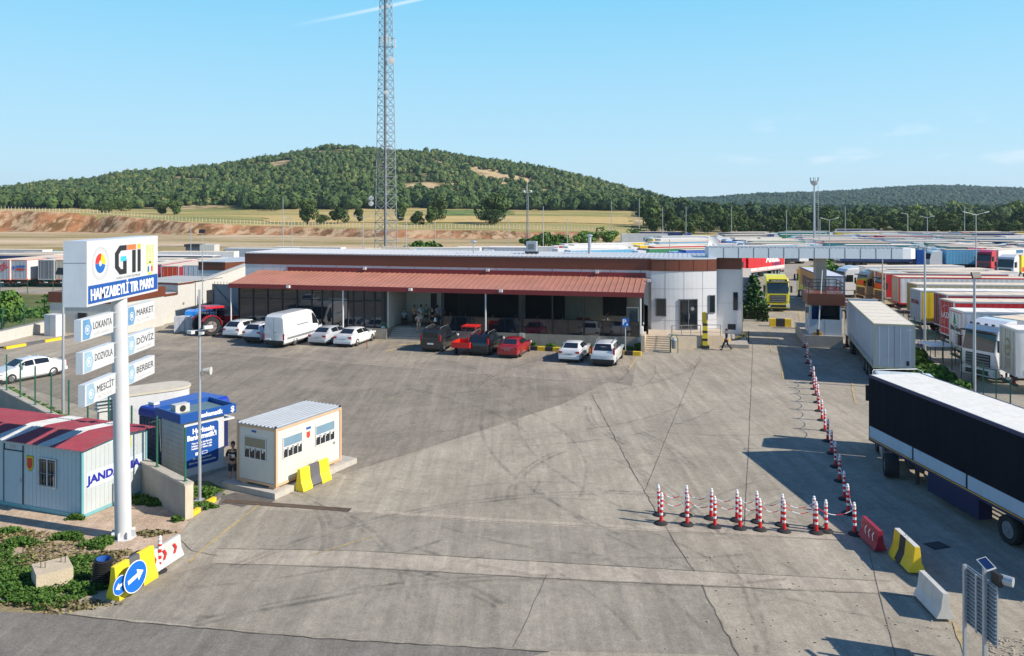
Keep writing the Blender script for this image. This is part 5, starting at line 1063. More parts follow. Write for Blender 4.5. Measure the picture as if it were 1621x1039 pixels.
while x < 16.2: b.bb(x, x+.15, .0, 2.58, 8.051, 8.12); x += .36
b.build('roof_sheet', t)
b = MB().m(CONC); b.bb(9.35, 10.25, .9, 1.8, 0, 7.149); b.build('column', t)
t = thing('gate_booth', 'small gate booth with brown band, blue blind behind its window and rooftop railing', 'booth', (25.9, 66.2, 0), BA+math.radians(-1))
b = MB().m(CONC); b.bb(-1.6, 1.3, -.2, 7.5, 0, 1.0); b.build('base_island', t)
b = MB().m(mat('booth_panel', (.42, .48, .53), .5, var=.05)); b.bb(-1.25, 1.25, .1, 3.2, 1.0, 2.3); b.bb(-1.25, -1.1, .1, 3.2, 2.3, 3.5); b.bb(1.1, 1.25, .1, 3.2, 2.3, 3.5); b.bb(-1.1, 1.1, 3.0, 3.2, 2.3, 3.5); b.bb(-.02, .0, .09, .1, 1.0, 2.3); b.build('wall', t)
MB().m(gt).bb(-1.1, 1.1, .14, .16, 2.3, 3.5).build('window', t); MB().m(C_BLUE).bb(-1.05, -.35, .3, .34, 2.3, 3.3).build('blind', t); MB().m(WHITE).bb(-1.05, -.2, .5, .9, 3.1, 3.5).build('ceiling_light', t)
MB().m(mat('booth_interior', (.3, .38, .35), .7)).bb(-1.1, 1.1, 2.5, 2.9, 2.3, 3.4).build('interior', t)
b = MB().m(GLASSD)
for y in (.7, 1.9): b.bb(-1.27, -1.251, y, y+.8, 2.3, 3.3)
b.build('side_window', t)
MB().m(mat('rust_brown_fascia', (.2, .055, .022))).bb(-1.45, 1.45, -.1, 3.5, 3.5, 4.45).build('roof_band', t)
b = MB().m(CHAS)
for z in (4.75, 5.05, 5.35):
    b.path([(-1.35, -.0, z), (1.35, -.0, z), (1.35, 3.4, z), (-1.35, 3.4, z), (-1.35, 0, z)], .03)
for x, y in ((-1.35, 0), (0, 0), (1.35, 0), (1.35, 3.4), (-1.35, 3.4), (1.35, 1.7), (-1.35, 1.7), (.45, 3.4)): b.tube((x, y, 4.45), (x, y, 5.35), .03, n=5)
b.build('railing', t)
OR = mat('orange_cabinet', (.62, .27, .02), .5, var=.08)
t = thing('barrier_gate', 'lane barrier with orange cabinet and white arm raised in front of the booth', 'barrier', G(1294, 549.5), BA)
b = MB().m(OR); b.bb(-.3, .3, -.2, .2, 0, 1.25); b.build('cabinet', t); MB().m(WHITE).tube((0, -.22, .95), (.35, -.22, 6.4), .055, .04).build('arm', t); MB().m(CHAS).bb(-.1, .1, -.3, -.201, .7, 1.5).build('pivot', t)
t = thing('barrier_gate', 'orange post of the far lane barrier behind the booth railing', 'barrier', (30.0, 76, 0), BA); MB().m(OR).bb(-.3, .3, -.2, .2, 0, 3.4).build('cabinet', t); MB().m(OR).bb(.5, 1.0, -.2, .2, 0, 2.9).build('side_box', t)
# yellow block in the lane
def jersey(name, label, loc, rz, L, H, W, segs, cat='barrier', group=None, slots=True):
    t = thing(name, label, cat, loc, rz, group); prof = [(-W/2, .0), (-W/2, H*.12), (-W*.26, H*.45), (-W*.15, H), (W*.15, H), (W*.26, H*.45), (W/2, H*.12), (W/2, 0)]
    for i, (a, c, m_) in enumerate(segs):
        mid = (a+c)/2; y0, y1 = -L/2+a*L, -L/2+c*L
        b = MB().m(m_); b.prism([(p[0], p[1]+(.09 if slots and p[1] == 0 and abs(mid-.5) < .3 else 0)) for p in prof], 'Y', y0, y1); o = b.build('barrier_body' if i == 0 else 'painted_section', t)
        md = o.modifiers.new('b', 'BEVEL'); md.width = .02; md.segments = 2; md.limit_method = 'ANGLE'
    return t
YB = YEL; DG = mat('dark_grey_paint', (.10, .10, .11), .7, var=.15, dirt=.3)
t = thing('road_block', 'yellow and black concrete block standing in the lane before the yellow tractor unit', 'barrier', G(1235, 517), BA)
for a, c, m_ in ((-1.0, -.42, YEL), (-.418, .418, BLK), (.42, 1.0, YEL)): MB().m(m_).bb(a, c, -.25, .25, 0, .75).build('painted_section', t)
ln_ = lambda a, b: (G(*b)-G(*a))
# barrier by the office cabin
t = jersey('concrete_barrier', 'yellow and dark grey barrier standing in front of the white office cabin', G(496, 768), head(.46, .888), 1.75, .9, .5, [(0, .33, YEL2), (.33, .66, DG), (.66, 1, YEL2)])
b = MB().m(GALV); b.path([(0, -.3, .9), (0, -.3, .98), (0, -.15, .98), (0, -.15, .9)], .012); b.path([(0, .1, .9), (0, .1, .98), (0, .25, .98), (0, .25, .9)], .012); b.build('lifting_loop', t)
# near left barrier with round blue signs
pL = G(186, 950); pR = G(238, 918); dv = (pR-pL).normalized(); hB = head(dv.x, dv.y)
t = jersey('concrete_barrier', 'yellow barrier with dark middle at the road edge, blue arrow signs leaning on it', (pL+pR)/2+Vector((-.09, .10, 0)), hB, 1.6, .98, .5, [(0, .36, YEL2), (.36, .62, DG), (.62, 1, YEL2)])
SB = mat('sign_blue', (.005, .13, .52), .35, var=.04)
def round_sign(label, c, r, arrow, nrm, tilt=0):
    t = thing('arrow_sign', label, 'road sign', c, math.atan2(nrm.y, nrm.x)+math.pi/2)   # local -Y faces nrm
    b = MB().m(GALV); b.lathe((0, .012, 0), [(0, -.008), (r, -.008), (r, .008), (0, .008)], 36, 'Y'); b.build('back_plate', t)
    b = MB().m(WHT); b.lathe((0, 0, 0), [(0, -.003), (r*.995, -.003), (r*.995, .003), (0, .003)], 36, 'Y'); b.build('rim', t)
    b = MB().m(SB); b.lathe((0, -.006, 0), [(0, -.002), (r*.94, -.002), (r*.94, .002), (0, .002)], 36, 'Y'); b.build('disc', t)
    b = MB().m(WHT); L = r*.68; w_ = r*.13; a = .38*arrow
    pts = [(-L, -w_), (L*.25, -w_), (L*.25, -w_*3.1), (L, 0), (L*.25, w_*3.1), (L*.25, w_), (-L, w_)]
    pts = [(arrow*x*math.cos(.22)-z*math.sin(.22), abs(1)*(x*math.sin(.22)*arrow)+z*math.cos(.22)) for x, z in pts]
    b.prism(pts, 'Y', -.013, -.009); b.build('arrow', t); t.rotation_euler.x = tilt; return t
nB = Vector((dv.y, -dv.x, 0))
round_sign('large round blue sign with white arrow leaning on the yellow barrier', XD(214.5, 23.75, .60), .46, 1, nB)
round_sign('small round blue sign with white arrow half covered by the larger one', XD(190.5, 23.3, .55), .28, -1, nB)
# white barrier with red chevrons
a = G(240, 910); c = G(272, 889); dv2 = (c-a).normalized()
t = jersey('plastic_barrier', 'white plastic barrier with red chevrons at the lower left', (a+c)/2, head(dv2.x, dv2.y), 1.7, .75, .4, [(0, 1, mat('white_plastic', (.52, .52, .50), .4, var=.04, dirt=.2))])
b = MB().m(REDP)
for k in range(3):
    y = -.5+.5*k; b.add([(.125, y-.12, .62), (.125, y-.02, .62), (.135, y+.08, .46), (.15, y-.02, .30), (.15, y-.12, .30), (.135, y-.02, .46)], [(0, 1, 2, 3, 4, 5)])
o = b.build('chevron', t, fix=False)
t = thing('rubber_base', 'black rubber post base lying behind the yellow barrier', 'rubber base', G(222, 880), .3); MB().m(RUB).lathe((0, 0, 0), [(.28, 0), (.30, .04), (.2, .12), (.07, .16), (.06, .1)], 20).build('base', t)
# ribbed pipe
t = thing('ribbed_pipe', 'short black ribbed plastic pipe standing upright behind the yellow barrier', 'pipe', G(160, 926)+Vector((0, 0, 0)), 0)
pr = []; 
for k in range(13): pr += [(.27, k*.065), (.27, k*.065+.03), (.225, k*.065+.037), (.225, k*.065+.06)]
b = MB().m(DARK); b.lathe((0, 0, 0), pr+[(.2, .84), (.2, .3)], 24); b.build('pipe_wall', t); MB().m(C_BLUE).lathe((0, 0, 0), [(.199, .5), (.199, .83), (.19, .83), (.19, .5)], 24, 'Z', False).build('lining', t); t.rotation_euler = (.06, .12, 0)
# concrete block with rebar
A_ = Vector((-14.1, 23.86, 0)); t = thing('concrete_block', 'square concrete footing block with rusty bolts on top, in the weeds', 'concrete block', A_+Vector((0, .75, 0)), math.radians(38))
MB().m(mat('sandy_concrete', (.50, .42, .30), .9, var=.12, bump=.4, dirt=.2)).box((0, 0, .27), (1.0, 1.0, .54), tp=.98).build('block', t)
b = MB().m(mat('rusty_bolt', (.12, .06, .03), .8))
for x, y in ((-.3, .05), (-.2, -.05), (.25, .1), (.35, 0)): b.tube((x, y, .5), (x, y, .72), .012, n=6)
b.build('bolt', t)
# ---------------- bollards and chains ----------------
RB = mat('bollard_red', (.60, .015, .02), .4, var=.05); RWB = mat('bollard_white', (.78, .78, .78), .35, var=.03)
def bollard_proto():
    t = thing('traffic_post', 'x', 'traffic post'); b = MB().m(RB); b.lathe((0, 0, 0), [(.072, .05), (.06, .25), (.056, 1.0), (.05, 1.0)], 12); b.build('post', t, smooth=True)
    for z in (.32, .52, .72, .88): MB().m(RWB).lathe((0, 0, z), [(.062, 0), (.061, .085)], 12).build('reflective_band', t)
    MB().m(RWB).lathe((0, 0, .99), [(.06, 0), (.06, .05), (.04, .07), (.045, .12), (.02, .14)], 12).build('cap', t, smooth=True)
    MB().m(RUB).lathe((0, 0, 0), [(.24, 0), (.24, .03), (.21, .06), (.09, .09), (.07, .09)], 18).build('rubber_base', t, smooth=True); return t
bp_ = bollard_proto(); first = [True]
def put_bollard(g, label, group=None, sc=1.0):
    if first[0]: first[0] = False; bp_.location = g; bp_['label'] = label; o = bp_; 
    else: o = copy_tree(bp_, g, R.uniform(0, 3), label)
    o.rotation_euler.x = R.uniform(-.035, .035); o.rotation_euler.y = R.uniform(-.035, .035)
    if group: o['group'] = group
    elif 'group' in o.keys(): del o['group']
    return o
back = [(175, 305), (345, 310), (500, 328), (665, 340), (795, 350), (950, 370), (1158, 385)]
front = [(185, 360), (350, 368), (525, 382), (685, 392), (812, 400), (965, 410), (1168, 420), (1230, 410), (1412, 428)]
BK = [G(1000+x/3.995, 739+y/3.995) for x, y in back]; FR = [G(1000+x/3.995, 739+y/3.995) for x, y in front]
for i, g in enumerate(BK): put_bollard(g, 'red and white post, %s from the left in the back line' % ordn(i), 'posts in the two cross lines', 1)
for i, g in enumerate(FR[:7]): put_bollard(g, 'red and white post, %s from the left in the front line' % ordn(i), 'posts in the two cross lines')
put_bollard(FR[7], 'red and white post just right of the two cross lines, in the sun', 'posts in the two cross lines'); put_bollard(FR[8], 'red and white post standing against the dark red plastic barrier', 'posts in the two cross lines')
LN = [(1274, 551), (1277.5, 566), (1278.6, 576), (1284, 596), (1287.5, 608), (1288.7, 617), (1291.5, 626.3), (1294.3, 638.3), (1296.6, 651.6), (1301, 666.4), (1305.6, 682.6), (1309.9, 699.4), (1316.6, 719), (1322.4, 740), (1329, 762.7), (1337, 791.5), (1343, 814)]
LG_ = [G(x, y-.5) for x, y in LN]
for i, g in enumerate(LG_): put_bollard(g, 'red and white post, %s from the far end of the lane line' % ordn(i), 'posts in the long lane line')
put_bollard(G(252, 905), 'red and white post beside the white chevron barrier at lower left')
def chain(pts, label, name='chain', grp='plastic chains between the posts'):
    t = thing(name, label, 'chain', (0, 0, 0), 0, grp)
    for k, m_ in enumerate((RB, RWB)):
        b = MB().m(m_)
        for a, c in zip(pts, pts[1:]):
            n = 8; P = [a.lerp(c, i/n)+Vector((0, 0, .92-.26*(1-(2*i/n-1)**2))) for i in range(n+1)]
            for i in range(n):
                if (i//2) % 2 == k: b.tube(P[i], P[i+1], .014, n=5)
        b.build('red_links' if k == 0 else 'white_links', t)
chain(BK, 'red and white plastic chain hanging along the back line of posts'); chain(FR[:7]+[FR[8]], 'red and white plastic chain hanging along the front line of posts'); chain(LG_+[FR[8]], 'plastic chain hanging along the long lane line of posts')
# barriers at the right
t = jersey('plastic_barrier', 'dark red plastic barrier with white arrows beside the end post', Vector((12.3, 27.4, 0)), head(.03, 1), 1.35, .74, .42, [(0, 1, mat('maroon_plastic', (.30, .015, .04), .4, var=.06))])
b = MB().m(WHT)
for k in range(3):
    y = -.32+.3*k; b.add([(-.095, y-.08, .58), (-.095, y-.02, .58), (-.11, y+.08, .44), (-.13, y-.02, .30), (-.13, y-.08, .30), (-.11, y+.02, .44)], [(0, 1, 2, 3, 4, 5)])
b.build('arrow_mark', t, fix=False)
t = jersey('concrete_barrier', 'yellow barrier with black stripe, on the right between the white and dark red ones', Vector((12.72, 25.85, 0)), head(.05, 1), 1.5, .9, .55, [(0, .42, YEL), (.42, .7, BLK), (.7, 1, YEL)])
b = MB().m(mat('pale_barrier_top', (.5, .5, .48), .8)); b.bb(-.08, .08, -.74, .74, .901, .908); b.build('worn_top', t); b = MB().m(GALV); b.path([(0, -.1, .9), (0, -.1, .98), (0, .1, .98), (0, .1, .9)], .012); b.build('lifting_loop', t)
t = jersey('plastic_barrier', 'dirty white plastic barrier at the right, nearest the slatted sign', Vector((12.08, 23.0, 0)), head(.05, 1), 1.45, .8, .5, [(0, 1, mat('translucent_white_plastic', (.55, .53, .49), .35, var=.1, dirt=.35))])
# road sign seen from behind with solar lamp
sg0 = XD(1528, 20.45, 0); sg1 = XD(1577, 19.25, 0); dv = (sg1-sg0).normalized(); Ls = (sg1-sg0).length
t = thing('road_sign_back', 'back of a ribbed grey road sign on two posts, solar lamp on top, lower right', 'road sign', sg0, math.atan2(dv.y, dv.x))
MB().m(GALV).bb(-.05, Ls, .02, .035, .95, 2.42).build('panel', t); b = MB().m(mat('rib_steel', (.28, .31, .34), .5, .4))
for k in range(15): b.bb(-.05, Ls, -.03, .019, 1.0+k*.098, 1.02+k*.098)
b.build('rib', t)
for x in (.08, Ls*.72): MB().m(GALV).bb(x-.04, x+.04, -.10, -.031, -.0, 2.45 if x < .5 else 2.75).build('post', t)
MB().m(GALV).bb(Ls*.4, Ls*.4+.06, -.06, -.031, .95, 2.4).build('brace', t); MB().m(GALV).bb(Ls*.93, Ls*.93+.05, .06, .075, .95, 2.3).build('second_panel', t)
pc = Vector((Ls*.72, 0, 2.75)); b = MB().m(WHITE); b.box(pc+Vector((.12, -.1, .12)), (.42, .24, .02), rx=.35, ry=.25); o = b.build('solar_panel', t); b = MB().m(mat('solar_cells', (.01, .03, .10), .15)); b.box(pc+Vector((.12, -.1, .133)), (.36, .19, .012), rx=.35, ry=.25); b.build('cells', o)
b = MB().m(DARK); b.box(pc+Vector((.22, .1, -.2)), (.3, .1, .3)); b.build('lamp_box', t); b = MB().m(GALV); b.tube(pc+Vector((.25, .16, -.18)), pc+Vector((.46, .34, -.18)), .115, n=16); b.build('lamp_hood', t)
# ---------------- left side: retaining wall, fence ----------------
t = thing('retaining_wall', 'low weathered concrete wall running along the left side of the yard', 'wall', E0, math.atan2(ED.y, ED.x))
b = MB().m(CONC); b.bb(0, 45, -.15, .15, -.05, 1.22); b.build('wall_body', t); MB().m(mat('wall_coping', (.42, .38, .31), .85, var=.15)).bb(-.02, 45, -.18, .18, 1.22, 1.3).build('coping', t)
MB().m(mat('old_yellow_edge', (.55, .48, .36), .8, var=.1, dirt=.5)).bb(-.03, -.001, -.155, .155, -.05, 1.22).build('end_face', t)
def fence(name, label, org, dvec, n, sp, z0, h, skip=(), wires=True):
    t = thing(name, label, 'fence', org, math.atan2(dvec.y, dvec.x))
    for i in range(n):
        b = MB().m(GRN); b.bb(i*sp-.03, i*sp+.03, -.03, .03, z0, z0+h); b.bb(i*sp-.07, i*sp+.07, -.07, .07, z0, z0+.02); b.build('post', t)
    wm = mat('fence_wire', (.03, .13, .09), .5)
    for i in range(n-1):
        b = MB().m(wm); x0 = i*sp+.03; x1 = (i+1)*sp-.03
        for k in range(int(h/.2)): z = z0+.06+k*.2; b.tube((x0, 0, z), (x1, 0, z), .0022 if wires else .002, n=3, cap=False)
        k = x0+.05
        while k < x1: b.tube((k, .004, z0+.05), (k, .004, z0+h-.05), .0016, n=3, cap=False); k += .1
        b.build('mesh_panel', t)
    return t
fence('mesh_fence', 'green wire mesh fence standing on the low wall along the left side of the yard', E0+ED*.3, ED, 13, 2.45, 1.3, 2.0)
fence('mesh_fence', 'green wire mesh fence along the right lorry row', Vector((26.6, 41.5, 0)), AX, 15, 2.6, .12, 2.0)
fence('mesh_fence', 'green wire mesh fence before the grey-doored trailers at the far left', G(0, 470), (G(100, 458)-G(0, 470)), 5, 4.2, 0, 2.0)
t = thing('kerb_wall', 'low concrete kerb wall under the right-hand fence', 'kerb', Vector((25.9, 41.5, 0)), math.atan2(AX.y, AX.x)); MB().m(CONC).bb(-6, 40, -.35, .1, -.02, .16).build('kerb_stones', t)
# ---------------- sign pylon ----------------
PW = mat('sign_white', (.56, .57, .58), .45, var=.05, dirt=.12); SIDE = mat('sign_side_grey', (.52, .58, .64), .45, var=.06, dirt=.15)
PX_ = -13.5; t = thing('sign_pylon', 'tall white pole sign with big lettered box and six small hanging panels', 'sign', (PX_-.35, 28.1, 0), 0)
b = MB().m(PW); b.tube((.24, 0, 0), (.08, 0, 8.6), .272, .262, 28); b.build('pole', t, smooth=True)
b = MB().m(PW)
for k in range(8): a = k*math.tau/8; b.box((.24+math.cos(a)*.33, math.sin(a)*.33, .12), (.14, .02, .24), rz=a)
b.lathe((.24, 0, -.02), [(.42, 0), (.42, .03)], 20); b.build('base_flange', t)
# box: face at x=+.35 local, from y=-2.5 to 2.3
y0, y1, z0, z1 = -2.66, 2.44, 8.36, 10.46
b = MB().m(SIDE); b.bb(-.38, .349, y0, y1, z0, z1); bx = b.build('sign_box', t); MB().m(mat('box_seam', (.2, .23, .26))).bb(-.38, .34, y0-.004, y0-.001, 9.75, 9.77).build('seam', bx)
MB().m(PW).bb(.35, .365, y0, y1, z0, z1).build('face', bx)
BL2 = mat('banner_blue', (.012, .085, .33), .45, var=.03); MB().m(BL2).bb(.366, .372, y0+.08, y1-.04, z0+.08, z0+.66).build('banner', bx)
uY = (0, 1, 0); text('HAMZABEYLİ TIR PARKI', .52, (.374, y0+.2, z0+.18), uY, UP, WHT, bx, width=4.45, weight=.006); text('HAMZABEYLİ TIR PARKI', .52, (.3755, y0+.225, z0+.18), uY, UP, WHT, bx, width=4.45, weight=.006)
K_ = mat('logo_black', (.02, .02, .022), .5); ORG2 = mat('logo_orange', (.75, .16, .05), .5); CY = mat('logo_cyan', (.05, .45, .62), .5); AMB = mat('logo_amber', (.75, .48, .02), .5)
xf = .366
def flat(pts, m_, nm, par, x=xf, th=.005):
    b = MB().m(m_); b.prism(pts, 'X', x, x+th); return b.build(nm, par)
# GTI logo; zone y from -.35 to 1.1, z 9.25..10.15
gy, gz = -.86, 9.22; GS = 1.33
b = MB().m(K_)
b.prism([(gy+GS*.0, gz+.25), (gy+GS*.0, gz+.75), (gy+GS*.25, gz+1.0), (gy+GS*.62, gz+1.0), (gy+GS*.62, gz+.82), (gy+GS*.32, gz+.82), (gy+GS*.2, gz+.70), (gy+GS*.2, gz+.30), (gy+GS*.32, gz+.18), (gy+GS*.45, gz+.18), (gy+GS*.45, gz), (gy+GS*.25, gz)], 'X', xf, xf+.005)
b.bb(xf, xf+.006, gy+GS*.43, gy+GS*.62, gz, gz+.5); b.bb(xf, xf+.005, gy+GS*.93, gy+GS*1.13, gz, gz+.8); b.bb(xf, xf+.005, gy+GS*1.24, gy+GS*1.42, gz, gz+.8); b.build('logo_letters', bx)
MB().m(CY).bb(xf+.001, xf+.007, gy+GS*.30, gy+GS*.60, gz+.45, gz+.62).build('logo_cyan_bar', bx); MB().m(ORG2).bb(xf, xf+.005, gy+GS*.64, gy+GS*1.14, gz+.82, gz+1.0).build('logo_orange_bar', bx); MB().m(AMB).bb(xf, xf+.005, gy+GS*1.24, gy+GS*1.42, gz+.82, gz+1.0).build('logo_amber_square', bx)
text('GÜMRÜK VE TURİZM İŞLETMELERİ', .09, (xf, gy+.1, gz-.14), uY, UP, GREY, bx, width=1.75); 
# round emblem
cy, cz = -1.82, 9.70
b = MB().m(mat('emblem_grey', (.42, .43, .44), .5)); b.lathe((xf+.002, cy, cz), [(.505, -.002), (.53, -.002), (.53, .002), (.505, .002)], 40, 'X', False)
for k in range(30):
    a = k*math.tau/30; b.box((xf+.003, cy+.45*math.cos(a), cz+.45*math.sin(a)), (.004, .018, .05), rx=a-math.pi/2)
b.build('emblem_ring', bx)
def sector(a0, a1, r0, r1, m_, nm, n=10):
    pts = [(cy+r1*math.cos(a0+(a1-a0)*i/n), cz+r1*math.sin(a0+(a1-a0)*i/n)) for i in range(n+1)]+[(cy+r0*math.cos(a1+(a0-a1)*i/n), cz+r0*math.sin(a1+(a0-a1)*i/n)) for i in range(n+1)]
    flat(pts, m_, nm, bx, xf+.001)
sector(math.pi*.45, math.pi*1.0, .10, .32, mat('emblem_red', (.7, .03, .03)), 'emblem_red'); sector(-math.pi*.05, math.pi*.44, .10, .32, mat('emblem_yellow', (.8, .58, .02)), 'emblem_yellow'); sector(math.pi*1.01, math.pi*1.93, .10, .32, mat('emblem_blue', (.01, .12, .42)), 'emblem_blue')
# wheat emblem
cy2 = 1.78; b = MB().m(mat('wheat_green', (.55, .62, .08), .5))
for x_ in (-.22, 0, .22):
    for k in range(7): b.box((xf+.003, cy2+x_-.04, 9.5+k*.1), (.004, .05, .09), rx=.5); b.box((xf+.003, cy2+x_+.04, 9.5+k*.1), (.004, .05, .09), rx=-.5)
for k in range(14): a = k*math.tau/14; b.box((xf+.003, cy2+.22*math.cos(a), 9.28+.22*math.sin(a)), (.004, .08, .08), rx=a)
b.build('wheat_emblem', bx); b = MB().m(mat('emblem_blue', (.01, .12, .42))); b.bb(xf+.005, xf+.008, cy2-.2, cy2-.08, 9.15, 9.35); b.build('emblem_blue', bx); MB().m(REDP).bb(xf+.005, xf+.008, cy2+.1, cy2+.2, 9.15, 9.35).build('emblem_red', bx)
HEX = mat('panel_blue', (.12, .27, .46), .5, var=.15, scale=3); HEX2 = mat('panel_pale_blue', (.28, .42, .52), .5, var=.12, scale=3)
for nm, sub, ya, yb, zc, hx in (('LOKANTA', 'RESTAURANT', -2.8, -.75, 7.63, HEX), ('MARKET', 'SHOP & MKT', .2, 2.4, 7.66, HEX), ('DOZVOLA', '', -2.7, -.7, 6.58, HEX2), ('DÖVİZ', 'EXCHANGE OFFICE', .2, 2.4, 6.62, HEX2), ('MESCİT', 'MOSQUE', -2.57, -.6, 5.52, HEX2), ('BERBER', 'BARBER', .2, 2.4, 5.58, HEX2)):
    h = .345; b = MB().m(SIDE); b.bb(-.06, .149, ya, yb, zc-h, zc+h); o = b.build('panel_box', t); o.location.x = .1; o['label'] = 'small white sign panel reading '+nm
    MB().m(PW).bb(.15, .16, ya, yb, zc-h, zc+h).build('face', o)
    hy = ya+.1; MB().m(hx).prism([(hy, zc-h+.03), (hy+.4, zc-h+.03), (hy+.55, zc), (hy+.4, zc+h-.03), (hy, zc+h-.03)], 'X', .161, .165).build('arrow_badge', o)
    b = MB().m(WHT); b.lathe((.167, hy+.27, zc-.02), [(.13, -.002), (.15, -.002), (.15, .002), (.13, .002)], 20, 'X', False); b.bb(.165, .168, hy+.22, hy+.32, zc-.08, zc+.05); b.build('badge_ring', o)
    w_ = (yb-ya)-.85; text(nm, .33, (.162, ya+.72, zc-.06), uY, UP, K_, o, width=w_)
    if sub: text(sub, .14, (.162, ya+.78, zc-.26), uY, UP, mat('pale_grey_letter', (.5, .5, .5)), o, width=w_*.8)
    b = MB().m(GALV); s_ = 1 if ya > 0 else -1
    for z in (zc-.25, zc+.25): b.tube((0, s_*.2, z), (0, (ya if ya > 0 else yb), z), .03)
    b.build('bracket', o)
# ---------------- gendarmerie cabin ----------------
CBM = mat('cabin_pale_blue', (.44, .55, .60), .55, var=.05, dirt=.15); TRIM = mat('cabin_teal_trim', (.16, .38, .42), .55, var=.1, dirt=.2); CR = mat('crimson_roof_sheet', (.24, .03, .045), .6, var=.2, scale=.8, dirt=.4); CBW = mat('cabin_white', (.46, .50, .50), .55, var=.05, dirt=.1)
c0 = Vector((-15.95, 29.75, 0)); lx = Vector((-.94, .345, 0)).normalized()
t = thing('guard_cabin', 'long pale blue prefabricated cabin with crimson corrugated roof and white roof strips', 'cabin', c0, math.atan2(-lx.y, -lx.x))
# local: +x to the right (away from lx), +y away; cabin from x=-9 to 0, y 0..3.1
b = MB().m(CBM); b.bb(-9, 0, 0, 3.1, .1, 2.5); b.build('wall', t)
b = MB().m(CBW); b.bb(.001, .012, .08, 3.02, .12, 2.48); b.build('end_wall', t)
b = MB().m(TRIM); b.bb(-9, .03, -.03, -.001, 0, .14); b.bb(-9, .03, 3.101, 3.13, 0, .14); b.bb(.0, .03, -.0, 3.1, 0, .12)
for y in (0, 3.04): b.bb(.013, .035, y, y+.06, .14, 2.5)
b.bb(-.07, .03, -.035, -.001, .14, 2.5); b.build('trim', t)
b = MB().m(mat('cabin_groove', (.28, .37, .42), .7))
x = -8.9
while x < -.1: b.bb(x, x+.012, -.004, -.0005, .15, 2.45); x += .2
y = .2
while y < 3: b.bb(.0125, .016, y, y+.012, .15, 2.45); y += .2
b.build('cladding_groove', t)
def zroof(y): return 2.58+.12*math.sin(math.pi*min(max((y+.2)/3.5, 0), 1))
x = -9.2; cols = [CR, WHITE]; bs = {0: MB().m(CR), 1: MB().m(mat('white_roof_strip', (.50, .51, .49), .6, var=.15, dirt=.3))}
while x < .2:
    white = (-4.55 < x < -3.75) or (-2.0 < x < -1.45)
    b = bs[1 if white else 0]; vv = []
    for j, y in enumerate((-.25, 1.55, 3.35)):
        for dx, dz in ((0, 0), (.05, .035), (.1, .035), (.15, 0)): vv.append((x+dx, y, 2.56+(.16 if j == 1 else 0)+dz+(.01 if white else 0)))
    b.add(vv, [(j*4+i, j*4+i+1, (j+1)*4+i+1, (j+1)*4+i) for j in range(2) for i in range(3)]); x += .15
bs[0].build('roof', t, fix=False); bs[1].build('roof_strip', t, fix=False)
b = MB().m(CBM); b.prism([(-.0, 2.5), (3.1, 2.5), (1.55, 2.68)], 'X', -9, 0); b.build('gable', t)
def winbox(x0, x1, z0, z1, fy=0, nm='window'):
    b = MB().m(GLASSD); b.bb(x0, x1, fy-.02, fy+.0, z0, z1); o = b.build(nm, t); q = MB().m(WHITE)
    for x in (x0, (x0+x1)/2-.02, x1-.04): q.bb(x, x+.05, fy-.06, fy-.021, z0, z1)
    for z in (z0, z1-.04): q.bb(x0+.051, x1-.045, fy-.058, fy-.022, z, z+.05)
    q.build('frame', o); r = MB().m(GALV)
    for k in range(6): xx = x0+.06+k*(x1-x0-.12)/5; r.tube((xx, fy-.10, z0), (xx, fy-.10, z1), .008, n=4)
    for z in (z0+.1, (z0+z1)/2, z1-.1): r.tube((x0, fy-.10, z), (x1, fy-.10, z), .008, n=4)
    r.build('bars', o)
winbox(-2.15, -1.25, .95, 2.05)
b = MB().m(mat('cabin_door', (.38, .50, .56), .5, var=.05)); b.bb(-3.95, -3.0, -.03, -.001, .15, 2.15); o = b.build('door', t); b = MB().m(DARK); b.bb(-4.0, -3.96, -.035, -.001, .15, 2.4); b.bb(-2.99, -2.96, -.035, -.001, .15, 2.4); b.bb(-3.95, -3.0, -.034, -.001, 2.16, 2.19); b.build('door_frame', o); MB().m(ALU).bb(-3.1, -3.05, -.06, -.031, 1.0, 1.15).build('handle', o)
MB().m(GALV).bb(-3.65, -3.4, -.02, -.001, 2.24, 2.36).build('vent', t)
SG = mat('shield_green', (.2, .35, .05), .5); SR_ = mat('shield_red', (.55, .05, .03), .5)
def shield(x, y, z, w, h, axis):
    pts = [(-.5, .5), (.5, .5), (.5, -.15), (.25, -.42), (0, -.5), (-.25, -.42), (-.5, -.15)]
    for k, (m_, sc) in enumerate(((SG, 1), (AMB, .86), (SR_, .68))):
        b = MB().m(m_); P = [(p[0]*w*sc, p[1]*h*sc) for p in pts]
        if axis == 'Y': b.prism([(x+p[0], z+p[1]) for p in P], 'Y', y-.006*(k+1), y-.006*k)
        else: b.prism([(y+p[0], z+p[1]) for p in P], 'X', x+.006*k, x+.006*(k+1))
        b.build('shield_emblem', t)
shield(-2.62, -.005, 1.75, .38, .62, 'Y'); shield(.02, 2.1, 2.15, .38, .6, 'X')
b = MB().m(WHT); b.lathe((-4.5, -.01, 1.75), [(.0, -.005), (.28, -.005), (.28, .005), (0, .005)], 24, 'Y'); b.build('round_emblem', t); b = MB().m(REDP); b.lathe((-4.5, -.018, 1.75), [(.0, -.002), (.12, -.002), (.12, .002), (0, .002)], 20, 'Y'); b.build('emblem_star', t)
text('JANDARMA', .42, (.03, .24, 1.18), (0, 1, 0), UP, mat('jandarma_blue', (.02, .02, .30), .5), t, width=2.55, weight=.016)
MB().m(mat('banner_pale', (.55, .62, .68), .5)).bb(.0165, .02, .2, 2.95, 1.02, 1.62).build('banner', t)
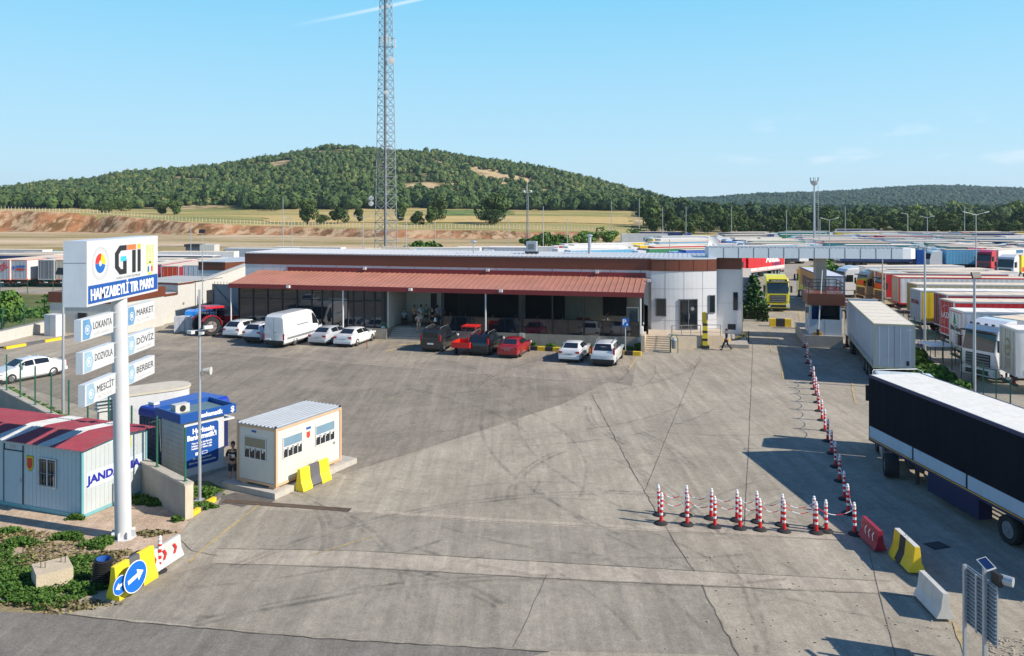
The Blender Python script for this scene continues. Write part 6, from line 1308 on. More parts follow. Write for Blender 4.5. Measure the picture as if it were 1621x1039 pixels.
b = MB().m(GREY); b.path([(.1, 3.1, 2.75), (.5, 3.3, 2.9), (.6, 3.2, 2.4), (.55, 3.3, 1.6)], .012); b.build('loose_cable', t)
# ---------------- office container ----------------
oc = Vector((-9.43, 32.05, 0)); lo = Vector((.46, .888, 0)).normalized(); sh = Vector((-lo.y, lo.x, 0))
t = thing('office_cabin', 'white office cabin with beige frame and ribbed roof on a concrete plinth', 'cabin', oc, math.atan2(sh.y, sh.x)-math.pi)
# local: x along -sh (right), so the corner at x=0; short side runs to -x; long side along +y
Wd, Ld = 2.15, 4.05; zb = .33
OW = mat('office_white', (.58, .57, .525), .5, var=.03, dirt=.08)
b = MB().m(OW); b.bb(-Wd+.04, -.04, .04, Ld-.04, zb+.1, 2.62); b.build('wall', t)
b = MB().m(BEIGE)
for x in (-Wd, -.1):
    for y in (0, Ld-.1): b.bb(x, x+.1, y, y+.1, zb, 2.66)
for z in (zb, 2.56):
    for y in (0.01, Ld-.09): b.bb(-Wd+.101, -.101, y, y+.08, z, z+.1)
    for x in (-Wd+.01, -.09): b.bb(x, x+.08, .101, Ld-.101, z, z+.1)
b.build('frame', t)
b = MB().m(mat('cabin_roof_sheet', (.33, .36, .39), .5, .2, var=.1, dirt=.2)); y = 0; 
x = -Wd+.02
b.bb(-Wd, 0, 0, Ld, 2.661, 2.685)
while x < -.1: b.prism([(x, 2.686), (x+.04, 2.74), (x+.10, 2.74), (x+.14, 2.686)], 'Y', -.02, Ld+.02); x += .21
b.build('roof', t)
def owin(par, side, a0, a1, z0, z1, blind):
    def bbx(b, p0, p1, d0, d1, q0, q1):
        if side == 'L': b.bb(-.04+d0, -.04+d1, p0, p1, q0, q1)
        else: b.bb(p0, p1, .04-d1, .04-d0, q0, q1)
    b = MB().m(GLASSD); bbx(b, a0, a1, 0, .012, z0, z1); o = b.build('window', par); q = MB().m(WHITE)
    for p in (a0, a1-.035): bbx(q, p, p+.035, .013, .03, z0, z1)
    for z in (z0, z1-.035, z0+(z1-z0)*.5): bbx(q, a0+.036, a1-.036, .013, .03, z, z+.035)
    n = 4
    for k in range(1, n): p = a0+(a1-a0)*k/n; bbx(q, p-.015, p+.015, .013, .029, z0+.036, z0+(z1-z0)*.5)
    q.build('frame', o); r = MB().m(blind); bbx(r, a0+.04, a1-.04, .014, .02, z0+(z1-z0)*.5+.04, z1-.04); r.build('roller_blind', o)
    r = MB().m(mat('net_curtain', (.6, .6, .58), .8))
    for k in range(n):
        p = a0+(a1-a0)*(k+.15)/n; w_ = (a1-a0)/n*.7; bbx(r, p+.02, p+w_, .0135, .016, z0+(z1-z0)*.42, z0+(z1-z0)*.49); bbx(r, p+.02, p+w_*(.2+.3*(k%2)), .0135, .016, z0+(z1-z0)*.33, z0+(z1-z0)*.42)
    r.build('curtain', o)
BB_ = mat('blue_grey_blind', (.16, .26, .34), .5, var=.06); BT = mat('taupe_blind', (.26, .22, .15), .6, var=.06)
owin(t, 'L', .42, 1.55, 1.35, 2.22, BB_); owin(t, 'L', 2.35, 3.6, 1.35, 2.22, BB_); owin(t, 'S', -1.75, -.55, 1.3, 2.2, BT)
b = MB().m(mat('cream_door_seam', (.35, .34, .31), .6))
y = .3
while y < Ld: b.bb(-.0405+.0, -.038, y, y+.008, zb+.1, 2.56); y += .3
b.build('panel_seam', t); MB().m(SR_).prism([(1.83, 2.1), (2.03, 2.1), (2.03, 1.9), (1.93, 1.82), (1.83, 1.9)], 'X', -.038, -.03).build('shield_emblem', t); MB().m(BL2).bb(-.038, -.032, 1.8, 2.08, 2.2, 2.3).build('maker_plate', t); MB().m(BL2).bb(-1.35, -1.1, .03, .038, 2.38, 2.47).build('name_plate', t)
MB().m(GREY).bb(-.038, -.03, 3.5, 3.65, 1.15, 1.25).build('socket', t)
b = MB().m(DARK)
for x, y in ((0, 0), (-Wd, 0), (0, Ld), (-Wd, Ld)): b.sphere((x+(-.05 if x == 0 else .05), y+(.05 if y == 0 else -.05), 2.72), .05)
b.build('lifting_ring', t)
t = thing('concrete_plinth', 'pale concrete plinth under the white office cabin', 'plinth', oc, math.atan2(sh.y, sh.x)-math.pi); MB().m(mat('plinth_concrete', (.44, .41, .36), .85, var=.1, dirt=.3)).bb(-Wd-.5, .25, -.32, Ld+.75, 0, .24).build('slab', t)
b = MB().m(BEIGE); b.bb(-1.9, -1.6, .02, .3, .24, .33); b.bb(-.4, -.1, .02, .3, .24, .33); b.bb(-.4, -.1, Ld-.4, Ld-.1, .24, .33); b.build('support_block', t)
# ---------------- bank kiosk, blue kiosk, white kiosk ----------------
kc = Vector((-13.85, 33.9, 0)); kr = Vector((.63, .777, 0)).normalized(); ka = math.atan2(kr.y, kr.x)
t = thing('bank_kiosk', 'white cash machine kiosk with blue poster and blue lettered fascia', 'kiosk', kc, ka)   # local x along front face, +y away (to the left-back)
b = MB().m(PW); b.bb(0, 1.85, 0, 1.9, .12, 2.45); b.build('wall', t); MB().m(CONC).bb(-.05, 1.95, -.05, 1.95, 0, .119).build('base', t)
b = MB().m(mat('kiosk_side_grey', (.55, .57, .58), .6, dirt=.2)); b.bb(-.012, -.001, .05, 1.85, .15, 2.3)
o = b.build('side_panel', t); q = MB().m(GREY)
for k in range(10): q.bb(-.016, -.0125, .05, 1.85, .3+k*.2, .308+k*.2)
q.build('seam', o)
b = MB().m(BLUE); b.prism([(.1, .45), (1.5, .45), (1.58, .53), (1.58, 2.16), (1.5, 2.24), (.1, 2.24), (.04, 2.16), (.04, .53)], 'Y', -.008, -.001); o = b.build('poster', t)
text('Herkesin', .3, (.36, -.012, 1.88), (1, 0, 0), UP, WHT, o, width=1.0, weight=.012); text("Bankamatik'i", .3, (.12, -.012, 1.62), (1, 0, 0), UP, WHT, o, width=1.35, weight=.012)
for k, s_ in enumerate(('Tüm banka kartlarıyla', 'kolayca para yatır ve çek,', 'hesabından işlem yap.')): text(s_, .11, (.32, -.012, 1.42-.11*k), (1, 0, 0), UP, WHT, o, width=.95, weight=.003)
q = MB().m(WHT); q.bb(.5, .68, -.012, -.009, .93, 1.05); q.bb(.8, 1.05, -.012, -.009, .93, .945); q.bb(.8, 1.05, -.012, -.009, 1.035, 1.05); q.bb(.8, .815, -.012, -.009, .945, 1.035); q.bb(1.035, 1.05, -.012, -.009, .945, 1.035); q.build('card_icon', o)
text('Ön ödemeli hızlı', .1, (.38, -.012, .76), (1, 0, 0), UP, WHT, o, width=.85, weight=.003); text("işlem merkezi Bankamatik'te", .1, (.2, -.012, .6), (1, 0, 0), UP, WHT, o, width=1.25, weight=.003)
b = MB().m(BLUE); b.bb(-.25, 2.35, -.15, -.05, 2.45, 2.83); b.bb(-.25, -.15, -.049, 2.0, 2.45, 2.83); b.bb(2.25, 2.35, -.049, 2.0, 2.45, 2.83); b.bb(-.149, 2.249, 1.9, 2.0, 2.45, 2.83); o = b.build('fascia', t)
text('Bankamatik', .26, (.55, -.154, 2.55), (1, 0, 0), UP, WHT, o, width=1.15, weight=.012); text('$', .34, (2.08, -.154, 2.52), (1, 0, 0), UP, WHT, o, weight=.01)
MB().m(mat('kiosk_roof_teal', (.12, .19, .21), .5, var=.1)).bb(-.148, 2.248, -.048, 1.898, 2.6, 2.64).build('roof', t); MB().m(WHITE).bb(1.86, 2.4, .05, .8, 2.12, 2.2).build('side_canopy', t)
b = MB().m(CREAM); b.bb(.1, .75, .9, 1.3, 2.641, 3.0); o = b.build('air_conditioner', t); b = MB().m(DARK); b.lathe((.43, .895, 2.82), [(0, -.005), (.14, -.005), (.14, .005), (0, .005)], 16, 'Y'); b.build('fan', o)
# blue kiosk
bl = mat('kiosk_blue', (.012, .035, .34), .35, var=.06, coat=.3); bc = Vector((-17.1, 36.7, 0)); t = thing('kiosk', 'rounded deep blue kiosk standing behind the bank kiosk', 'kiosk', bc, math.atan2(-.5, .86))
b = MB().m(mat('kiosk_navy', (.012, .02, .10), .4, var=.08)); b.bb(0, 2.1, .05, 3.3, .1, 2.0); b.build('wall', t)
b = MB().m(bl); b.prism([(-.05, 2.0), (-.05, 2.3), (.1, 2.48), (2.0, 2.48), (2.15, 2.3), (2.15, 2.0)], 'Y', 0, 3.4); o = b.build('roof', t); mm_ = o.modifiers.new('b', 'BEVEL'); mm_.width = .09; mm_.segments = 3; mm_.limit_method = 'ANGLE'
b = MB().m(mat('grille_grey', (.2, .22, .3), .5))
for k in range(9): b.bb(.08+k*.22, .10+k*.22, .02, .049, 1.3, 1.95)
b.build('grille_bars', t); MB().m(WHITE).box((.5, .45, 2.56), (.4, .3, .12)).build('roof_box', t); b = MB().m(WHITE); b.bb(2.2, 2.5, .1, .5, 1.5, 2.2); b.build('wall_lamp', t) if False else None
# white kiosk with rounded end
wk = Vector((-19.3, 39.0, 0)); t = thing('kiosk', 'white kiosk with rounded end, beige roof and grey louvred vent, behind the blue one', 'kiosk', wk, math.atan2(.62, .78))
pl = [(0, 0), (2.8, 0)]+[(2.8+.95*math.sin(a), .95-.95*math.cos(a)) for a in [math.pi*k/10 for k in range(1, 10)]]+[(2.8, 1.9), (0, 1.9)]
MB().m(PW).prism(pl, 'Z', 0, 2.25).build('wall', t); MB().m(mat('beige_roof_slab', (.52, .47, .38), .8)).prism([(x*1.02, (y-.95)*1.05+.95) for x, y in pl], 'Z', 2.25, 2.36).build('roof', t)
b = MB().m(WHITE)
for k in range(4): b.box((-.35, .6, 2.2-k*.17), (.75, .75, .05))
b.box((-.35, .6, 1.0), (.55, .55, 1.6)); b.build('louvred_vent', t)
# kerb island with weeds at the wall end
t = thing('striped_kerb', 'short worn yellow and grey kerb curving from the wall end', 'kerb', (0, 0, 0)); P = [G(303, 818), G(315, 810), G(328, 800), G(340, 793), G(350, 785)]
for i in range(4):
    b = MB().m(YEL if i % 2 == 0 else DG); d = P[i+1]-P[i]; m_ = (P[i]+P[i+1])/2; b.box((m_.x, m_.y, .08), (d.length*.98, .16, .17), rz=math.atan2(d.y, d.x)); b.build('kerb_stone', t)
psheet('verge', [(304, 815), (349, 784), (358, 776), (330, 762), (298, 762), (262, 745), (230, 735), (300, 800)], M_WEED, .02)
# ---------------- striped kerbs ----------------
def kerb(label, p0, p1, seg, cols, h=.22, w_=.3):
    d = p1-p0; n = max(1, round(d.length/seg)); t = thing('striped_kerb', label, 'kerb', p0, math.atan2(d.y, d.x)); s_ = d.length/n
    for i in range(n): MB().m(cols[i % len(cols)]).bb(i*s_+.005, (i+1)*s_-.005, -w_/2, w_/2, 0, h).build('kerb_stone', t)
    return t
kerb('black and yellow kerb below the terrace behind the parked cars', G(839, 554.5), G(1015, 563.5), .62, [BLK, YEL], .32)
kerb('dark and yellow kerb in front of the low white wall on the left', G(8, 553), G(126, 532.5), 1.9, [YEL, DG], .2)
kerb('black and yellow kerb below the right corner wall, nearer part', G(1138, 545), G(1165, 544.5), .55, [YEL, YEL, BLK], .4, .35)
kerb('black and yellow kerb curving away under the right corner wall', G(1165, 544.5), G(1182, 532), 1.0, [BLK, YEL], .4, .35)
t = thing('pavement_ledge', 'narrow concrete pavement ledge below the right building corner', 'pavement', bw(6.75, 2.2), BA); MB().m(CONC).bb(0, 2.0, 0, 5.6, 0, .3).build('ledge_slab', t)
# planting strip with weeds in front of the terrace
sheet('planting_strip', [bw(-6.8, -1.05), bw(.4, -.9), bw(.4, -.02), bw(-13, -.02), bw(-13, -.8)], M_WEED, .02)
for i in range(7):
    p = bw(-10.5+i*1.6, -.35+.1*math.sin(i*3)); tree('weed', i % 3, .22+.1*(i % 2), .7, (p.x, p.y, 0), 'weed clump in the strip below the terrace wall, %s from the left' % ordn(i), 'plant', 'weeds below the terrace wall', rz=i)
p = bw(.1, -.6); tree('weed', 1, .55, .8, (p.x, p.y, .1), 'leafy plant by the white downpipe at the terrace corner', 'plant')
# ---------------- yellow camera post, bins, parking sign ----------------
t = thing('camera_post', 'tall yellow and black square post by the corner terrace wall', 'post', G(1116, 551), BA)
MB().m(BLK).bb(-.34, .34, -.34, .34, 0, .22).build('rubber_foot', t); MB().m(YEL2).bb(-.2, .2, -.2, .2, .22, .3).build('foot_collar', t); b = MB().m(YEL2); b.bb(-.2, .2, -.2, .2, .3, 2.3); b.build('post_body', t)
for z in (.6, 1.25, 1.85): MB().m(BLK).bb(-.205, .205, -.205, .205, z, z+.2).build('black_band', t)
b = MB().m(mat('dull_yellow', (.42, .30, .02), .6)); b.bb(-.24, .1, -.24, .2, 2.05, 2.95); b.build('camera_box', t); MB().m(GREY).bb(.101, .24, -.22, .15, 2.35, 2.9).build('camera_head', t)
def bin_(label, g):
    t = thing('litter_bin', label, 'litter bin', g, BA); b = MB().m(mat('bin_green', (.02, .18, .06), .5))
    b.path([(-.3, 0, 0), (-.3, 0, 1.15), (-.18, 0, 1.38), (0, 0, 1.45), (.18, 0, 1.38), (.3, 0, 1.15), (.3, 0, 0)], .035); b.build('frame', t)
    MB().m(GREY).lathe((0, 0, .35), [(.17, 0), (.2, .65)], 14).build('bucket', t); MB().m(GALV).lathe((0, 0, 1.02), [(.22, 0), (.2, .1), (.05, .2)], 14).build('lid', t); return t
bin_('green-framed litter bin left of the entrance steps', G(607, 537)); bin_('green-framed litter bin right of the corner steps', G(1067, 559))
t = thing('black_crate', 'low black box beside the litter bin left of the entrance steps', 'crate', G(598, 536), BA); MB().m(DARK).bb(-.45, .45, -.3, .3, 0, .55).build('crate_body', t)
t = thing('parking_sign', 'blue parking sign with white P on a grey pole', 'road sign', G(990, 562.5), BA); MB().m(GALV).tube((0, 0, 0), (0, 0, 2.9), .04).build('pole', t)
o = MB().m(SB).bb(-.27, .27, -.06, -.045, 2.25, 2.9).build('panel', t); text('P', .55, (-.22, -.063, 2.42), (1, 0, 0), UP, WHT, o, weight=.02)
b = MB().m(WHT); b.lathe((.14, -.062, 2.40), [(.05, -.001), (.07, -.001), (.07, .001), (.05, .001)], 12, 'Y'); b.bb(.1, .12, -.063, -.061, 2.42, 2.55); b.build('wheelchair_symbol', o)
t = thing('marker_post', 'thin rusty red post standing in front of the white saloon', 'post', G(581, 552), 0); MB().m(mat('rust_red', (.25, .06, .04), .7)).tube((0, 0, 0), (0, 0, .75), .035, n=8).build('post', t)
t = thing('marker_post', 'thin dark post at the edge of the shade before the lane', 'post', G(1185, 543), 0); MB().m(DARK).tube((0, 0, 0), (0, 0, 1.0), .05, n=8).build('post', t)
t = thing('litter_bin', 'dark litter container in the shade behind the building corner', 'litter bin', XD(1158, 72, 0), BA); MB().m(DARK).box((0, 0, .9), (.7, .6, .5)).build('bucket', t); MB().m(DARK).tube((0, 0, 0), (0, 0, .65), .06).build('stand', t)
# ---------------- tricycle ----------------
t = thing('cargo_tricycle', 'bright red three-wheeled cargo motorcycle with open bed and roofed seat', 'tricycle', G(742, 563)+Vector((-.2, 1.3, 0)), head(*HD)); RP = mat('bright_red_paint', (.62, .02, .015), .4, var=.05)
b = MB().m(RP); b.bb(-.75, .75, -1.6, .3, .62, .68)
for x in (-.75, .71): b.bb(x, x+.04, -1.6, .3, .68, 1.05)
for y in (-1.6, .26): b.bb(-.709, .709, y, y+.04, .68, 1.05)
for k in range(5): b.bb(.751, .78, -1.5+k*.42, -1.44+k*.42, .68, 1.05); b.bb(-.78, -.751, -1.5+k*.42, -1.44+k*.42, .68, 1.05)
b.build('cargo_bed', t)
b = MB().m(RP); b.box((0, .95, 2.0), (1.25, 1.3, .08)); b.build('roof', t); b = MB().m(RP)
for x in (-.58, .58): b.tube((x, .4, .7), (x, .42, 1.97), .03); b.tube((x, 1.75, .8), (x, 1.45, 1.97), .03)
b.build('roof_post', t); b = MB().m(DARK); b.bb(-.35, .35, .5, 1.0, .75, .9); b.build('seat', t); b = MB().m(RP); b.box((0, 1.75, .85), (.5, .2, .7), rx=.2); b.bb(-.08, .08, .9, 1.7, .5, .62); b.build('front_fairing', t)
MB().m(DARK).path([(-.38, 1.45, 1.2), (0, 1.6, 1.15), (.38, 1.45, 1.2)], .02).build('handlebar', t)
for x, y in ((-.6, -.9), (.6, -.9), (0, 1.85)): wheel(x, y, .28, .13, t, 1 if x >= 0 else -1)
# ---------------- tractor ----------------
t = thing('farm_tractor', 'red farm tractor with dark cab parked left of the white hatchback', 'tractor', XD(352, 73.5, 0)+Vector((-.6, .3, 0)), head(.72, .69)); TR = mat('tractor_red', (.50, .012, .025), .35, var=.05)
for s in (1, -1):
    wheel(s*.95, -1.0, .85, .5, t, s, mat('pale_wheel_rim', (.2, .17, .16), .6)); wheel(s*.85, 1.5, .5, .35, t, s, mat('pale_wheel_rim', (.45, .42, .4)))
    b = MB().m(TR)
    for k in range(7): a = .25+k*.36; b.box((s*.98, -1.0+math.cos(a)*.95, .85+math.sin(a)*.95), (.5, .38, .05), rx=a+math.pi/2)
    b.build('mudguard', t)
b = MB().m(TR); b.prism([(.3, .95), (.3, 1.65), (1.9, 1.5), (2.15, 1.35), (2.15, .85)], 'X', -.38, .38); b.build('bonnet', t); MB().m(CHAS).bb(-.3, .3, -1.4, 2.0, .55, .949).build('chassis', t)
b = MB().m(TR); b.prism([(-1.45, 2.42), (-1.35, 2.58), (.3, 2.6), (.45, 2.45), (.4, 2.4)], 'X', -.82, .82); o = b.build('cab_roof', t)
b = MB().m(gt); b.prism([(-1.25, 1.3), (-1.3, 2.4), (.3, 2.4), (.42, 1.25)], 'X', -.72, .72); b.build('cab_glass', t); b = MB().m(DARK)
for x in (-.74, .74):
    for (ya, yb) in ((-1.25, -1.3), (-.45, -.4), (.42, .3)): b.tube((x, ya, 1.0), (x, yb, 2.42), .04, n=5)
b.bb(-.7, .7, -1.2, .3, .95, 1.3); b.build('cab_frame', t)
# ---------------- pallets and tarpaulins ----------------
WRAP = mat('wrapped_goods', (.40, .42, .46), .25, var=.25, scale=5); TARP = mat('blue_tarpaulin', (.02, .22, .68), .35, var=.2, scale=2, bump=.4, bscale=4)
for i, (px, py, w_, h, m_, lb) in enumerate([(285, 528, 1.35, 1.35, WRAP, 'shrink-wrapped pallet of goods, leftmost of the pallets by the tractor'), (303, 528, 1.3, 1.3, WRAP, 'shrink-wrapped pallet of goods, second from the left by the tractor'), (323, 527, 1.7, 1.6, mat('blue_wrapped_goods', (.18, .30, .46), .3, var=.3, scale=4), 'tall bluish wrapped pallet next to the tractor wheel'), (312, 520, 2.4, 1.55, TARP, 'bright blue tarpaulin over goods behind the wrapped pallets')]):
    g = G(px, py)+Vector((0, .6, 0)); t = thing('wrapped_pallet' if i < 3 else 'tarpaulin_heap', lb, 'pallet' if i < 3 else 'tarpaulin', g, .28); b = MB().m(m_)
    for a in range(3):
        for c in range(2): b.box((-w_/2+w_/6+a*w_/3, -w_/4+c*w_/2, .14+h/2+R.uniform(-.04, .04)), (w_/3-.02, w_/2-.02, h+R.uniform(-.08, .08)))
    b.build('load', t); MB().m(mat('pallet_wood', (.35, .24, .13), .8)).bb(-w_/2, w_/2, -w_/2, w_/2, 0, .13).build('pallet', t)
t = thing('scrap_heap', 'brown jumble of scrap and brushwood in the shade behind the tractor', 'scrap heap', XD(336, 82, 0)); b = MB().m(mat('scrap_brown', (.14, .08, .05), .9, var=.4)).m(mat('scrap_brown', (.14, .08, .05)))
for i in range(60): b.box((R.gauss(0, 1.3), R.gauss(0, .8), R.uniform(.1, 1.5)), (R.uniform(.2, 1), R.uniform(.05, .3), R.uniform(.05, .3)), rz=R.uniform(0, 3), rx=R.uniform(0, 3))
b.build('scrap', t)
# ---------------- buildings at left ----------------
S0 = Vector((-36.2, 74.2, 0)); a_w = math.atan2(AX.y, AX.x)
t = thing('yard_wall_building', 'long low white outbuilding with thin brown roof edge behind the small sign panels', 'building', S0, a_w)   # local x along the wall going away, y to the left
b = MB().m(CREAM); b.bb(0, 7.8, 0, 6.5, 0, 2.75); b.bb(7.8, 15.5, 0, 6.5, 0, 3.7); b.build('wall', t)
b = MB().m(mat('rust_brown_fascia', (.2, .055, .022))); b.bb(-.1, 7.7, -.1, 6.6, 2.751, 2.95); b.bb(7.75, 10.3, -.08, 6.6, 3.701, 3.85); b.build('roof_edge', t); MB().m(RSHEET).bb(0, 7.6, .05, 6.4, 2.951, 2.99).build('roof', t)
MB().m(mat('dull_roof_sheet', (.42, .42, .40), .6, dirt=.3)).bb(7.9, 15.4, .1, 6.4, 3.851, 3.9).build('upper_roof', t)
MB().m(DARK).bb(12.3, 13.5, -.03, -.001, 0, 2.7).build('doorway', t); MB().m(BEIGE).bb(13.5, 13.62, -.06, -.001, 0, 2.7).build('door_leaf', t); MB().m(GREY).bb(8.5, 8.75, -.03, -.001, 1.6, 1.85).build('meter_box', t)
b = MB().m(GALV); b.path([(11.9, -.3, 0), (11.9, -.3, 2.3), (11.9, -1.6, 2.3), (11.9, -1.6, 0)], .03); b.build('hand_frame', t) if False else None
t = thing('side_annexe', 'small white annexe with dark brown roof band beside a white cabinet on the left', 'building', (-42.4, 73.6, 0), BA)
b = MB().m(CREAM); b.bb(0, 6.8, 0, 7, 0, 2.9); b.build('wall', t); MB().m(mat('rust_brown_fascia', (.2, .055, .022))).bb(-.1, 6.9, -.1, 7.1, 2.901, 3.85).build('roof_band', t); MB().m(GLASSD).bb(3.0, 4.0, -.03, -.001, .9, 2.0).build('window', t)
t = thing('wall_cabinet', 'tall white cabinet with a greyish door standing before the annexe', 'cabinet', XD(84, 71.5, 0), BA-.2); MB().m(WHITE).bb(-.75, .75, -.3, .6, .1, 2.05).build('casing', t); MB().m(mat('cabinet_door_grey', (.42, .48, .52), .5)).bb(-.7, .0, -.32, -.301, .2, 1.95).build('door', t)
t = thing('low_wall', 'low cream wall running left from the white cabinet', 'wall', G(-60, 561), math.atan2((G(76, 527.5)-G(-60, 561)).y, (G(76, 527.5)-G(-60, 561)).x)); Lw = (G(76, 527.5)-G(-60, 561)).length
MB().m(CREAM).bb(0, Lw, 0, .25, 0, 1.15).build('wall_body', t); MB().m(GREY).bb(0, Lw, -.04, .29, 1.151, 1.22).build('coping', t)
sheet('side_pavement', [G(-20, 556), G(126, 531), G(96, 527), G(76, 528), G(-40, 552)], M_CONC3, .15)
fence('mesh_fence', 'green mesh fence on the low cream wall at the far left', G(-40, 555)+Vector((0, .5, 0)), (G(76, 527.5)-G(-60, 561)), 6, 2.8, 1.2, 1.9)
t = thing('gable_wall', 'white boundary wall with sloping top next to the main building', 'wall', (-33.0, 86.0, 0), a_w)
MB().m(CREAM).prism([(0, 0), (10.5, 0), (10.5, 5.4), (0, 3.75)], 'Y', 0, .3).build('wall_body', t); MB().m(mat('dull_roof_sheet', (.42, .42, .40))).prism([(-.2, 3.76), (10.6, 5.42), (10.6, 5.52), (-.2, 3.86)], 'Y', -.15, .45).build('coping', t)
t = thing('yard_gate', 'dark steel gate with diagonal brace left of the main building', 'gate', XD(337, 84, 0), BA-.05); b = MB().m(mat('gate_grey', (.08, .10, .12), .5)); Wg = 3.4
for x in (0, Wg): b.bb(x-.06, x+.06, -.05, .05, .2, 3.6)
for z in (.3, 3.5): b.bb(.061, Wg-.061, -.04, .04, z, z+.08)
b.tube((.1, 0, 3.4), (Wg-.1, 0, .5), .04)
b.build('gate_frame', t); b = MB().m(mat('gate_sheet', (.14, .19, .23), .5)); b.bb(.07, Wg-.07, .05, .07, .3, 3.5)
o = b.build('gate_sheet', t); b = MB().m(DARK)
for k in range(9): b.bb(.2+k*.37, .23+k*.37, -.02, .02, 3.581, 3.85)
b.build('gate_spike', t)
t = thing('rear_wing', 'white rear wing with brown and orange roof band left of the main building', 'building', XD(315, 95, 0), BA); wl = mat('white_cladding', (.62, .62, .63))
b = MB().m(wl); b.prism([(0, 0), (3.3, 0), (4.4, -.0), (5.4, 1.2), (5.4, 9), (0, 9)], 'Z', 0, 4.2) if False else b.prism([(0, 0), (3.45, 0), (5.3, 2.4), (5.3, 9), (0, 9)], 'Z', 0, 4.2); b.build('wall', t)
MB().m(mat('rust_brown_fascia', (.2, .055, .022))).prism([(-.05, -.05), (3.47, -.05), (5.35, 2.38), (5.35, 9.05), (-.05, 9.05)], 'Z', 4.2, 5.15).build('roof_band', t); MB().m(RSHEET).prism([(-.1, -.1), (3.5, -.1), (5.4, 2.36), (5.4, 9.1), (-.1, 9.1)], 'Z', 5.151, 5.22).build('roof', t)
t = thing('small_hut', 'small flat-roofed hut with dark left side behind the turquoise-lettered trailer', 'hut', XD(293, 165, 0), 0); MB().m(CREAM).bb(3, 6, 0, 3, 0, 4.0).build('wall', t); MB().m(GREY).bb(0, 2.999, .2, 3, 0, 3.6).build('porch', t); MB().m(CHAS).bb(-.2, 3.0, -.1, 3.1, 3.6, 4.1).build('porch_roof', t)
# table-like shelter at right
t = thing('shelter_table', 'white flat-topped shelter on thin posts inside the right fence', 'shelter', G(1487, 577)+Vector((-.2, 0, 0)), math.radians(-3)); b = MB().m(WHITE); b.box((.4, .9, 1.35), (2.0, 2.3, .05)); b.build('top', t); b = MB().m(CHAS)
for x in (-.5, 1.3):
    for y in (-.1, 1.9): b.tube((x, y, 0), (x, y, 1.34), .03, n=6)
b.build('leg', t)
# hedge shrubs between lane and right fence
for i, (px, py, H, W) in enumerate([(1452, 570, 1.1, 1.9), (1458, 590, 1.2, 2.2), (1467, 603, 1.5, 2.6), (1455, 610, 1.3, 2.2), (1490, 612, 1.0, 2.0), (1510, 622, .9, 2.2), (1522, 629, .8, 1.8), (1437, 560, .9, 1.6), (1446, 583, 1.1, 1.8)]):
    g = G(px, py); tree('bush', i % 4, H, W, g, 'green shrub between the lane and the right fence, %s from the far end' % ordn(i), 'bush', 'shrubs beside the right fence', rz=i)
# conifer by the building corner
def conifer(g, H, W, label):
    t = thing('pine_tree', label, 'tree', g); MB().m(BARK).tube((0, 0, 0), (0, 0, H*.95), .12, .02, 8).build('trunk', t)
    gg = np.random.default_rng(5); C = []; N = []
    for k in range(17):
        z = H*(.14+.84*(k/17)**.95); r = W/2*(1-(z/H-.12)*1.02)*gg.uniform(.75, 1.15)+.1; nb = 7 if z < H*.7 else 5; a0 = gg.uniform(0, 6.28)
        for j in range(nb):
            a = a0+j*math.tau/nb+gg.uniform(-.3, .3); rr = r*gg.uniform(.7, 1.1)
            for s_ in np.linspace(.15, 1, 9):
                C.append((math.cos(a)*rr*s_+gg.normal(0, .05), math.sin(a)*rr*s_+gg.normal(0, .05), z-.12*rr*s_+.35*rr*s_**2.5+gg.normal(0, .04))); N.append((math.cos(a)*.4, math.sin(a)*.4, .8))
    q, f = leafcards(np.array(C), np.array(N), .17, 4); tt = np.repeat(gg.uniform(0, .7, len(C)), 4); o = npmesh('foliage', q, f, [leafmat('conifer_foliage', (.012, .05, .012), (.05, .13, .03))], attr=tt); o.parent = t; return t
conifer(G(1193, 506), 4.7, 3.8, 'dark green young pine tree between the building corner and the yellow tractor')
t = thing('tree_guard', 'low stone surround at the foot of the pine tree', 'tree surround', G(1193, 508)); MB().m(CONC).bb(-1.2, 1.2, -.6, .6, 0, .22).build('surround', t)
t = thing('clipped_hedge', 'dark clipped hedge in the shade in front of the dull grey trailer', 'hedge', XD(1158, 82, 0), BA); gg = np.random.default_rng(9); C = gg.uniform((0, 0, .05), (3.6, 1.2, 1.5), (2200, 3)); C[:, :] = C
q, f = leafcards(C, gg.normal(0, 1, C.shape), .14, 3); o = npmesh('foliage', q, f, [LF_TREE], attr=np.repeat(gg.uniform(0, .6, len(C)), 4)); o.parent = t; MB().m(BARK).bb(.1, 3.5, .2, 1.0, 0, 1.2).build('stem', t)
# ---------------- weeds and grass at lower left ----------------
def grass(name, label, polys, n, size, seed, mtl, hmax=.25):
    g = np.random.default_rng(seed); C = []
    for (cx_, cy_, rx, ry, dens) in polys:
        k = int(n*dens); a = g.uniform(0, 6.28, k); r = np.sqrt(g.uniform(0, 1, k))*(.75+.25*np.sin(a*3+cx_)+.15*np.sin(a*7)); C.append(np.stack([cx_+rx*r*np.cos(a), cy_+ry*r*np.sin(a), g.uniform(.01, 1, k)**1.5*hmax*(1.1-r**2*.8)], -1))
    C = np.concatenate(C); N = np.tile([0, 0, 1.0], (len(C), 1)); q, f = leafcards(C, N, size, seed); return tag(npmesh(name, q, f, [mtl], attr=np.repeat(g.uniform(0, 1, len(C)), 4)), label, 'grass' if 'grass' in name else 'ground cover', None, 'stuff')
def E(px, py, rx, ry, d): g = G(px, py); return (g.x, g.y, rx, ry, d)
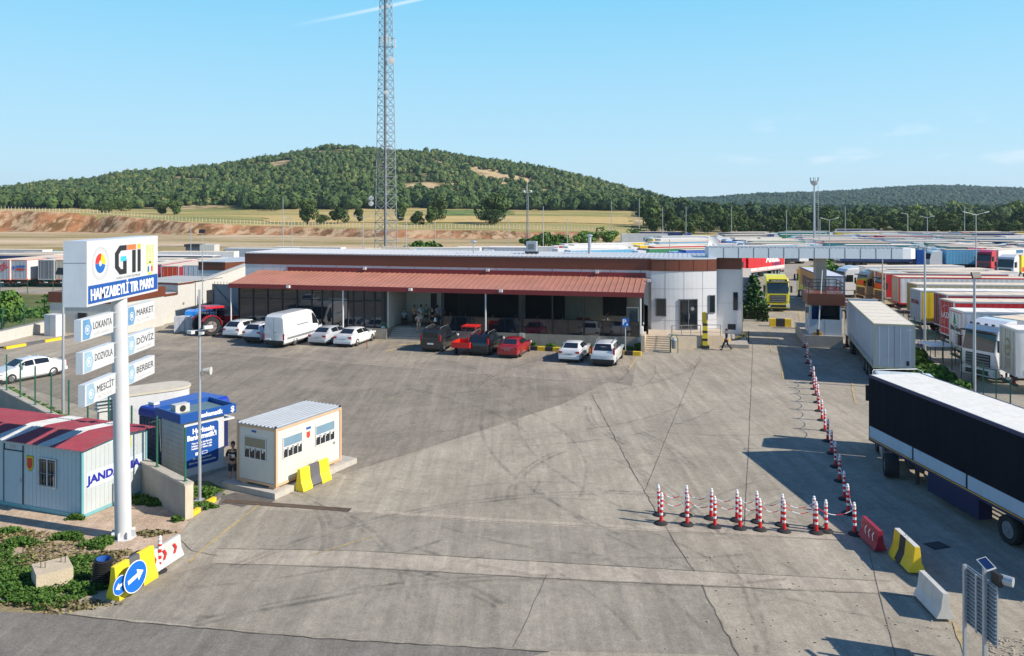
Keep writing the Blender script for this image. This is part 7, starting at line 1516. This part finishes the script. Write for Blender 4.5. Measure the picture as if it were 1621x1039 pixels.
grass('ground_cover', 'patches of green creeping weeds on the gravel at lower left', [E(15, 915, 1.5, .8, .9), E(30, 862, .8, .45, .6), E(108, 852, .75, .35, .5), E(100, 920, 1.1, 1.0, 1), E(122, 895, .9, .7, .8), E(30, 940, 1.6, .7, 1), E(15, 845, .6, .4, .4), E(70, 955, 1.2, .4, .6), E(150, 865, .6, .35, .35), E(165, 858, .5, .3, .3), E(240, 797, .9, .35, .7), E(218, 792, .6, .4, .5), E(280, 825, .25, .12, .15), E(120, 822, .4, .15, .2), E(-20, 890, 1.5, 1.2, .8), E(-30, 930, 1.6, 1, .7), E(135, 935, .8, .5, .5)], 3600, .036, 11, LF_BUSH, .2)
grass('grass', 'yellowish dry grass tufts around the weeds at lower left', [E(60, 890, 2.6, 1.8, 1.6), E(20, 850, 1.5, .9, .8), E(150, 900, 1.2, .8, .7), E(240, 845, .9, .3, .3), E(100, 960, 1.8, .4, .5), E(170, 880, 1, .5, .4)], 1100, .05, 12, LF_DRY, .1)
grass('grass', 'weeds growing in the verge by the wall end and lamp post', [E(318, 805, .6, .5, .7), E(335, 785, .45, .4, .5), E(318, 780, .8, .5, .4)], 2600, .04, 13, LF_BUSH, .2)
grass('grass', 'green strip of grass inside the left fence', [(E0.x+ED.x*k+.9, E0.y+ED.y*k+1.0, .9, .9, .6) for k in np.arange(6, 30, 1.1)], 900, .07, 14, LF_BUSH, .15)
grass('ground_cover', 'rough green scrub before the trailers at the far left', [(-44-3*k+R.uniform(-2, 2), 95+R.uniform(-14, 14), 4, 5, 1) for k in range(13)], 1500, .16, 15, LF_BUSH, .5)
sheet('weedy_ground', [(-120, 60), (-44.5, 76), (-43, 84), (-47, 103), (-82, 111), (-125, 118)], M_WEED, -.008)
grass('ground_cover', 'scrub along the outer foot of the left wall', [(E0.x+ED.x*k-1.2, E0.y+ED.y*k-1.2, 1.3, 1.3, .8) for k in np.arange(14, 34, 1.6)], 900, .08, 16, LF_DRY, .35)
st_ = MB().m(mat('small_stones', (.42, .36, .28), .9, var=.3))
for i in range(260):
    px, py = R.uniform(1050, 1621), R.uniform(880, 1045)
    if R.random() < .5: px, py = R.uniform(1560, 1640), R.uniform(1010, 1045)
    g = G(px, py); s_ = R.uniform(.012, .035); st_.box((g.x, g.y, s_*.3+.01), (s_*1.5, s_, s_), rz=R.uniform(0, 3))
tag(st_.build('gravel_stones'), 'loose stones scattered over the concrete at lower right', 'gravel', None, 'stuff')
# ---------------- lamps and masts ----------------
LED = mat('lamp_lens', (.35, .37, .4), .2, var=.05)
def pole_lamp(label, g, H, kind, rz=0, r=.07, group=None):
    t = thing('lamp_post', label, 'lamp post', g, rz, group); MB().m(GALV).tube((0, 0, 0), (0, 0, H), r*1.25, r*.8, 10).build('pole', t); MB().m(GALV).bb(-.17, .17, -.17, .17, 0, .03).build('base_plate', t)
    if kind == 'flood':
        MB().m(DARK).box((0, -.12, H-.1), (.62, .12, .38), rx=-.4).build('lamp_housing', t); MB().m(LED).box((0, -.18, H-.12), (.5, .02, .27), rx=-.4).build('lens', t)
    elif kind == 'arms':
        for s in (-1, 1):
            b = MB().m(GALV); b.tube((0, 0, H), (s*1.3, 0, H+.35), .045, .03); b.build('arm', t); MB().m(WHITE).box((s*1.6, 0, H+.42), (.7, .25, .1), ry=-s*.25).build('lamp_head', t)
    elif kind == 'arm':
        MB().m(GALV).tube((0, 0, H), (-1.2, 0, H+.3), .04, .03).build('arm', t); MB().m(WHITE).box((-1.4, 0, H+.32), (.6, .22, .09), ry=.15).build('lamp_head', t)
    elif kind == 'horiz':
        MB().m(GALV).tube((.2, 0, H), (-.6, 0, H+.08), .05).build('arm', t)
        for x in (-1.0, -.2, .45): MB().m(GALV).box((x, 0, H+.1), (.6, .3, .1), ry=.1).build('lamp_head', t)
    return t
pole_lamp('lamp post with square floodlight between the fence and the big left sign', G(100, 657), 8.1, 'flood', -.4)
t = pole_lamp('tall grey post beside the bank kiosk carrying white cameras halfway up', G(316, 792), 8.3, 'none', 0, .055)
b = MB().m(WHITE); b.box((-.35, 0, 6.62), (.15, .34, .12), rz=.9); b.box((.33, 0, 6.82), (.15, .34, .12), rz=-.8); b.tube((-.33, 0, 6.66), (.33, 0, 6.74), .025); b.box((.12, -.1, 6.6), (.14, .2, .1)); b.build('camera', t)
b = MB().m(CREAM); b.lathe((.3, 0, 5.1), [(.02, -.2), (.08, -.15), (.14, .1), (.16, .15)], 14, 'X'); b.build('loudspeaker', t)
pole_lamp('tall lamp post with dark framed floodlight at right above the black lorry', G(1542.5, 623), 7.45, 'flood', .25, .08)
pole_lamp('lamp post with three flat lamp heads rising by the yellow-sided trailer', G(1464, 556), 8.3, 'horiz', 0, .08)
pole_lamp('slim white lamp post behind the grey-white lorry', XD(1397, 74), 6.8, 'none', 0, .06)
pole_lamp('slim lamp post standing behind the brown-banded wing with a dark camera', XD(320.5, 84), 9.2, 'flood', 0, .05)
LP = [(575, 165, 9.5, 'arms', 'double-armed lamp post left of the lattice tower'), (643, 190, 9, 'arm', 'single-armed lamp post just right of the lattice tower'), (805, 170, 9, 'arms', 'double-armed lamp post left of the thin lattice mast'), (448, 170, 14, 'none', 'tall thin pole left of the tower behind the building'), (462, 150, 9.5, 'arm', 'short arm lamp post right of the tall thin pole'), (689, 210, 8, 'none', 'thin pole right of the lattice tower'), (898, 220, 9, 'none', 'thin pole beside the far left lorries'), (860, 200, 12, 'none', 'thin pole right of the lattice mast'), (302, 150, 8, 'none', 'thin pole rising behind the big sign'), (1060, 130, 6.5, 'none', 'thin pole in front of the far lorries over the building roof'),
      (968, 270, 14, 'none', 'thin pole at the back of the lorry park, left of the belt'), (1012, 280, 15, 'none', 'thin pole at the left end of the tree belt'), (1049, 250, 12, 'none', 'first thin pole before the dark tree belt'), (1086, 255, 12, 'none', 'second thin pole before the dark tree belt'), (1158, 250, 12, 'none', 'third thin pole before the dark tree belt'), (1245, 240, 11, 'none', 'thin pole left of the tall mast'), (1298, 190, 9, 'none', 'pole close to the right of the tall mast'), (1313, 170, 9, 'arms', 'double-armed lamp post right of the tall mast'), (1437, 200, 10, 'arm', 'arm lamp post among the far lorries on the right'), (1338, 240, 12, 'none', 'thin pole at the belt right of the tall mast'), (1527, 240, 12, 'none', 'thin pole at the far right before the belt'), (1468, 210, 9, 'arms', 'double-armed lamp post near the far right'), (1545, 120, 10.5, 'arms', 'double-armed lamp post behind the floodlight post')]
for px, D, H, kd, lb in LP: pole_lamp(lb, XD(px, D, 0), H, kd, 0, .07 if D < 180 else .09)
TWM = mat('weathered_tower_steel', (.27, .30, .33), .6, .3, var=.1)
def lattice(t, H, w0, w1, nb, rl, rb, th, top=None, faces=True):
    def cr(z, k): a = th+k*math.pi/2; w_ = w0+(w1-w0)*z/H; return Vector((math.cos(a)*w_, math.sin(a)*w_, z))
    for k in range(4): MB().m(TWM).tube(cr(0, k), cr(H, k), rl, rl*.7, 6).build('leg', t)
    zs = [H*(1-(1-i/nb)**1.08) for i in range(nb+1)]
    for k in range(4):
        b = MB().m(TWM)
        for z0, z1 in zip(zs, zs[1:]):
            b.tube(cr(z0, k), cr(z1, (k+1) % 4), rb, n=4, cap=False); b.tube(cr(z0, (k+1) % 4), cr(z1, k), rb, n=4, cap=False); b.tube(cr(z0, k), cr(z0, (k+1) % 4), rb, n=4, cap=False)
        b.build('lattice_bracing', t)
t = thing('lattice_tower', 'very tall grey steel lattice communications tower with dishes, behind the building', 'tower', XD(611, 222), 0)
lattice(t, 71, 3.05, 1.65, 30, .13, .06, math.radians(-83))
b = MB().m(CHAS); b.tube((-.5, .6, 1), (-.5, .6, 70), .13, n=6); b.tube((-.3, .8, 1), (-.3, .8, 70), .08, n=6); b.build('cable_ladder', t)
b = MB().m(WHITE)
for x, z in ((1.3, 57.5), (-.7, 57.6), (.5, 58)): b.box((x, -1.6, z), (.35, .25, 2.3))
b.box((2.6, -.6, 57), (.35, .3, 2.6)); b.box((-1.6, -1.2, 57), (.3, .3, 2.0)); b.build('panel_antenna', t)
b = MB().m(CHAS); b.tube((-2.0, -1.0, 56), (2.6, -.6, 56), .07); b.tube((-2, -1, 58.4), (2.6, -.6, 58.4), .05); b.build('antenna_bracket', t)
for x, z, r in ((1.75, 52.0, 1.0), (.4, 43.2, .6), (-4.0, 14.3, .7), (-4.0, 12.8, .7)):
    b = MB().m(WHITE); b.lathe((x, -2.1 if x > 0 else -.5, z), [(.0, .3), (r*.8, .2), (r, 0), (r, -.25), (0, -.32)], 20, 'Y'); b.build('dish', t, smooth=True)
MB().m(GALV).path([(-3.2, -.2, 14), (-4.0, -.3, 14), (-4.0, -.3, 12.5)], .05).build('dish_bracket', t); b = MB().m(GALV); b.bb(-1.2, 1.9, -1.9, .3, 28.6, 28.75); b.build('platform', t); b = MB().m(CHAS); b.bb(-1.8, 1.8, -1.6, 1.6, 70.2, 70.6); b.build('top_platform', t)
t = thing('lattice_mast', 'thin grey lattice mast with small top cluster right of the big tower', 'mast', XD(835, 290), 0); lattice(t, 17.5, .5, .36, 16, .055, .03, .4)
b = MB().m(WHITE)
for x in (-1.2, 1.2): b.lathe((x, -.3, 17.6), [(.0, .2), (.45, 0), (0, -.2)], 12, 'Y')
b.box((0, 0, 17.2), (2.4, .2, .2)); b.tube((0, 0, 17.5), (0, 0, 21), .07); b.tube((-.4, 0, 17.5), (-.4, 0, 19.5), .05); b.build('antenna_cluster', t)
t = thing('communications_mast', 'tall slim grey mast with round top basket among the far lorries', 'mast', XD(1289, 205), 0); MB().m(GALV).tube((0, 0, 0), (0, 0, 18.3), .3, .2, 12).build('mast_tube', t)
b = MB().m(GALV); b.lathe((0, 0, 17.4), [(.5, 0), (.95, .6), (1.0, 1.1), (.6, 1.1)], 14); b.build('basket', t); b = MB().m(CHAS)
for k in range(6): a = k*math.tau/6; b.tube((math.cos(a), math.sin(a), 18.3), (math.cos(a)*1.1, math.sin(a)*1.1, 19.4), .06, n=5)
b.build('antenna', t); b = MB().m(GALV)
for k in range(34): b.tube((.5, -.3, 1+k*.5), (.95, -.3, 1+k*.5), .04, n=4)
b.tube((.98, -.3, .5), (.98, -.3, 17.5), .04, n=5); b.build('ladder', t)
# thin fence of white stakes along the top of the bank
t = thing('stake_fence', 'long row of pale fence stakes along the top of the earth bank', 'fence', (0, 0, 0)); b = MB().m(mat('pale_stake', (.5, .48, .42), .8)); prev = None; ct = 0
sk = []
for k in range(210):
    px = -30+k*5.4+.6*math.sin(k*1.9); D = float(bankD(px))+38; X = (px-CX)*D/F; z = tz(X, D); sk.append(Vector((X, D, z)))
for i in range(100): MB().m(mat('pale_stake', (.5, .48, .42))).tube(sk[i], sk[i]+Vector((0, 0, 2.0)), .11, n=4).build('stake', t)
for q_ in sk[100:]: b.tube(q_, q_+Vector((0, 0, 2.0)), .11, n=4)
b.build('stake_run', t)['kind'] = 'stuff'
# ---------------- people ----------------
def skinned(nodes, edges, radii, mt, name, parent, sub=1, root=0):
    me = bpy.data.meshes.new(name); me.from_pydata(nodes, edges, []); me.materials.append(mt); o = bpy.data.objects.new(name, me); COL.objects.link(o)
    md = o.modifiers.new('skin', 'SKIN'); md.use_smooth_shade = True; md.branch_smoothing = .4
    for i, r in enumerate(radii):
        rr = r if isinstance(r, tuple) else (r, r); me.skin_vertices[0].data[i].radius = rr; me.skin_vertices[0].data[i].use_root = (i == root)
    if sub: s = o.modifiers.new('sub', 'SUBSURF'); s.levels = sub; s.render_levels = sub
    dg = bpy.context.evaluated_depsgraph_get(); m2 = bpy.data.meshes.new_from_object(o.evaluated_get(dg)); o.modifiers.clear(); o.data = m2; bpy.data.meshes.remove(me)
    m2.name = name; o.parent = parent
    if not m2.materials: m2.materials.append(mt)
    return o
SKIN = mat('skin', (.42, .23, .15), .55, var=.04); HAIR = mat('dark_hair', (.02, .015, .012), .7, var=.2)
def person(label, g, rz, top, bottom, pose='stand', sleeves='short', legs='short', H=1.75, shoes=None, skin=SKIN, hair=HAIR, group=None, seat=.45):
    t = thing('person', label, 'person', g, rz, group); s = H/1.75; J = {}
    # faces local -Y
    hipz = .93; lean = 0; P = lambda x, y, z: (x*s, y*s, z*s)
    if pose == 'sit':
        dz = -.93+seat+.08; kn = [(-.1, -.42, seat+.05), (.1, -.42, seat+.05)]; an = [(-.1, -.45, .08), (.1, -.45, .08)]; 
    elif pose == 'walk': dz = -.02; kn = [(-.1, -.20, .52), (.1, .06, .50)]; an = [(-.1, -.34, .09), (.1, .42, .17)]
    elif pose == 'down': dz = 0; kn = [(-.1, -.16, .56), (.1, 0, .5)]; an = [(-.1, -.16, .12), (.1, .02, .08)]
    else: dz = 0; kn = [(-.11, -.02, .5), (.11, -.03, .5)]; an = [(-.13, 0, .08), (.13, .02, .08)]
    hz = hipz+dz; ch = hz+.38; nk = hz+.56; hd_ = hz+.72
    if pose in ('stand', 'sit2'): hands = [(-.30, -.04, hz-.08), (.30, -.05, hz-.08)]; elb = [(-.28, .03, hz+.2), (.28, .03, hz+.2)]
    if pose == 'sit': hands = [(-.2, -.35, hz+.12), (.2, -.35, hz+.12)]; elb = [(-.28, -.08, hz+.14), (.28, -.08, hz+.14)]
    if pose == 'phone': hands = [(-.08, -.33, hz+.3), (.07, -.33, hz+.28)]; elb = [(-.27, -.08, hz+.16), (.27, -.08, hz+.16)]
    if pose == 'walk': hands = [(-.27, .2, hz+.02), (.27, -.24, hz+.04)]; elb = [(-.28, .1, hz+.2), (.28, -.02, hz+.2)]
    if pose == 'down': hands = [(-.12, -.30, hz+.22), (.2, -.26, hz+.12)]; elb = [(-.29, -.03, hz+.18), (.29, -.02, hz+.16)]
    if pose == 'head': hands = [(-.14, -.14, hd_+.02), (.26, -.2, hz+.1)]; elb = [(-.34, -.2, ch+.1), (.29, -.02, hz+.16)]
    sh_ = [(-.19, 0, nk-.06), (.19, 0, nk-.06)]
    nodes = [P(0, 0, hz), P(0, .01, hz+.2), P(0, 0, ch), P(0, 0, nk), P(0, -.02, nk+.07), P(0, -.03, hd_), P(0, -.025, hd_+.11)]
    rad = [(.15, .11), (.135, .10), (.16, .11), (.06, .06), (.055, .055), (.082, .095), (.06, .07)]; ed = [(0, 1), (1, 2), (2, 3), (3, 4), (4, 5), (5, 6)]
    for k in (0, 1):
        b0 = len(nodes); x = (-.1, .1)[k]
        nodes += [P(x, 0, hz-.06), P(*kn[k]), P(*an[k]), P(an[k][0], an[k][1]-.14, max(.035, an[k][2]-.045))]; rad += [(.09, .095), (.06, .062), (.038, .04), (.04, .03)]; ed += [(0, b0), (b0, b0+1), (b0+1, b0+2), (b0+2, b0+3)]
        b1 = len(nodes); hv = (Vector(hands[k])-Vector(elb[k])).normalized()*.09
        nodes += [P(*sh_[k]), P(*elb[k]), P(*hands[k]), P(*(Vector(hands[k])+hv))]; rad += [(.062, .062), (.044, .044), (.026, .03), (.022, .04)]; ed += [(2, b1), (b1, b1+1), (b1+1, b1+2), (b1+2, b1+3)]
        # fingers
    rad = [(a*s, c*s) for a, c in rad]
    skinned(nodes, ed, rad, skin, 'body', t, 1)
    for k in (0, 1):
        hp = Vector(P(*hands[k])); hv = (hp-Vector(P(*elb[k]))).normalized(); sd = hv.cross(Vector((0, 0, 1)));
        if sd.length < .1: sd = Vector((0, 1, 0))
        sd.normalize(); up = sd.cross(hv); b = MB().m(skin); base = hp+hv*.085*s
        for i, L in enumerate((.065, .075, .07, .055)):
            o_ = base+sd*(i-1.5)*.019*s; m_ = o_+hv*L*.55*s; e_ = m_+(hv*.4-up*.35)*L*s; b.tube(o_, m_, .0095*s, .009*s, 6); b.tube(m_, e_, .009*s, .0065*s, 6)
        o_ = hp+hv*.03*s+sd*.03*s; b.tube(o_, o_+(sd*.035+hv*.035)*s, .011*s, .008*s, 6); b.build('fingers', t)
    # clothing
    n2 = [P(0, 0, hz-.04), P(0, .01, hz+.2), P(0, 0, ch), P(0, 0, nk-.03)]; r2 = [(.165, .125), (.152, .118), (.178, .125), (.075, .075)]; e2 = [(0, 1), (1, 2), (2, 3)]
    for k in (0, 1):
        b1 = len(n2); A = Vector(sh_[k]); B = Vector(elb[k]); Hh = Vector(hands[k])
        if sleeves == 'short': n2 += [P(*A), P(*A.lerp(B, .75))]; r2 += [(.075, .075), (.064, .064)]; e2 += [(2, b1), (b1, b1+1)]
        else: n2 += [P(*A), P(*B), P(*B.lerp(Hh, .88))]; r2 += [(.075, .075), (.056, .056), (.04, .04)]; e2 += [(2, b1), (b1, b1+1), (b1+1, b1+2)]
    skinned(n2, e2, [(a*s, c*s) for a, c in r2], top, 'shirt', t, 1)
    n3 = [P(0, 0, hz+.04)]; r3 = [(.168, .128)]; e3 = []
    for k in (0, 1):
        b1 = len(n3); x = (-.1, .1)[k]; A = Vector((x, 0, hz-.08)); B = Vector(kn[k]); C_ = Vector(an[k])
        if legs == 'short': n3 += [P(*A), P(*A.lerp(B, .92))]; r3 += [(.108, .11), (.086, .086)]; e3 += [(0, b1), (b1, b1+1)]
        else: n3 += [P(*A), P(*B), P(*B.lerp(C_, .93))]; r3 += [(.108, .11), (.078, .078), (.06, .06)]; e3 += [(0, b1), (b1, b1+1), (b1+1, b1+2)]
    skinned(n3, e3, [(a*s, c*s) for a, c in r3], bottom, 'shorts' if legs == 'short' else 'trousers', t, 1)
    b = MB().m(hair); b.sphere(P(0, .0, hd_+.065), .098*s, 12, 8, (.92, 1.02, .95)); b.sphere(P(0, .03, hd_+.0), .092*s, 12, 8, (.95, .9, 1)); b.build('hair', t, smooth=True)
    b = MB().m(skin); b.box(P(0, -.125, hd_-.01), (.026*s, .035*s, .045*s), tp=.6); [b.sphere(P(x_, -.02, hd_-.005), .024*s, 8, 6, (.5, 1, 1.3)) for x_ in (-.085, .085)]; b.build('nose_and_ears', t)
    b = MB().m(DARK); [b.sphere(P(x_, -.112, hd_+.018), .011*s, 8, 6) for x_ in (-.032, .032)]; b.box(P(0, -.115, hd_-.055), (.045*s, .012*s, .01*s)); b.build('eyes_and_mouth', t)
    b = MB().m(shoes or DARK)
    for k in (0, 1): b.sphere(P(an[k][0], an[k][1]-.07, max(.05, an[k][2]-.03)), .075*s, 12, 8, (.62, 1.85, .68))
    b.build('shoes', t, smooth=True); return t
cl = lambda n, c: mat('cloth_'+n, c, .85, var=.08, scale=6)
fc = lambda hx, hy: math.atan2(hy, hx)+math.pi/2
gp = G(364, 772); gp.z = 0
t = person('man in black t-shirt and dark shorts standing in the gap beside the office cabin', gp+Vector((.0, .35, 0)), fc(.1, -1), cl('black', (.015, .015, .017)), cl('charcoal', (.03, .03, .03)), 'phone', H=1.76)
MB().m(WHT).box((0, -.118, 1.22), (.2, .02, .14)).build('shirt_print', t); MB().m(DARK).box((0, -.39, 1.28), (.08, .02, .15), rx=.5).build('phone', t)
person('man in navy jacket and dark trousers walking across the yard by the yellow post', G(1150, 555), fc(-1, -.05), cl('navy', (.02, .035, .09)), cl('dark_trousers', (.02, .022, .03)), 'walk', 'long', 'long')
pp = bw(-19.2, .75, .62); person('person in pale shirt and light shorts coming down the entrance steps', pp, fc(.1, -1), cl('pale_pink', (.5, .38, .34)), cl('khaki', (.42, .40, .32)), 'down', H=1.72)
for i, (px, a_b, tp_, bt, ps, lg, lb) in enumerate([(656, 3.4, ('peach', (.55, .38, .28)), ('black', (.015, .015, .017)), 'phone', 'long', 'person in peach shirt and black trousers by the narrow dark door'), (666.5, 3.0, ('sky', (.42, .55, .68)), ('light_blue', (.3, .5, .6)), 'stand', 'short', 'person in sky blue t-shirt and blue shorts on the entrance terrace'), (675, 3.2, ('dark_green', (.02, .13, .11)), ('charcoal', (.03, .03, .03)), 'stand', 'short', 'person in dark green shirt beside the sky blue one'), (684.5, 2.2, ('black', (.015, .015, .017)), ('black', (.015, .015, .017)), 'stand', 'short', 'person in black holding a white bag at the top of the steps'), (692.5, 3.6, ('violet_white', (.38, .38, .6)), ('navy', (.02, .035, .09)), 'phone', 'long', 'person in white and violet patterned shirt by the doorway'), (699.5, 2.6, ('mauve_grey', (.25, .22, .27)), ('deep_blue', (.02, .03, .16)), 'stand', 'short', 'person in grey t-shirt and dark blue shorts nearest the glass terrace'), (640, 3.2, ('grey_blue', (.3, .38, .48)), ('charcoal', (.03, .03, .03)), 'sit', 'long', 'person in grey-blue shirt sitting by the white entrance wall')]):
    a = -21; 
    for _ in range(6):
        p_ = bw(a, a_b); a += (px-(CX+F*p_.x/p_.y))*p_.y/F/.976
    p_ = bw(a, a_b, PZ); t = person(lb, p_, fc(R.uniform(-.6, .6), -1 if i not in (1, 4, 5) else 1), cl(*tp_), cl(*bt), ps, 'short', lg, H=R.uniform(1.68, 1.8), group='people on the entrance terrace')
    if i == 3: MB().m(WHT).box((.33, -.06, .62), (.26, .1, .34), tp=.8).build('carrier_bag', t)
    if i == 6:
        c_ = thing('chair', 'dark chair under the seated person by the entrance wall', 'chair', p_, BA); b = MB().m(DARK); b.box((0, .02, .42), (.45, .45, .05)); b.box((0, .24, .75), (.45, .04, .5)); b.build('seat', c_); b = MB().m(DARK)
        for x in (-.2, .2):
            for y in (-.18, .22): b.tube((x, y, 0), (x, y, .42), .02, n=5)
        b.build('legs', c_)
# diners and tables inside the glass terrace
tw = mat('table_white', (.6, .6, .6), .5)
seatx = [(-12.0, 2.2), (-10.0, 2.4), (-8.0, 2.0), (-14.6, 2.6), (-5.8, 2.2), (-15.9, 2.2)]
for i, (a, bb_) in enumerate(seatx):
    tb = thing('dining_table', 'dining table behind the terrace glass, %s counted from the left' % ordn([3, 4, 5, 2, 6, 1].index([1, 2, 3, 4, 5, 6][i]) if False else sorted([s_[0] for s_ in seatx]).index(a)), 'table', bw(a, bb_, PZ), BA, 'tables behind the terrace glass')
    MB().m(tw if i % 2 else DARK).bb(-.6, .6, -.4, .4, .72, .76).build('tabletop', tb); b = MB().m(DARK)
    for x in (-.5, .5):
        for y in (-.3, .3): b.tube((x, y, 0), (x, y, .72), .025, n=5)
    b.build('leg', tb)
    p_ = bw(a-.9, bb_+.1, PZ); col = [('white', (.6, .6, .6)), ('rose', (.5, .3, .3)), ('olive', (.1, .12, .05)), ('grey', (.25, .25, .25)), ('white', (.6, .6, .6)), ('tan', (.4, .3, .2))][i]
    person('diner in %s shirt seated behind the terrace glass, %s from the left' % (col[0], ordn(sorted([s_[0] for s_ in seatx]).index(a))), p_, fc(1, -.2), cl(*col), cl('charcoal', (.03, .03, .03)), 'sit', H=1.72, group='diners behind the terrace glass')
    c_ = thing('chair', 'chair of the diner, %s table from the left behind the glass' % ordn(sorted([s_[0] for s_ in seatx]).index(a)), 'chair', p_, fc(1, -.2), 'chairs behind the terrace glass'); b = MB().m(DARK); b.box((0, .02, .42), (.45, .45, .05)); b.build('seat', c_); MB().m(DARK).box((0, .24, .75), (.45, .04, .5)).build('backrest', c_)
person('person in white t-shirt standing behind the glass with a hand at the head', bw(-2.9, 2.6, PZ), fc(.9, -.3), cl('white', (.6, .6, .6)), cl('pale_jeans', (.35, .45, .58)), 'head', legs='long', H=1.72)
t = thing('display_fridge', 'pale upright display fridge at the right end behind the glass', 'fridge', bw(-.8, 3.4, PZ), BA); MB().m(mat('fridge_white', (.5, .56, .58), .4)).bb(-.5, .5, -.3, .4, 0, 2.0).build('cabinet', t); MB().m(mat('fridge_glass', (.25, .36, .40), .1)).bb(0, .46, -.32, -.301, .2, 1.85).build('door', t)
t = thing('orange_crate', 'bright orange trays on a table behind the terrace glass', 'crate', bw(-5.0, 3.0, PZ+.9), BA); MB().m(mat('bright_orange', (.7, .12, .02), .5)).bb(-.55, .55, -.25, .25, 0, .14).build('tray', t); MB().m(DARK).bb(-.7, .7, -.3, .3, -.9, -.002).build('table_base', t)
# small bird-like speck is left out; thin air between here and the hills
hz = MB(); hm = bpy.data.materials.new('pale_haze'); hm.use_nodes = True; n_ = hm.node_tree; n_.nodes.clear(); ou = n_.nodes.new('ShaderNodeOutputMaterial'); pv_ = n_.nodes.new('ShaderNodeVolumePrincipled'); pv_.inputs['Color'].default_value = (.62, .78, .95, 1); pv_.inputs['Density'].default_value = .00008; pv_.inputs['Anisotropy'].default_value = .2
n_.links.new(pv_.outputs[0], ou.inputs['Volume']); hz.m(hm); hz.bb(-3600, 5200, -80, 3520, -6, 130); tag(hz.build('haze'), kind='stuff', label='pale blue summer haze over the fields and hills', cat='haze')
